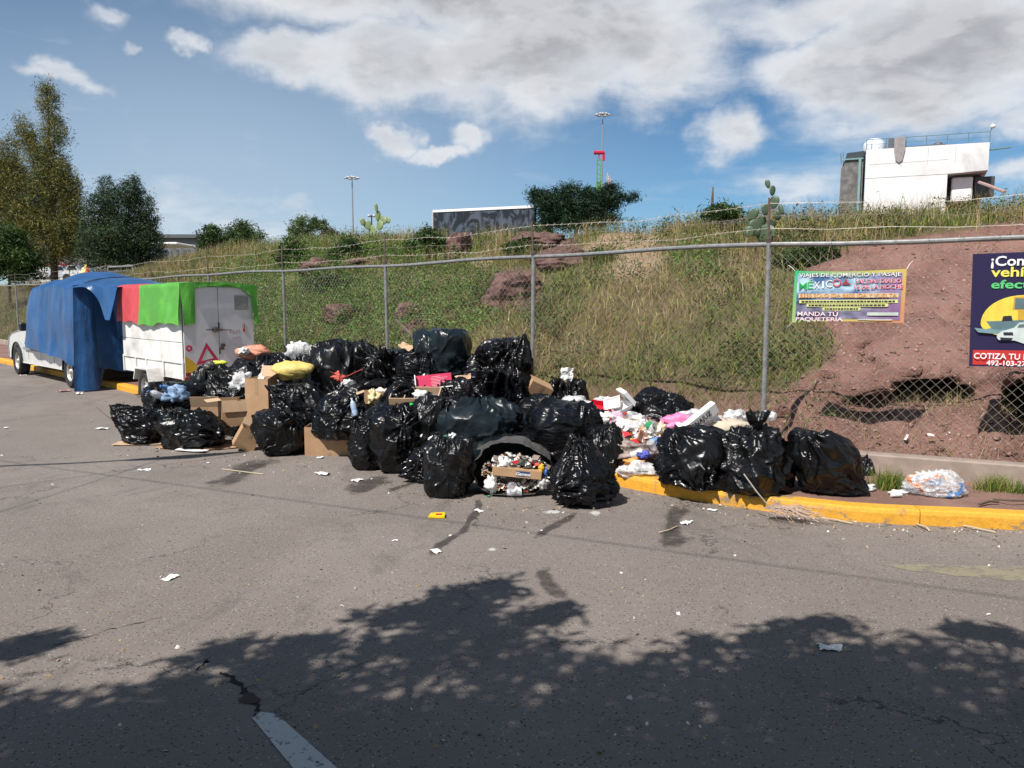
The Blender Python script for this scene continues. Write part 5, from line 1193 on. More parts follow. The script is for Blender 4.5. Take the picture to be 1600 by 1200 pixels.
# ------------------------------------------------------------------ pickup
pk = thing('pickup_truck', 'white pickup truck mostly hidden under the blue tarpaulin', 'pickup truck', (-9.66, 17.27, 0), rz=RZV)
CARW = simple('white_car_paint', (.68, .68, .66), .25, var=.03, scale=2, coat=.5, dirt=.10); GLASS = colm('dark_glass', (.02, .025, .03), .08); TRIM = colm('black_trim', (.02, .02, .02), .5)
WB_ = 4.45
def arch(cx_, r_, z0): return [(cx_ - r_ * math.cos(a) if False else cx_ + r_ * math.cos(math.pi - a), .37 + r_ * math.sin(a)) for a in [math.pi * i / 10 for i in range(11)] if .37 + r_ * math.sin(a) >= z0]
side = [(-.80, .55), (-.50, .42)] + arch(0, .47, .42)[0:] + [(.5, .36), (3.9, .34)] + arch(WB_, .47, .36) + [(4.98, .40), (5.28, .45), (5.33, .75), (5.22, .98), (4.95, 1.07), (4.2, 1.16), (3.35, 1.20), (1.1, 1.22), (-.80, 1.25)]
PW = 1.82; nS = len(side)
V = []
for x, ins in ((0.03, .02), (0.0, 0), (PW, 0), (PW - .03, .02)):
    for (y, z) in side: V.append((x, y, z - (ins if z > 1.0 else 0)))
Fc = [tuple(range(nS))[::-1], tuple(3 * nS + i for i in range(nS))] + [(k_ * nS + i, k_ * nS + (i + 1) % nS, (k_ + 1) * nS + (i + 1) % nS, (k_ + 1) * nS + i) for k_ in range(3) for i in range(nS)]
smooth_angle(mk('body', V, Fc, CARW, pk), 30)
cab = [(1.15, 1.21), (1.25, 1.74), (2.75, 1.76), (3.45, 1.20)]
V = [(x, y, z) for x, k_ in ((.06, 0), (PW - .06, 0)) for y, z in cab]; V = [(x + (.13 if z > 1.5 else 0) * (1 if x < 1 else -1), y, z) for x, y, z in V]
mk('cab', V, [(0, 1, 2, 3)[::-1], (4, 5, 6, 7), (0, 1, 5, 4), (1, 2, 6, 5), (2, 3, 7, 6)], CARW, pk)
mk('windscreen', [(.14, 3.375, 1.27), (PW - .14, 3.375, 1.27), (PW - .22, 2.81, 1.73), (.22, 2.81, 1.73)], [(0, 1, 2, 3)], GLASS, pk).location = (0, .012, .008)
for ya, yb in ((1.35, 2.15), (2.25, 3.15)):
    q = .30 if yb > 3 else 0
    mk('window', [(.07, ya, 1.25), (.07, yb, 1.25), (.155, yb - q, 1.66), (.155, ya + .03, 1.66)], [(0, 1, 2, 3)], GLASS, pk).location = (-.012, 0, 0)
for y in (1.12, 2.2, 3.3): MB().box((-.002, y, .82), (.006, .012, .72)).build('door_seam', TRIM, pk)
MB().box((-.012, 2.2, .72), (.02, 3.0, .07), ch=.006).build('side_moulding', colm('grey_trim', (.25, .25, .25)), pk)
for y in (1.25, 2.35): MB().box((-.02, y, 1.02), (.03, .16, .035), ch=.01).build('door_handle', TRIM, pk)
MB().box((-.13, 3.10, 1.27), (.16, .09, .2), ch=.03).box((-.03, 3.1, 1.22), (.1, .04, .04)).build('mirror', TRIM, pk)
MB().box((PW / 2, 5.36, .52), (PW - .06, .14, .2), ch=.04).build('front_bumper', colm('chrome_bumper', (.4, .4, .4), .3, metal=.8), pk)
MB().box((PW / 2, -.80, .58), (PW - .06, .14, .16), ch=.03).build('rear_bumper', M['chrome_bumper'], pk)
for x in (.18, PW - .18): MB().box((x, 5.30, .86), (.3, .06, .17), ch=.02).build('headlight', colm('lamp_glass', (.6, .6, .58), .15), pk)
MB().box((PW / 2, 5.31, .84), (PW - .8, .05, .2), ch=.01).build('grille', TRIM, pk)
for x in (.02, PW - .02): MB().box((x, -.79, .98), (.06, .05, .34), ch=.01).build('tail_light', colm('red_lamp', (.4, .01, .01), .2), pk)
for y in (0, WB_):
    pts = [(-.008, y + .47 * math.cos(a) * 1.0, .37 + .47 * math.sin(a)) for a in [math.pi * i / 14 for i in range(15)]]; MB().tube(pts, .022, 6).build('wheel_arch_trim', TRIM, pk)
    MB().box((PW / 2, y, .5), (PW - .5, .7, .5)).build('wheel_well', TRIM, pk)
    wheel(pk, .10, y, .365, .25, -1, 5, .6); wheel(pk, PW - .10, y, .365, .25, 1, 5, .6)
# load of boxes under the cover, only its top bulges
# blue cover
bt = thing('tarpaulin', 'large blue tarpaulin covering the pickup and trailing to the ground', 'tarpaulin', (-9.66, 17.27, 0), rz=RZV)
def fold(y, k_, s_): return 1.9 * float(pnoise(y * k_ / 6.3 * 1.1, s_ * 3.7, .5, 97)) + .25 * math.sin(y * k_ * .6 + s_)
mb = MB(); rows = []
for i in range(91):                                   # near side curtain, front to rear
    u = i / 90; y = 2.74 - u * 3.62; row = []
    zb = np.interp(u, [0, .04, .3, .6, .8, .92, .97, 1.0], [.86, .80, .74, .66, .60, .50, .10, .02])
    zt = 2.17 + .07 * math.sin(u * 3.1) - .16 * max(0, 1 - u * 9) + .04 * float(pnoise(u * 6, 2, 2, 89))
    for j in range(22):
        t = j / 21; z = zb + (zt - zb) * t; g_ = (1 - t)
        out = .05 + .10 * g_ + g_ ** .8 * (.12 * fold(y, 5.2, 1) + .05 * fold(y, 13, 2)) + .07 * float(pnoise(y * 1.1, z * 1.1, 0, 93)) + .03 * float(pnoise(y * 3.1, z * 1.6, 4, 95))
        fy = y + .42 * g_ * max(0, 1 - u * 7) - (.10 * g_ * max(0, (u - .9) * 10)); row.append((-out, fy, z))
    for j in range(1, 15):
        x = (PW + .1) * j / 14 - .05; hz = .24 * math.sin(math.pi * min(1, max(0, (x) / PW))) ** .8 * (math.sin(math.pi * min(1, .05 + u * .72)) ** .9) * 1.25 + .07 * float(pnoise(x * 1.6, y * 1.6, 1, 94)) * 1.5
        row.append((x, y, zt + max(0, hz)))
    for j in range(1, 9): row.append((PW + .08 + .02 * j, y, zt - j * .13))
    rows.append(row)
V, Fc = cloth('x', rows, None); mb.add(V, Fc)
rows = []
E0 = Vector((-.06, -.88, 0)); E1 = Vector((1.72 - 1.60, -2.28, 0))       # from the pickup's rear corner to the trailer's front corner
E1 = Vector((1.30, -.96, 0))
for i in range(71):
    u = i / 70; b0 = E0.lerp(E1, u); row = []
    zb = np.interp(u, [0, .08, .24, .32, .38, .43, .50, .62, 1.0], [.02, .02, .03, .12, .42, .62, 1.0, 1.30, 1.42]); zt = 2.22 + .04 * math.sin(u * 5)
    for j in range(20):
        t = j / 19; g_ = 1 - t; z = zb + (zt - zb) * t
        out = g_ ** .6 * (.13 * fold(u * 2.4 + .3, 8, 4) + .07 * fold(u * 2.4, 21, 2)) + .10 * g_ + .03 * float(pnoise(u * 5, z * 2, 2, 88))
        cs_ = float(sstep(0, .10, u)); out = out * cs_ + .12 * g_ * (1 - cs_); row.append((b0.x - (.03 + .12 * g_) * (1 - float(sstep(0, .25, u))) + .08 * fold(u * 2, 9, 6) * g_ * cs_, b0.y - out, z))
    rows.append(row)
V, Fc = cloth('x', rows, None); mb.add(V, Fc)
rows = []                                              # the part bridging over to the trailer
for i in range(31):
    v = i / 30; y = -.86 - 1.42 * v; row = []; xe = -.02 + .34 * v; dp_ = .07 + .58 * float(sstep(.35, .85, v))
    for j in range(9): t = j / 8; row.append((xe - (1 - t) * (.06 + .10 * fold(y, 9, 8)), y, 2.21 - dp_ * (1 - t) + .04 * math.sin(v * 5)))
    for j in range(1, 15): x = xe + (1.86 - xe) * j / 14; row.append((x, y, 2.21 + .04 * math.sin(v * 5) + .20 * math.sin(math.pi * j / 14) * (1 - v * .8) - .04 * math.sin(math.pi * v) + .02 * float(pnoise(x * 3, y * 3, 1, 87))))
    rows.append(row)
V, Fc = cloth('x', rows, None); mb.add(V, Fc)
rows = []
for i in range(41):                                   # inner flap added over the tailgate, stands in for the gap's dark shade
    x = .0 + 1.86 * i / 40; rows.append([(x, -.90 - (1 - j / 11) * (.05 + .07 * fold(x, 6, 5)), .42 + .06 * math.sin(x * 5) + (1.74 + .03 * math.sin(x)) * j / 11) for j in range(12)])
V, Fc = cloth('x', rows, None); mb.add(V, Fc); mb.build('tarp_sheet', BLUE, bt, True)

# ------------------------------------------------------------------ banners on the fence
def onfence(px, py, off=.05):
    d = ray(px, py); nn = Vector((N2[0], N2[1], 0)); p0 = Vector((P0[0], P0[1], 0)) - nn * off; c0 = Vector((0, 0, EYE))
    t = (p0 - c0).dot(nn) / d.dot(nn); return c0 + d * t
RZB = math.atan2(D2[1], D2[0])
def banner_root(name, label, px, py):
    p = onfence(px, py); return thing(name, label, 'banner', p, rz=RZB), p
# first banner
b1, pb = banner_root('banner', 'small colourful travel banner with green and orange border tied to the fence', 1237, 504)
def loc2(p): q = Matrix.Rotation(-RZB, 3, 'Z') @ (p - pb); return (q.x, q.z)
cBL, cBR, cTR, cTL = [loc2(onfence(*c_)) for c_ in ((1237, 504), (1412, 505), (1417, 420), (1242, 423))]
def quadpt(u, v, cs=(cBL, cBR, cTR, cTL)):
    a = (cs[0][0] * (1 - u) + cs[1][0] * u, cs[0][1] * (1 - u) + cs[1][1] * u); b_ = (cs[3][0] * (1 - u) + cs[2][0] * u, cs[3][1] * (1 - u) + cs[2][1] * u)
    return a[0] * (1 - v) + b_[0] * v, a[1] * (1 - v) + b_[1] * v
def sheetgrid(u0, u1, v0, v1, nx_, ny_, y, colf, cs, rip=.005):
    V, cc = [], []
    for i in range(nx_ + 1):
        for j in range(ny_ + 1):
            u = u0 + (u1 - u0) * i / nx_; v = v0 + (v1 - v0) * j / ny_; x, z = quadpt(u, v, cs); V.append((x, y + rip * math.sin(u * 9 + v * 4), z - .016 * math.sin(u * math.pi) * (2 * v - 1))); cc.append(colf(u, v))
    Fc = [(i * (ny_ + 1) + j, (i + 1) * (ny_ + 1) + j, (i + 1) * (ny_ + 1) + j + 1, i * (ny_ + 1) + j + 1) for i in range(nx_) for j in range(ny_)]
    return V, Fc, cc
M['vinyl'] = tinted('printed_vinyl', .4, 0, .4, var=.05)
cs1 = (cBL, cBR, cTR, cTL)
def bcol(u, v):
    g_ = np.array([.02, .42, .20]); y_ = np.array([.55, .50, .12]); o_ = np.array([.55, .25, .12])
    t = u * .8 + (1 - v) * .35
    return tuple(g_ + (y_ - g_) * min(1, t * 1.6)) if t < .62 else tuple(y_ + (o_ - y_) * min(1, (t - .62) * 2.2))
V, Fc, cc = sheetgrid(0, 1, 0, 1, 30, 12, 0, bcol, cs1); mk('banner_sheet', V, Fc, M['vinyl'], b1, True, cols=cc)
def picol(u, v):
    n1 = float(fbm(u * 6, v * 5, 3, 3, 201)); n2 = float(fbm(u * 3 + 9, v * 3, 3, 2, 202))
    a = np.array([.05, .13, .28]) if v > .42 else np.array([.05, .06, .10]); b_ = np.array([.45, .62, .72]) if v > .5 else np.array([.30, .28, .40]); p_ = np.array([.28, .14, .30])
    c_ = a + (b_ - a) * np.clip(n1 + .45, 0, 1); return tuple(c_ + (p_ - c_) * np.clip((u - .55) * 2.2 + n2 * .4, 0, .75))
V, Fc, cc = sheetgrid(.03, .965, .05, .93, 70, 36, -.003, picol, cs1); mk('printed_picture', V, Fc, M['vinyl'], b1, True, cols=cc)
PWH = colm('print_white', (.8, .8, .8)); PBK = colm('print_black', (.02, .02, .03)); PRED = colm('print_red', (.65, .03, .08)); PGR = colm('print_green', (.03, .45, .12)); PYE = colm('print_yellow', (.78, .68, .12)); POR = colm('print_orange', (.62, .24, .05)); PPY = colm('pale_yellow', (.62, .64, .24)); PPK = colm('print_magenta', (.50, .05, .20))
bw = cBR[0] - cBL[0]; bh = cTL[1] - cBL[1]
def b1text(s, u, v, size, w_, mat, out=None, shear=0.0, y=-.013):
    x, z = quadpt(u, v, cs1)
    for mt_, off_, yy in (((out, .0022, y),) if out else ()) + ((mat, .0002, y - .0025),):
        o = text(s, size * bh, mt_, b1, (x, yy, z), ext=.0004, bold=off_, shear=shear); d_ = max(v_.co.x for v_ in o.data.vertices) - min(v_.co.x for v_ in o.data.vertices)
        o.data.transform(Matrix.Diagonal((w_ * bw / d_, 1, 1, 1)))
def strip(parent, pts, mat, y, name='printed_strip'):
    return mk(name, [(x, y, z) for x, z in pts], [tuple(range(len(pts)))], mat, parent)
def q4(u0, u1, v0, v1): return [quadpt(u0, v0, cs1), quadpt(u1, v0, cs1), quadpt(u1, v1, cs1), quadpt(u0, v1, cs1)]
b1text('VIAJES DE COMERCIO Y PASAJE', .5, .905, .105, .90, PWH, PBK)
b1text('M', .085, .695, .20, .075, PGR, PWH); b1text('\u00c9', .152, .71, .20, .05, PGR, PWH); b1text('X', .215, .712, .20, .055, PWH, PBK); b1text('I', .27, .718, .20, .018, PWH, PBK); b1text('C', .325, .735, .20, .055, PWH, PBK); b1text('O', .395, .75, .20, .075, PRED, PWH)
mk('printed_tower', [(*(lambda p: (p[0], -.012, p[1]))(quadpt(u, v, cs1)),) for u, v in ((.43, .72), (.53, .72), (.49, .77), (.475, .86), (.46, .77))], [(0, 1, 2, 3, 4)], colm('print_brown', (.25, .05, .06)), b1)
b1text('SALIDAS DIARIO', .76, .78, .10, .40, PRED, PWH); b1text('12 DE LA NOCHE', .76, .67, .10, .42, PRED, PWH)
strip(b1, q4(.05, .945, .475, .555), colm('cream_strip', (.62, .50, .32)), -.011); b1text('$350 SOLO IDA $600 IDA Y VUELTA', .495, .512, .10, .86, POR)
for u0, u1, v0 in ((.06, .94, .375), (.13, .86, .305), (.28, .62, .235)):
    strip(b1, q4(u0, u1, v0, v0 + .062), PPY, -.010)
    mb = MB(); u = u0 + .02; r_ = random.Random(int(u0 * 100))
    while u < u1 - .03:
        w_ = .012 + .02 * r_.random(); (xa, za), (xb, zb) = quadpt(u, v0 + .03, cs1), quadpt(u + w_, v0 + .03, cs1); mb.box(((xa + xb) / 2, -.0125, za), (xb - xa, .001, .022 * bh + .004)); u += w_ + .007
    mb.build('small_print', PBK, b1)
b1text('MANDA T\u00da', .235, .165, .115, .37, PWH, PPK); b1text('PAQUETER\u00cdA', .25, .065, .10, .43, PWH, PPK)
strip(b1, q4(.68, .95, .14, .20), colm('print_grey', (.5, .55, .5)), -.010); strip(b1, q4(.60, .90, .055, .075), M['print_grey'], -.010)
for (u, v), (dx, dz) in (((0, 1), (-.07, .06)), ((1, 1), (.05, .08)), ((0, 0), (-.05, -.05)), ((1, 0), (.05, -.03))):
    x, z = quadpt(u, v, cs1); MB().tube([(x, 0, z), (x + dx * .5, .02, z + dz * .6), (x + dx, .045, z + dz)], .003, 5).build('tie_cord', M['white_p'], b1)
# second banner, running out of the picture
b2, pb = banner_root('banner', 'dark purple advertising banner with red foot cut by the picture edge', 1514, 573)
cs2 = tuple(loc2(onfence(*c_)) for c_ in ((1514, 572), (1780, 584), (1790, 378), (1520, 397)))
b2w = cs2[1][0]; b2h = cs2[3][1]
V, Fc, cc = sheetgrid(0, 1, 0, 1, 30, 24, 0, lambda u, v: (.022, .016, .06), cs2, .010); mk('banner_sheet', V, Fc, M['vinyl'], b2, True, cols=cc)
V, Fc, cc = sheetgrid(.022, .985, .015, .145, 24, 4, -.004, lambda u, v: (.50 - .12 * v, .035, .03), cs2, .010); mk('red_footer', V, Fc, M['vinyl'], b2, True, cols=cc)
def pxz(px, py): return loc2(onfence(px, py))
def b2text(s, px, py, hpx, wpx, mat, name='lettering'):
    x, z = pxz(px, py); s_ = onfence(px, py).y / F
    o = text(s, hpx * s_ * 1.38, mat, b2, (x, -.016, z), align='LEFT', ext=.0006, bold=.0024 if hpx > 12 else .0012); d_ = max(v_.co.x for v_ in o.data.vertices) - min(v_.co.x for v_ in o.data.vertices)
    o.data.transform(Matrix.Diagonal((wpx * s_ * .82 / d_, 1, 1, 1)))
b2text('\u00a1Convierte', 1547, 409, 15, 118, PWH); b2text('veh\u00edculo', 1549, 426, 15, 108, PYE); b2text('efectivo!', 1548, 445, 13, 104, colm('print_leafgreen', (.10, .50, .16)))
b2text('COTIZA TU PRESTAMO', 1521, 556, 9, 150, PWH); b2text('492-103-27', 1541, 567, 8, 64, PWH)
# yellow disc, boat, machine and car printed on the vinyl
def shape(name, pts, mat, y): return mk(name, [(pxz(a, b_)[0], y, pxz(a, b_)[1]) for a, b_ in pts], [tuple(range(len(pts)))], mat, b2)
shape('printed_disc', [(1600 + 68 * math.cos(a), 506 + 45 * math.sin(a) * (1 if math.sin(a) < 0 else .5)) for a in [2 * math.pi * i / 40 for i in range(40)]], colm('print_gold', (.72, .55, .07)), -.0135)
shape('printed_boat', [(1522, 512), (1540, 514), (1600, 503), (1640, 503), (1640, 522), (1560, 522), (1528, 519)], colm('boat_grey', (.16, .26, .28)), -.0150)
shape('printed_boat', [(1541, 502), (1600, 500), (1600, 516), (1550, 514)], colm('boat_dark', (.10, .17, .19)), -.0165)
shape('printed_engine', [(1567, 494), (1580, 493), (1582, 501), (1565, 502)], PBK, -.018)
shape('printed_digger', [(1584, 464), (1600, 463), (1625, 463), (1625, 500), (1590, 500), (1590, 484), (1582, 484)], colm('digger_orange', (.55, .33, .04)), -.0150)
shape('printed_cab', [(1586, 466), (1604, 466), (1604, 483), (1585, 483)], colm('cab_glass', (.10, .16, .17)), -.0165)
shape('printed_car', [(1558, 522), (1566, 517), (1584, 512), (1592, 504), (1620, 503), (1640, 515), (1640, 538), (1600, 537), (1585, 532), (1560, 531), (1557, 527)], colm('car_silver', (.50, .56, .54)), -.0185)
shape('printed_grille', [(1567, 519), (1582, 519), (1583, 524), (1568, 524)], PBK, -.020); shape('printed_grille', [(1562, 527), (1582, 528), (1580, 532), (1563, 531)], PBK, -.020)
shape('printed_window', [(1592, 507), (1610, 505), (1612, 511), (1589, 512)], M['cab_glass'], -.020)
# ------------------------------------------------------------------ trees, far things
def pmin(c_, D): return P(c_[0], c_[1], D)
def tree(name, label, cat, base_px, D, blobs, nleaf, lsize, cols, wts, trunk=True, group=None, clump=26, spread=.09, asp=.45, up=.2, tr_r=.02, dens=1.0, limb=True, hang=0.0):
    """blobs: (px, py, rx, ry) in picture units at depth D, turned into true metres and given true depth"""
    base = P(base_px[0], base_px[1], D); root = thing(name, label, cat, base, group=group)
    s_ = D / F; rng2 = np.random.default_rng(abs(hash(label)) % 99991 if False else sum(map(ord, label)))
    cen = []; vols = []
    for (px, py, rx, ry) in blobs:
        c_ = P(px, py, D) - base; cen.append((c_, rx * s_, ry * s_)); vols.append(rx * ry * (rx + ry) ** .3)
    vols = np.array(vols) / sum(vols); P_ = []; C_ = []
    cpal = np.array(cols, float)
    nclump = max(4, nleaf // clump); which = rng2.choice(len(cen), nclump, p=vols)
    for k_ in which:
        c_, a, b_ = cen[k_]; d = rng2.standard_normal(3); d /= np.linalg.norm(d); r_ = rng2.random() ** .35 * (.85 + .3 * rng2.random())
        pos = np.array(c_) + d * r_ * np.array([a, a * .85, b_]); pos[2] = pos[2]
        sp = ((a + b_) / 2 * spread * .75 + lsize * .9) * (.6 + .8 * rng2.random()); pts_ = pos + rng2.standard_normal((clump, 3)) * sp * np.array([1, 1, .8 + hang]) ; P_.append(pts_)
        ci = rng2.choice(len(cpal), p=np.array(wts) / sum(wts)); br = .55 + .9 * rng2.random(); cc = cpal[ci] * br * (.85 + .3 * rng2.random((clump, 1))); C_.append(cc)
    Pp = np.concatenate(P_); Cc = np.concatenate(C_)
    v, f, c_ = leafcards(Pp, lsize * (.7 + .6 * rng2.random(len(Pp))), Cc, up, asp); mk('crown', v, f, M['leaf'], root, cols=c_)
    if trunk:
        mb = MB(); top = max(cen, key=lambda q: q[0].z); H = top[0].z
        mb.tube([Vector((0, 0, -.6)), Vector((H * .01, 0, H * .3)), Vector((top[0].x * .5, 0, H * .6)), top[0]], [H * tr_r * 1.3, H * tr_r, H * tr_r * .6, H * tr_r * .2], 8)
        if limb:
            for c2, a, b_ in cen:
                st = Vector((0, 0, max(.1, c2.z * .35))); mb.tube([st, st.lerp(c2, .5) + Vector((0, 0, .05 * H)), c2 + Vector((0, 0, b_ * .5))], [H * tr_r * .55, H * tr_r * .35, H * tr_r * .1], 6)
        mb.build('trunk', M['bark'], root, True)
    return root
BRN = [(.26, .225, .055), (.20, .195, .055), (.14, .15, .05), (.30, .26, .07), (.08, .11, .04)]
tree('eucalyptus_tree', 'tallest tree, loose olive brown crown yellowing on its left side', 'tree', (85, 442), 50,
     [(75, 155, 16, 30), (86, 205, 21, 26), (36, 212, 17, 28), (62, 240, 18, 30), (78, 265, 28, 36), (15, 250, 20, 36), (15, 300, 32, 50), (50, 310, 42, 50), (92, 295, 28, 40), (112, 300, 16, 34), (114, 340, 16, 46), (70, 370, 50, 45), (105, 375, 30, 42), (30, 370, 38, 45), (-15, 280, 30, 50), (-20, 360, 40, 50)], 98000, .105, BRN, [4, 4, 4, 2, 4], spread=.10, asp=.35, hang=.5, tr_r=.016)
tree('broadleaf_tree', 'dense green bush tree in front of the foot of the tallest tree', 'tree', (15, 455), 42,
     [(10, 400, 38, 38), (40, 415, 30, 26), (-30, 400, 40, 40), (15, 370, 24, 20)], 16000, .12, [(.05, .10, .02), (.03, .06, .015), (.09, .15, .03)], [3, 3, 2])
tree('cypress_tree', 'dark bluish green pointed tree right of the tallest tree', 'tree', (190, 445), 48,
     [(168, 305, 14, 30), (205, 300, 18, 26), (185, 320, 40, 34), (150, 340, 24, 36), (225, 335, 22, 34), (190, 370, 58, 40), (155, 385, 34, 34), (228, 385, 30, 34), (190, 410, 55, 24), (240, 400, 16, 20)], 56000, .085, [(.035, .065, .026), (.05, .09, .034), (.018, .036, .016), (.075, .11, .04)], [4, 3, 3, 1.5], spread=.08, tr_r=.02)
GT = 'small trees on the crest of the bank'
tree('small_tree', 'small dark green tree leftmost on the crest, beside the thin lamp post', 'tree', (332, 402), 40, [(332, 372, 17, 22), (345, 385, 18, 16), (322, 385, 12, 14)], 5200, .10, [(.06, .11, .03), (.04, .075, .02)], [1, 1], group=GT)
tree('small_tree', 'round green tree on the crest second from the leftmost one', 'tree', (378, 402), 40, [(378, 368, 24, 20), (365, 382, 18, 16), (395, 380, 20, 18), (380, 388, 30, 14)], 7500, .10, [(.08, .13, .035), (.05, .09, .025), (.10, .15, .05)], [2, 2, 1], group=GT)
tree('small_tree', 'pale round topped tree with gaps, rising behind the crest mid left', 'tree', (485, 385), 44, [(472, 352, 18, 12), (497, 350, 14, 11), (462, 368, 10, 12), (480, 372, 18, 8)], 3800, .10, [(.12, .17, .07), (.09, .14, .05)], [1, 1], group=GT)
tree('small_tree', 'greyish low tree right of the pale round topped tree', 'tree', (515, 385), 46, [(512, 364, 12, 10), (522, 370, 14, 8), (505, 372, 8, 6)], 1800, .09, [(.10, .10, .07), (.12, .13, .08)], [1, 1], group=GT)
tree('spreading_tree', 'low wide dark tree with feathery ends right of the black panel', 'tree', (900, 352), 30,
     [(848, 306, 24, 10), (885, 300, 20, 13), (922, 306, 22, 11), (952, 302, 20, 13), (980, 308, 16, 7), (832, 300, 9, 5), (860, 325, 26, 16), (900, 328, 36, 16), (940, 322, 26, 14), (838, 310, 12, 8), (862, 340, 22, 14), (895, 345, 34, 14), (935, 342, 30, 13), (850, 358, 16, 14)], 26000, .085, [(.018, .05, .022), (.03, .07, .03), (.045, .09, .04), (.012, .03, .015)], [4, 3, 1.5, 2], spread=.10, asp=.3, tr_r=.05)
def slope_D(px, py):
    d = ray(px, py); lo = 7.0
    for k_ in range(900):
        y = 7 + k_ * .05; q = Vector((0, 0, EYE)) + d * (y / d.y)
        if wfun(q.x, q.y) > .1 and float(height(np.array([q.x]), np.array([q.y]))[0]) > q.z: return y
    return 30
for px, py, Dd, rx, ry, lb, nl in [(545, 392, 26, 26, 22, 'dark green shrub on the upper bank left of the mid fence post', 5000), (672, 380, 22, 28, 20, 'rounded dark green shrub left of the red boulder', 6500), (455, 392, 30, 16, 30, 'tall leafy weed plant rising over the top rail', 3600), (815, 385, 19, 20, 10, 'low green shrub under the upper rock ledge', 1800), (1265, 400, 13.5, 42, 16, 'green shrub at the upper edge of the bare red slope', 4200), (520, 440, 21, 40, 14, 'sprawling green bush under the rock shelf', 4200), (935, 400, 17, 18, 12, 'small shrub right of the upper rock ledge', 1300), (1130, 330, 17, 26, 8, 'low scrub along the crest left of the prickly pear', 1500)]:
    Ds = slope_D(px, py + ry * .9); Dd = Ds if Ds < 29.9 else Dd
    tree('shrub', lb, 'shrub', (px, py + ry * 1.1), Dd, [(px, py, rx * .8, ry * .9), (px - rx * .6, py + ry * .45, rx * .7, ry * .6), (px + rx * .6, py + ry * .5, rx * .7, ry * .6), (px - rx * .1, py + ry * .8, rx * 1.1, ry * .4)], nl, .05 + .0012 * Dd, [(.06, .11, .03), (.035, .07, .018), (.10, .14, .04)], [3, 3, 1.5], trunk=True, limb=False, tr_r=.03, spread=.12, group='shrubs on the bank')
# prickly pears
def cactus(label, D, pads, colr):
    """pads: (px, py, rx, ry, tilt degrees)"""
    base = P(pads[0][0], pads[0][1] + pads[0][3], D); root = thing('prickly_pear', label, 'cactus', base); s_ = D / F
    mt = simple('cactus_skin', colr, .5, var=.2, scale=3)
    for i, (px, py, rx, ry, ti) in enumerate(pads):
        c_ = P(px, py, D) - base; yaw = (i * 47 % 90 - 45); V = []; nu, nv = 16, 9
        Mx = Matrix.Rotation(rad(yaw), 3, 'Z') @ Matrix.Rotation(rad(ti), 3, 'Y'); k_ = 1 / max(.45, math.cos(rad(yaw)))
        for a in range(nu):
            for b_ in range(nv):
                u = 2 * math.pi * a / nu; v = math.pi * b_ / (nv - 1); zz = -math.cos(v); w_ = math.sin(v) * (1 + .18 * zz)
                V.append(Mx @ Vector((rx * s_ * k_ * w_ * math.cos(u), .16 * rx * s_ * w_ * math.sin(u) + .012 * w_ * math.sin(u), ry * s_ * zz)))
        Fc = [(a * nv + b_, ((a + 1) % nu) * nv + b_, ((a + 1) % nu) * nv + b_ + 1, a * nv + b_ + 1) for a in range(nu) for b_ in range(nv - 1)]
        mk('pad', V, Fc, mt, root, True, loc=(c_.x, (i % 3 - 1) * .05, c_.z))
cactus('pale prickly pear on the crest beside the twin globe lamp', 27, [(583, 362, 7, 10, 0), (575, 352, 6, 8, -30), (593, 352, 6, 8, 30), (567, 347, 4, 6, -10), (600, 345, 5, 6, 25), (590, 337, 4, 8, 5), (606, 344, 5, 5, 60), (588, 325, 2.5, 7, -5), (596, 341, 5, 4, 80)], (.20, .26, .12))
cactus('dark prickly pear with a pale top pad behind the corner fence post', 15, [(1195, 366, 12, 15, 0), (1181, 356, 11, 14, -15), (1178, 335, 9, 7, -40), (1195, 328, 7, 9, 5), (1210, 316, 6, 10, 10), (1192, 345, 7, 8, 0), (1219, 328, 7, 4, 70), (1207, 298, 5, 8, 5), (1201, 287, 3.5, 7, -15), (1213, 338, 7, 6, 50), (1170, 362, 8, 9, -30), (1206, 352, 8, 9, 20)], (.06, .095, .05))
# lamp masts
STEEL = colm('far_steel', (.3, .31, .33), .5, metal=.4); WLAMP = colm('lamp_shell', (.5, .5, .52), .4)
def mast(label, px, ybot, ytop, D, n_=6, rr_=11, name='light_mast'):
    base = P(px, ybot, D); H = P(px, ytop, D).z - base.z; s_ = D / F; root = thing(name, label, 'light mast', base, group='tall stadium light masts')
    MB().tube([(0, 0, -1), (0, 0, H)], [1.3 * s_, .8 * s_], 8).build('mast_pole', STEEL, root)
    for i in range(n_):
        a = 2 * math.pi * i / n_; x, y = rr_ * s_ * math.cos(a) * .8, rr_ * s_ * math.sin(a) * .8
        o = MB().lathe([(0, 2.4 * s_), (1.5 * s_, 1.6 * s_), (3.6 * s_, 0), (3.0 * s_, -.6 * s_), (0, -.2 * s_)], n=10).build('lamp_head', WLAMP, root, loc=(x, y, H - 1.5 * s_))
        MB().tube([(0, 0, H), (x, y, H - .5 * s_)], .5 * s_, 5).build('lamp_arm', STEEL, root)
    MB().lathe([(0, 3 * s_), (2.2 * s_, 1.8 * s_), (2.2 * s_, 0), (0, 0)], n=10).build('mast_cap', WLAMP, root, loc=(0, 0, H))
mast('thin light mast standing left of the pale prickly pear', 552, 375, 277, 130); mast('tall light mast behind the wide dark tree', 940, 320, 178, 120)
t = thing('lamp_post', 'short twin globe lamp post behind the pale prickly pear', 'lamp post', P(581, 365, 45)); s_ = 45 / F
MB().tube([(0, 0, -.3), (0, 0, 28 * s_)], 1.0 * s_, 6).tube([(-4 * s_, 0, 26 * s_), (4 * s_, 0, 26 * s_)], .7 * s_, 5).build('lamp_pole', M['dark'], t)
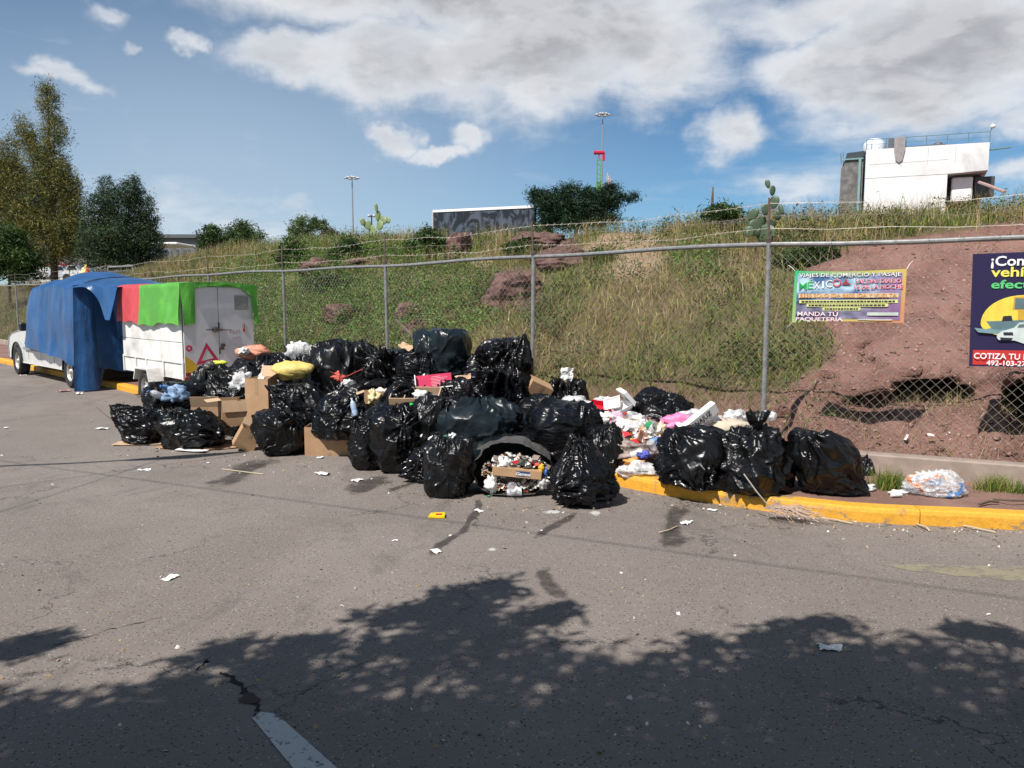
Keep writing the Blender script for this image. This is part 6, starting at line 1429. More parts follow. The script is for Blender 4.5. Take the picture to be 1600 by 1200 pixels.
for x in (-4, 4): MB().lathe([(0, -2.4 * s_), (2 * s_, -1.2 * s_), (2.4 * s_, 0), (2 * s_, 1.4 * s_), (0, 2.4 * s_)], n=10).build('globe', WLAMP, t, True, loc=(x * s_, 0, 27 * s_))
t = thing('lamp_post', 'thin single lamp post at the left end of the crest trees', 'lamp post', P(321, 410, 40)); s_ = 40 / F
MB().tube([(0, 0, -.3), (0, 0, 52 * s_)], .9 * s_, 6).build('lamp_pole', M['dark'], t); MB().lathe([(0, -2 * s_), (2 * s_, -1 * s_), (2.4 * s_, .5 * s_), (0, 2 * s_)], n=10).build('globe', WLAMP, t, True, loc=(-1 * s_, 0, 53 * s_))
# fairground tower with red head
D = 110; s_ = D / F; t = thing('ride_tower', 'green fairground tower with a red head beside the tall light mast', 'fairground ride', P(935, 325, D))
mb = MB()
for x in (-3, 3): mb.tube([(x * s_, 0, -1), (x * s_, 0, 74 * s_)], .7 * s_, 5)
for k_ in range(11): mb.tube([(-3 * s_ * (-1) ** k_, 0, k_ * 7 * s_), (3 * s_ * (-1) ** k_, 0, (k_ + 1) * 7 * s_ - 3 * s_)], .6 * s_, 5)
mb.box((0, 0, 20 * s_), (5.4 * s_, .6 * s_, 40 * s_)); mb.build('tower_frame', colm('lime_frame', (.10, .32, .06)), t)
mb = MB(); mb.tube([(0, 0, 74 * s_), (0, 0, 82 * s_)], .9 * s_, 6); mb.tube([(-8 * s_, 0, 83 * s_), (8 * s_, 0, 83 * s_)], [3.2 * s_, 2.6 * s_], 10); mb.box((7 * s_, 0, 77 * s_), (4 * s_, 3 * s_, 12 * s_), ch=.5 * s_); mb.build('tower_head', colm('fair_red', (.5, .02, .05), .4), t)
t = thing('ride_ornament', 'small pinkish white fairground ornament right of the tall light mast', 'ornament', P(951, 310, 100)); s_ = 100 / F
mb = MB(); mb.tube([(0, 0, -1), (0, 0, 34 * s_)], 1.2 * s_, 6)
for k_, (dx, dz) in enumerate([(-4, 18), (4, 22), (-3, 30), (5, 12)]): mb.tube([(0, 0, (dz - 10) * s_), (dx * s_, 0, dz * s_), (dx * .6 * s_, 0, (dz + 8) * s_)], .9 * s_, 5)
mb.build('ornament_body', colm('pale_pink', (.55, .42, .40)), t)
# black panel with white top on the crest
D = 32; a0_, a1_ = P(678, 362, D + 2), P(835, 352, D - 2)
t = thing('dark_panel', 'long black weathered panel with white top edge standing on the crest', 'hoarding', a0_); v = a1_ - a0_; L = math.hypot(v.x, v.y); t.rotation_euler = (0, 0, math.atan2(v.y, v.x))
hL, hR = P(678, 332, D + 2).z - a0_.z, P(835, 325, D - 2).z - a0_.z; th = .12
m, n, b, o_ = newmat('weathered_black_sheet'); tco = n.n('ShaderNodeTexCoord').outputs['Object']; f = n.noise(n.vm('MULTIPLY', tco, (1.2, 1, 1)), 1.1, 4, .55, 2.5)
n.link(n.mix(n.mr(f, .44, .6), (.012, .014, .02, 1), (.07, .085, .11, 1)), b.inputs['Base Color']); b.inputs['Roughness'].default_value = .5
k_ = 6
for i in range(k_):
    xa, xb = L * i / k_ + .004, L * (i + 1) / k_ - .004; za, zb = hL + (hR - hL) * i / k_, hL + (hR - hL) * (i + 1) / k_
    V = [(x, y, z) for y in (0, th) for x, z in ((xa, -.6), (xb, -.6), (xb, zb), (xa, za))]
    mk('sheet_panel', V, [(0, 1, 2, 3), (7, 6, 5, 4), (3, 2, 6, 7), (0, 3, 7, 4), (1, 5, 6, 2)], m, t)
V = [(x, y, z) for y in (-.03, th + .03) for x, z in ((-.03, hL + .004), (L + .03, hR + .004), (L + .03, hR + .10), (-.03, hL + .10))]
mk('top_edge', V, [(0, 1, 2, 3), (7, 6, 5, 4), (3, 2, 6, 7), (0, 3, 7, 4), (1, 5, 6, 2), (0, 4, 5, 1)], M['foam'], t)
mk('end_post', *(lambda q: (q.v, q.f))(MB().box((-.09, .05, hL / 2 - .25), (.10, .10, hL + .6))), colm('pale_post', (.4, .4, .42)), t)
# white building on the right
D = 34; s_ = D / F; c0_ = P(1350, 312, D + .0); c1_ = P(1542, 296, D - 2.0)
WB2 = simple('white_render', (.68, .68, .67), .75, var=.07, scale=1.2, dirt=.35)
t = thing('white_building', 'white boxy building with roof railing above the bank on the right', 'building', c0_); v = c1_ - c0_; L = math.hypot(v.x, v.y); t.rotation_euler = (0, 0, math.atan2(v.y, v.x)); sl_ = (P(1542, 222, D - 2).z - P(1350, 234, D).z)
zt0 = P(1350, 234, D).z - c0_.z; zt1 = P(1542, 222, D - 2).z - c0_.z; zn = P(1480, 272, D - 1.3).z - c0_.z; zl = P(1400, 276, D - .5).z - c0_.z; dep = 3.5; xn = L * .685
def prism(pts, y0, y1): V = [(x, y, z) for y in (y0, y1) for x, z in pts]; n_ = len(pts); return V, [tuple(range(n_)), tuple(range(2 * n_ - 1, n_ - 1, -1))] + [(i, i + n_, (i + 1) % n_ + n_, (i + 1) % n_) for i in range(n_)]
zx = lambda x: zt0 + (zt1 - zt0) * x / L
mk('upper_wall', *prism([(0, zl), (xn, zn), (L, zn + .05), (L, zt1), (L * .5, zx(L * .5)), (0, zt0)], 0, dep), WB2, t)
mk('lower_wall', *prism([(0, -1.2), (xn, -1.2), (xn, zn - .012), (0, zl - .012)], .012, dep), WB2, t)
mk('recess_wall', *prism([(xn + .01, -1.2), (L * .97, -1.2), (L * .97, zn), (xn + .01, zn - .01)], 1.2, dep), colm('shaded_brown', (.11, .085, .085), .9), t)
MB().box((xn + .55, .7, .25), (.75, .5, 1.0), ch=.05).build('water_tank', M['white_p'], t)
MB().box((xn + 1.35, .9, .35), (.7, .4, .8), ch=.02).build('vent_box', colm('dark_vent', (.05, .05, .05)), t)
for x in (L * .30, L * .52, L * .74): MB().box((x, -.003, zx(x) * .80), (.012, .004, zx(x) * .36)).build('panel_joint', colm('joint_grey', (.33, .33, .33)), t)
MB().box((L * .35, -.003, zl + .55), (L * .66, .004, .010)).build('panel_joint', M['joint_grey'], t)
rl = MB()
for x in [0, .2] + [L * k_ / 6 for k_ in range(1, 7)]: rl.tube([(x, .1, zx(x)), (x, .1, zx(x) + .42)], .018, 5)
rl.tube([(0, .1, zt0 + .42), (L, .1, zt1 + .42)], .016, 5); rl.tube([(0, .1, zt0 + .22), (L, .1, zt1 + .22)], .010, 5); rl.tube([(L, .1, zt1 + .42), (L + .05, .1, zt1 + .55)], .02, 5); rl.build('roof_railing', colm('teal_rail', (.12, .22, .24)), t)
MB().lathe([(0, -.10), (.09, -.05), (.10, .02), (0, .10)], n=10).build('floodlight', M['white_p'], t, True, loc=(L + .08, .1, zt1 + .62))
rl = MB().tube([(L, .3, zt1 - .25), (L + .75, .2, zt1 - .22)], .035, 6).build('pipe_stub', M['teal_rail'], t)
mk('hanging_cloth', *prism([(1.05, zx(1) + .42), (1.45, zx(1) + .42), (1.46, zx(1) - .1), (1.38, zx(1) - .52), (1.25, zx(1) - .62), (1.12, zx(1) - .5), (1.05, zx(1) - .1)], -.06, -.02), colm('grey_cloth', (.28, .26, .26), .9), t)
MB().box((.95, .9, zt0 + .25), (.3, .5, .5), ch=.03).build('roof_chimney', colm('dark_unit', (.10, .10, .11)), t)
MB().lathe([(0, .62), (.25, .58), (.42, .4), (.45, .1), (.4, 0), (0, 0)], n=18).build('roof_tank', M['milky_p'] if 'milky_p' in M else colm('tank_white', (.65, .68, .72), .4), t, True, loc=(.25, 1.0, zt0))
for x in (L * .6,): MB().lathe([(0, .16), (.14, .14), (.24, 0), (0, 0)], n=12).build('roof_vent', M['dark_unit'], t, True, loc=(x, .8, zx(x) + .10))
MB().box((L * .42, .3, zx(L * .4) + .02), (L * .5, .3, .08)).build('roof_clutter', M['dark_unit'], t)
# grey lift cage at its left end
x0_ = -.98
mk('grey_screen', *prism([(x0_, -1.2), (-.10, -1.2), (-.10, zt0 - .28), (-.85, zt0 - .40), (x0_ + .02, zt0 - .7)], .1, 1.6), simple('grey_mesh_screen', (.13, .125, .12), .6, var=.35, scale=5), t)
mk('dark_hood', *prism([(-.82, zt0 - .37), (-.10, zt0 - .25), (-.10, zt0 - .02), (-.75, zt0 - .06)], .1, 1.6), colm('dark_hood', (.035, .05, .06)), t)
MB().box((-.22, .04, (zt0 - 1.5) / 2), (.10, .08, zt0 + .9)).box((-.5, .05, zt0 - .33), (.8, .06, .06)).build('teal_frame', colm('teal_frame', (.18, .30, .30)), t)
MB().tube([(-.95, .05, zt0 - .5), (-1.0, .05, zt0 - .05)], .02, 5).tube([(-.88, .05, zt0 - .5), (-.90, .05, zt0 - .02)], .02, 5).build('railing_stub', M['teal_rail'], t)
# pale conduit sweeping down at its right end
o = MB().tube([P(1530, 285, 31), P(1545, 290, 30), P(1570, 300, 29)], .06, 6).build('downpipe', colm('pinkish_pipe', (.38, .25, .22)), loc=(0, 0, 0)); tag(o, 'pinkish sloping pipe at the right end of the white building', 'pipe')
# distant grey building, canopy, wall, kiosks on the left
def farbox(name, label, cat, px0, px1, ytop, ybot, D, mat, dep=8, ang=0.0):
    a = P(px0, ybot, D); L = (px1 - px0) * D / F; H = P(px0, ytop, D).z - a.z; t = thing(name, label, cat, a, rz=ang)
    MB().box((L / 2, dep / 2, H / 2 - 1), (L, dep, H + 2)).build('wall', mat, t); return t, L, H
D = 115; t, L, H = farbox('grey_building', 'low grey building far behind the dark pointed tree', 'building', 245, 322, 372, 420, D, colm('far_grey', (.17, .17, .175), .9)); s_ = D / F
MB().box((L / 2, dep if False else 4, H + .25), (L + .6, 9, .5)).build('roof', colm('far_roof', (.11, .12, .13), .9), t)
for k_ in range(4): MB().box((L * (.14 + .24 * k_), -.03, H * .45), (L * .16, .06, H * .35)).build('window', colm('far_window', (.07, .09, .11), .3), t)
D = 95; s_ = D / F; t = thing('canopy', 'white canopy on a V shaped column before the grey building', 'canopy', P(278, 418, D))
MB().box((-6 * s_, 0, 34 * s_), (46 * s_, 6, 4 * s_), ch=.2).build('canopy_roof', M['white_p'], t)
MB().tube([(0, 0, -1), (-5 * s_, 0, 32 * s_)], 3 * s_, 8).tube([(0, 0, 0), (9 * s_, 0, 32 * s_)], 1.6 * s_, 8).build('column', M['white_p'], t)
D = 120; t, L, H = farbox('boundary_wall', 'long pale grey wall behind the kiosks on the far left', 'wall', 40, 175, 396, 436, D, colm('far_wall', (.27, .265, .255), .9), 1.0); 
D = 140; t, L, H = farbox('orange_band_building', 'pale building with an orange band seen between the two big trees', 'building', 88, 175, 366, 400, D, colm('far_cream', (.45, .38, .32), .9)); s_ = D / F
MB().box((L / 2, -.05, H - 8 * s_), (L * .98, .1, 4.5 * s_)).build('orange_band', colm('far_orange', (.55, .13, .04)), t)
for k_ in range(3): MB().box((L * (.2 + .3 * k_), -.04, H * .35), (L * .14, .08, H * .3)).build('window', M['far_window'], t)
D = 100
for i, (a, b_, lb) in enumerate([(63, 92, 'wider red and white kiosk at the far left car park'), (94, 106, 'middle small red and white kiosk of the far car park'), (108, 118, 'right small red and white kiosk of the far car park')]):
    t, L, H = farbox('kiosk', lb, 'kiosk', a, b_, 411, 436, D, M['white_p'], 3); s_ = D / F
    MB().box((L / 2, -.06, H - 2.0 * s_), (L * 1.02, .14, 3.2 * s_)).build('red_sign', colm('far_red', (.45, .03, .06)), t)
    MB().box((L / 2, -.04, H * .42), (L * .6, .08, H * .3)).build('counter_window', M['far_window'], t)
D = 80; s_ = D / F; a = P(53, 438, D); t = thing('caravan', 'small white caravan parked at the far left car park', 'caravan', a)
MB().box((11 * s_, 1.2, 9 * s_), (22 * s_, 2.4, 15 * s_), ch=.25).build('caravan_body', M['white_p'], t); MB().box((8 * s_, -.03, 12 * s_), (5 * s_, .05, 3 * s_)).build('window', M['far_window'], t)
for x in (5, 16): MB().lathe([(0, -.1), (2 * s_, -.1), (2 * s_, .1), (0, .1)], n=12, M=Matrix.Rotation(math.pi / 2, 3, 'X')).build('wheel', M['dark'], t, loc=(x * s_, 0, 2 * s_))
def farcar(label, px, py, D, L_, mat):
    t = thing('parked_car', label, 'car', P(px, py, D), group='parked cars far behind the fence'); p_ = [(0, .35), (0, .8), (.6, .95), (1.2, 1.42), (2.7, 1.45), (3.4, .98), (4.3, .85), (4.35, .35)]
    V = [(x * L_ / 4.35, y, z) for y in (0, 1.7) for x, z in p_]; n_ = len(p_); mk('car_body', V, [tuple(range(n_)), tuple(range(2 * n_ - 1, n_ - 1, -1))] + [(i, i + n_, (i + 1) % n_ + n_, (i + 1) % n_) for i in range(n_)], mat, t)
    mk('side_window', [(x * L_ / 4.35, -.02, z) for x, z in ((1.0, .98), (1.35, 1.34), (2.6, 1.36), (3.1, 1.0))], [(0, 1, 2, 3)], GLASS, t)
    for x in (.9, 3.5): MB().lathe([(0, -.1), (.33, -.1), (.33, .1), (0, .1)], n=14, M=Matrix.Rotation(math.pi / 2, 3, 'X')).build('wheel', M['dark'], t, loc=(x * L_ / 4.35, 0, .33))
farcar('silver car parked before the wide kiosk', 76, 439, 75, 2.1, colm('silver_car', (.45, .47, .5), .25)); farcar('white car parked right of the silver car', 98, 439, 72, 1.9, CARW)
# bright tent
D = 60; s_ = D / F; t = thing('carnival_tent', 'pointed blue yellow and red tent top behind the blue tarpaulin', 'tent', P(138, 440, D))
nn_ = 10
for k_, mt_ in enumerate([colm('tent_blue', (.12, .38, .5)), colm('tent_white', (.65, .62, .5)), colm('tent_yellow', (.65, .42, .08)), colm('tent_red', (.5, .08, .05))] * 3):
    if k_ >= nn_: break
    a, b_ = 2 * math.pi * k_ / nn_ + .5, 2 * math.pi * (k_ + 1) / nn_ + .5
    V = [(0, 0, 35 * s_), (5 * s_ * math.cos(a), 5 * s_ * math.sin(a), 24 * s_), (5 * s_ * math.cos(b_), 5 * s_ * math.sin(b_), 24 * s_), (14 * s_ * math.cos(b_), 14 * s_ * math.sin(b_), 12 * s_), (14 * s_ * math.cos(a), 14 * s_ * math.sin(a), 12 * s_), (14 * s_ * math.cos(b_), 14 * s_ * math.sin(b_), -20 * s_), (14 * s_ * math.cos(a), 14 * s_ * math.sin(a), -20 * s_)]
    mk('tent_panel', V, [(0, 1, 2), (1, 4, 3, 2), (4, 6, 5, 3)], mt_, t)
mb = MB(); t = thing('stall_roof', 'low red and brown striped stall roof right of the bright tent', 'stall roof', P(146, 440, 55)); s_ = 55 / F
mb.add([(-6 * s_, 0, 6 * s_), (28 * s_, 0, 4 * s_), (24 * s_, 2, 14 * s_), (-2 * s_, 2, 18 * s_), (28 * s_, 0, -10 * s_), (-6 * s_, 0, -10 * s_)], [(0, 1, 2, 3), (0, 5, 4, 1)]); mb.build('roof_sheet', colm('stall_red', (.30, .06, .04)), t)
t = thing('metal_frame', 'grey metal gate frame standing behind the trailer on the grass', 'gate frame', P(170, 445, 38)); s_ = 38 / F
mb = MB(); [mb.tube([(x * s_, 0, -.5), (x * s_, 0, 27 * s_)], 1.0 * s_, 6) for x in (0, 39)]; mb.tube([(0, 0, 27 * s_), (39 * s_, 0, 29 * s_)], 1.2 * s_, 6); mb.tube([(0, 0, 20 * s_), (39 * s_, 0, 22 * s_)], .5 * s_, 5); mb.build('frame_bars', colm('frame_grey', (.25, .25, .26)), t)
# boulders on the bank
def boulder(label, px, py, rx, ry, D, seed, asp=.8, sq=1.0):
    s_ = D / F; c_ = P(px, py, D); rx *= 1.15; ry *= 1.12; V, Fc, _ = bagmesh(rx * s_, rx * s_ * asp, 2 * ry * s_, seed, nu=80, nv=44, crump=1.6, pleat=0)
    q = V * 2.2 / (rx * s_ * 2); d_ = fbm(q[:, 0] * 1.6, q[:, 1] * 1.6, q[:, 2] * 1.6, 4, seed); nd = V - np.array([0, 0, ry * s_]); nd /= np.linalg.norm(nd, axis=1)[:, None] + 1e-6
    lay = np.abs(((V[:, 2] / (ry * s_) * 2.6 + .5 * d_) % 1) - .5) * 2
    V = V + nd * (d_ * .16 + .045 * (lay - .5))[:, None] * rx * s_
    o = mk('boulder', V, Fc, M['rock'], smooth=True, loc=(c_.x, c_.y, c_.z - ry * s_)); smooth_angle(o, 50); tag(o, label, 'rock', 'reddish rocks on the bank')
m, n, b, o_ = newmat('reddish_rock'); M['rock'] = m; tco = n.n('ShaderNodeTexCoord').outputs['Object']; f = n.noise(tco, 4, 6, .7, .3); f2 = n.noise(tco, 18, 5, .7)
c = n.mix(n.mr(f, .3, .7), (.075, .04, .036, 1), (.19, .115, .10, 1)); c = n.mix(n.mr(f2, .5, .75, 0, .5), c, (.27, .19, .17, 1)); n.link(c, b.inputs['Base Color']); b.inputs['Roughness'].default_value = .95; b.inputs['Specular IOR Level'].default_value = .15
n.link(n.n('ShaderNodeBump', i_Strength=.9, i_Distance=.06, i_Height=n.m('ADD', f, n.m('MULTIPLY', f2, .4))).outputs[0], b.inputs['Normal'])
for lb, px, py, rx, ry, sd_ in [('upright red boulder near the crest below the black panel', 717, 388, 17, 21, 301), ('small low boulder at the foot of the upright red boulder', 705, 406, 14, 8, 302), ('upper rock ledge below the wide dark tree', 838, 376, 38, 13, 303), ('lower dark rock ledge crossing the fence post', 885, 408, 48, 15, 304), ('broad purplish rock outcrop left of the fence post', 805, 458, 46, 28, 305),
                            ('rock shelf behind the leafy weed plant', 498, 418, 30, 13, 306), ('flat rock shelf left of the third fence post', 585, 412, 42, 9, 307), ('rounded rock half buried in green weeds', 528, 492, 24, 15, 308), ('brown rock right of the third fence post', 638, 490, 17, 16, 309), ('dusty pale rock above the heap left of the crowning bag', 652, 512, 18, 12, 310)]:
    dd_ = slope_D(px, py + ry * .6); boulder(lb, px, py, rx, ry, dd_ + rx * dd_ / F * .25, sd_)
# dead branch and tall stems
o = MB().tube([P(618, 500, 12.6), P(640, 520, 12.4), P(662, 545, 12.0)], .025, 6).build('branch', M['bark']); tag(o, 'dark dead branch leaning behind the heap left of the crowning bag', 'branch')
o = MB().tube([P(1112, 335, 19), P(1114, 292, 19)], [.05, .015], 6).build('dead_stem', M['bark']); tag(o, 'dark upright dead stem on the crest left of the prickly pear', 'stem')
# pavement weeds by the low wall
def tuft(label, px, py, wpx, n_, h0, h1, cols, z=.13):
    g = G(px, py, z); s_ = g.y / F; p = np.stack([g.x + rng.normal(0, wpx * s_ / 3, n_), g.y + rng.normal(0, .05, n_), np.full(n_, z - .005)], -1)
    v, f, c_ = blades(p, h0 + (h1 - h0) * rng.random(n_), np.full(n_, .006), 1.2, palette(n_, cols, [1] * len(cols))); o = mk('grass_tuft', v, f, M['grass'], cols=c_); tag(o, label, 'grass tuft', 'grass tufts on the pavement')
tuft('bright green tuft between the end bag and the big clear bag', 1388, 763, 40, 420, .08, .25, [GRN, YGR, (.12, .2, .04)]); tuft('green tuft right of the big clear bag', 1555, 766, 46, 380, .06, .2, [GRN, YGR, OLV])
tuft('small green tuft nearest the picture edge by the low wall', 1600, 770, 26, 160, .05, .15, [GRN, OLV]); tuft('green weeds behind the neck of the tall knotted bag', 1255, 690, 46, 520, .1, .34, [GRN, (.1, .18, .04)], .2)
# ------------------------------------------------------------------ marks on the road
def decal(name, outline, z, mat, label=None, fade=.18, kind='structure'):
    """thin sheet a few mm above the road; tint.r = 1 inside, 0 at its rim"""
    pts = [G(*p) for p in outline]; c_ = sum(pts, Vector()) / len(pts); V = [c_]; cc = [(1, 1, 1)]; n_ = len(pts)
    for p in pts: V.append(c_.lerp(p, 1 - fade)); cc.append((1, 1, 1))
    for p in pts: V.append(p); cc.append((0, 0, 0))
    Fc = [(0, 1 + i, 1 + (i + 1) % n_) for i in range(n_)] + [(1 + i, 1 + n_ + i, 1 + n_ + (i + 1) % n_, 1 + (i + 1) % n_) for i in range(n_)]
    V = [(v.x, v.y, z) for v in V]; o = mk(name, V, Fc, mat, cols=cc); tag(o, label, kind=kind); return o
def decalmat(name, col, rough, lo, hi, scale, mx_=1.0):
    m, n, b, o = newmat(name); tco = n.n('ShaderNodeTexCoord').outputs['Object']; at = n.n('ShaderNodeSeparateColor', i_0=n.n('ShaderNodeAttribute', attribute_name='tint').outputs['Color']).outputs[0]
    f = n.noise(tco, scale, 7, .72, .2); a = n.mr(n.m('ADD', f, n.m('MULTIPLY', at, .45)), lo, hi, 0, mx_); n.link(a, b.inputs['Alpha']); b.inputs['Base Color'].default_value = tuple(col) + (1,); b.inputs['Roughness'].default_value = rough; return m
PAINT = decalmat('worn_white_road_paint', (.52, .51, .48), .8, .82, .90, 22, .93); PAINT2 = decalmat('ghost_yellow_paint', (.33, .29, .19), .85, .80, 1.0, 9, .62)
WET = decalmat('greasy_stain', (.05, .042, .037), .6, .60, 1.05, 7, .62); WHT = decalmat('spilt_white_powder', (.55, .53, .5), .9, .78, .95, 9, .8)
decal('road_marking', [(392, 1122), (405, 1112), (425, 1114), (446, 1128), (540, 1212), (470, 1218)], .004, PAINT, 'worn white painted line on the shaded road', .06)
decal('road_marking', [(1350, 880), (1420, 880), (1700, 886), (1700, 921), (1480, 902), (1400, 893)], .004, PAINT2, 'faded yellowish road marking near the kerb', .3)
def trail(pts, w_, label, mat=WET, seed=0):
    r_ = random.Random(seed); L = []; R_ = []
    for i, (x, y) in enumerate(pts):
        k_ = (.6 + .8 * r_.random()) * w_ * (1.0 if 0 < i < len(pts) - 1 else .4); L.append((x - k_, y + 3 * r_.random())); R_.append((x + k_, y - 3 * r_.random()))
    n_ = len(pts); V = []; cc = []
    for i in range(n_):
        a, b_ = G(*L[i]), G(*R_[i]); 
        for t, c_ in ((0, 0), (.3, 1), (.7, 1), (1, 0)): q = a.lerp(b_, t); V.append((q.x, q.y, .0035)); cc.append((c_,) * 3 if 0 < i < n_ - 1 else (0, 0, 0))
    o = mk('road_stain', V, [(i * 4 + j, i * 4 + j + 1, (i + 1) * 4 + j + 1, (i + 1) * 4 + j) for i in range(n_ - 1) for j in range(3)], mat, cols=cc); tag(o, label, kind='structure')
trail([(745, 770), (748, 790), (740, 806), (730, 818), (722, 832), (705, 842), (690, 850), (678, 862), (672, 876)], 11, 'dark liquid trail running onto the road from the torn bag', seed=1)
trail([(905, 796), (892, 806), (878, 816), (860, 825), (845, 835), (832, 848)], 16, 'dark stain running off the biggest front bag', seed=2)
trail([(1062, 780), (1060, 800), (1052, 815), (1048, 830), (1050, 848), (1052, 868)], 26, 'dark stain running down from the kerb', seed=3)
trail([(600, 740), (590, 748), (575, 757), (560, 768), (545, 775)], 34, 'greasy patch before the narrow ribbed bag', seed=4); trail([(420, 712), (400, 725), (380, 738), (350, 752), (330, 768)], 36, 'greasy patch before the matt sagging bag', seed=5)
trail([(860, 880), (848, 895), (855, 912), (870, 928), (885, 945)], 20, 'old dark stain in the middle of the road', seed=6); trail([(700, 735), (660, 750), (620, 762), (590, 775)], 22, 'greasy patch before the twisted tail bag', seed=7)
decal('road_stain', [(768 + 18 * math.cos(a), 859 + 5 * math.sin(a)) for a in [i * .35 for i in range(18)]], .0034, WHT, 'small spill of white powder on the road', .7)
decal('road_stain', [(860 + 26 * math.cos(a), 801 + 5 * math.sin(a)) for a in [i * .35 for i in range(18)]], .0036, WHT, 'grey white smear at the foot of the biggest front bag', .6)
decal('road_stain', [(930 + 16 * math.cos(a), 803 + 9 * math.sin(a)) for a in [i * .35 for i in range(18)]], .0036, WHT, 'grey white smear right of the biggest front bag', .7)
# open crack with a small pothole
def crack(pts, wpx, label, seed):
    r_ = random.Random(seed); q = []
    for (x0, y0), (x1, y1) in zip(pts[:-1], pts[1:]):
        for k_ in range(6): t = k_ / 6; q.append((x0 + (x1 - x0) * t + r_.gauss(0, 3), y0 + (y1 - y0) * t + r_.gauss(0, 1.2)))
    V = []
    for i, (x, y) in enumerate(q):
        w_ = wpx * (.4 + .9 * r_.random()) * math.sin(math.pi * (i + .5) / len(q)) ** .5; a, b_ = G(x - w_, y + w_ * .5), G(x + w_, y - w_ * .5); V += [(a.x, a.y, .003), (b_.x, b_.y, .003)]
    o = mk('road_crack', V, [(2 * i, 2 * i + 1, 2 * i + 3, 2 * i + 2) for i in range(len(q) - 1)], colm('crack_dark', (.012, .011, .01), .95)); tag(o, label, kind='structure')
crack([(340, 1050), (365, 1060), (378, 1075), (392, 1092), (402, 1105), (400, 1128)], 4.5, 'open crack in the shaded road above the white line', 1); crack([(303, 1048), (320, 1040), (325, 1028)], 3, 'short crack left of the open crack', 2)
crack([(-10, 1038), (60, 1018), (140, 995), (210, 975), (265, 962)], 1.3, 'long thin crack crossing the left of the road', 3)
decal('road_pothole', [(390 + 15 * math.cos(a) * (1 + .3 * math.sin(3 * a)), 1092 + 9 * math.sin(a)) for a in [i * .35 for i in range(18)]], .0042, colm('pothole_earth', (.05, .035, .025), .95), 'small broken hole in the road at the end of the crack', .3)
# ------------------------------------------------------------------ street tree behind the camera, seen only by its shade
edge_px = [(-700, 1130), (-300, 1120), (-60, 1090), (0, 1130), (60, 1110), (130, 1085), (200, 1062), (260, 1052), (330, 1046), (380, 1026), (420, 1018), (470, 1035), (520, 1040), (560, 1030), (600, 1000), (640, 985), (680, 965), (712, 935), (740, 920), (775, 925), (800, 950), (840, 965), (872, 985), (900, 1010), (925, 1040), (950, 1048), (990, 1035), (1050, 1025), (1110, 1018), (1160, 1005), (1200, 988), (1260, 985), (1310, 998), (1370, 1002), (1420, 990), (1500, 1000), (1560, 1020), (1650, 1020), (2000, 1010), (2400, 1010)]
ex = [p[0] for p in edge_px]; ey = [p[1] for p in edge_px]
tn = thing('street_tree', 'leafy roadside tree overhead whose shade covers the near road', 'tree', (-3.4, -4.2, 0))
back = -Vector((SH.x, SH.y, 0)) / math.tan(SUN_EL); LP_ = []; r_ = np.random.default_rng(99)
def addclump(gx, gy, n_, sp, hmin=3.6, hmax=6.2):
    h = hmin + (hmax - hmin) * r_.random(); c_ = np.array([gx + back.x * h, gy + back.y * h, h]); LP_.append(c_ + r_.standard_normal((n_, 3)) * sp)
cnt = 0
while cnt < 3500:
    px = -500 + 2600 * r_.random(); py = 905 + 1500 * r_.random() ** 1.5; e = np.interp(px, ex, ey)
    g = G(px, py); holes = float(fbm(np.array(g.x * 1.3), np.array(g.y * 1.3), 4.4, 2, 410))
    if py < e + 16 or (holes > .38 and py < e + 300): continue
    if g.x < -7 or g.x > 7: continue
    addclump(g.x, g.y, 26, .11 + .08 * min(1, (py - e) / 250)); cnt += 1
for i in range(3600):            # rest of the crown, unseen clumps added to block sky light
    gx = -8 + 16 * r_.random(); gy = -5.0 + 8.0 * r_.random(); addclump(gx, gy, 22, .19, 3.6, 7.0)
for px, py, n_ in [(20, 1012, 4), (50, 1005, 3), (75, 1000, 2), (-20, 1020, 4), (320, 1028, 2), (345, 1018, 2), (365, 1010, 1), (455, 1008, 3), (485, 1003, 3), (508, 1000, 2), (600, 970, 3), (635, 958, 3), (665, 950, 3), (700, 930, 2), (855, 962, 3), (885, 957, 3), (760, 915, 3), (735, 935, 3), (790, 922, 2), (1220, 978, 3), (1310, 980, 3), (1510, 990, 3), (1560, 992, 3), (640, 1005, 3), (560, 1010, 2), (15, 1120, 4), (40, 1125, 3), (740, 950, 4), (700, 965, 3), (1180, 1000, 3), (1100, 1012, 3)]:
    g = G(px, py)
    for _ in range(n_): addclump(g.x + r_.normal() * .05, g.y + r_.normal() * .04, 30, .065, 3.6, 4.6)
LPp = np.concatenate(LP_); v, f, c_ = leafcards(LPp, .06 + .03 * r_.random(len(LPp)), np.repeat(np.array([[.05, .10, .025]]), len(LPp), 0) * (.7 + .6 * r_.random((len(LPp), 1)))); v = v - np.array([-3.4, -4.2, 0]); mk('crown', v, f, M['leaf'], tn, cols=c_)
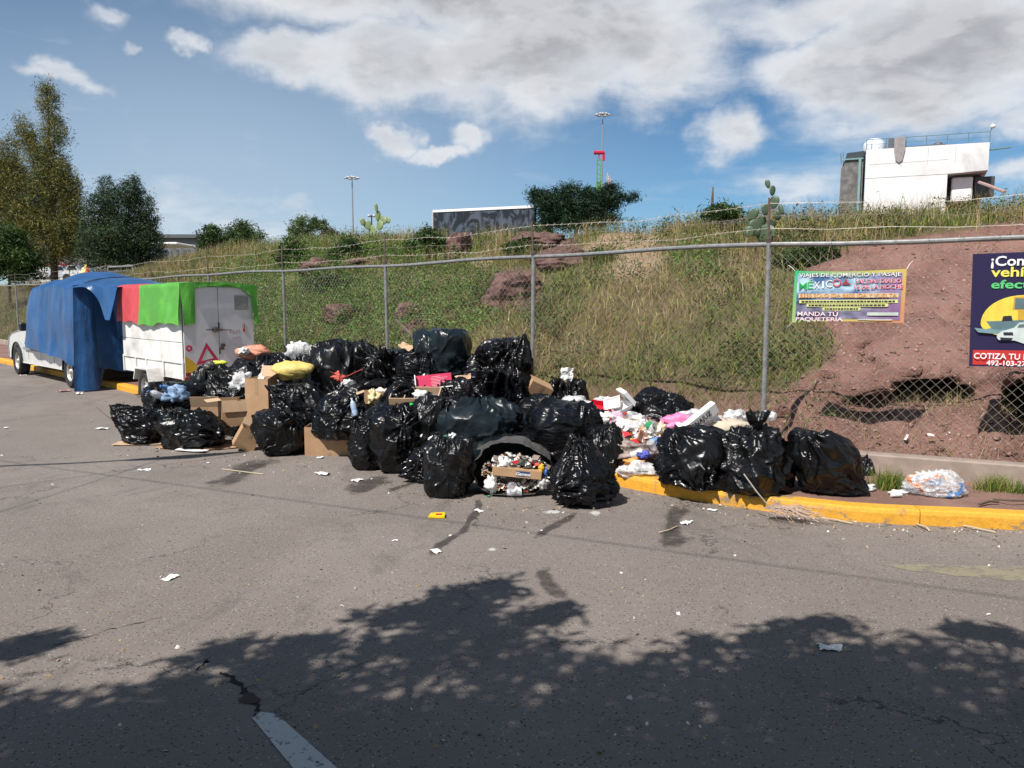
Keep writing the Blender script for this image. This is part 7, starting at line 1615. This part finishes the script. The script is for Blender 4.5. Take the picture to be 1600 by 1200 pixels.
mb = MB(); mb.tube([(0, 0, -.1), (.1, .1, 1.5), (.3, .3, 3.0), (.8, .8, 4.4), (1.6, 1.8, 5.4)], [.24, .2, .17, .11, .04], 10)
for k_ in range(9):
    a = k_ * .7; q = Vector((.3, .3, 2.9)); e_ = Vector((1.2 + 3.0 * math.cos(a) + .9, 1.2 + 2.2 * math.sin(a) + .6, 4.6 + .5 * math.sin(k_ * 2))); mb.tube([q, q.lerp(e_, .5) + Vector((0, 0, .35)), e_], [.09, .05, .015], 6)
mb.build('trunk', M['bark'], tn, True)
# overhead cable: its thin shadow crosses the road
def cable(label, a, b_, h, r_=.010):
    pa, pb_ = G(*a), G(*b_); d = (pb_ - pa); pa = pa - d * .6; pb_ = pb_ + d * .4
    q = [pa.lerp(pb_, i / 30) + back * h + Vector((0, 0, h)) for i in range(31)]; o = MB().tube(q, r_, 6).build('overhead_cable', M['dark']); tag(o, label, 'cable', 'overhead cables above the road')
cable('overhead cable whose faint shadow crosses the whole road', (60, 728), (1590, 935), 5.6, .007)
cable('overhead cable casting the short shadow left of the heap', (0, 762), (290, 722), 4.6, .007)
cable('second overhead cable casting the lower shadow left of the heap', (0, 800), (200, 735), 4.9, .006)
# street lamp beside the road: its arm shadow lies left of the heap
g = G(-60, 733); t = thing('street_lamp', 'street lamp outside the picture whose shadow enters from the left', 'street lamp', (0, 0, 0)); hh_ = 5.0
A_ = G(-700, 745) + back * hh_ ; A_.z = 0
pts = [G(-700, 745) + back * hh_ + Vector((0, 0, hh_)), G(-200, 736) + back * hh_ + Vector((0, 0, hh_)), G(110, 724) + back * hh_ + Vector((0, 0, hh_)), G(200, 719) + back * hh_ + Vector((0, 0, hh_))]
MB().tube([Vector((pts[0].x, pts[0].y, 0)), pts[0]], [.09, .06], 8).tube(pts, .035, 8).build('lamp_pole', M['metal'], t)
MB().tube([pts[-1], G(300, 713) + back * hh_ + Vector((0, 0, hh_ - .02)), G(385, 706) + back * hh_ + Vector((0, 0, hh_))], [.05, .13, .04], 10).build('lamp_head', M['metal'], t)
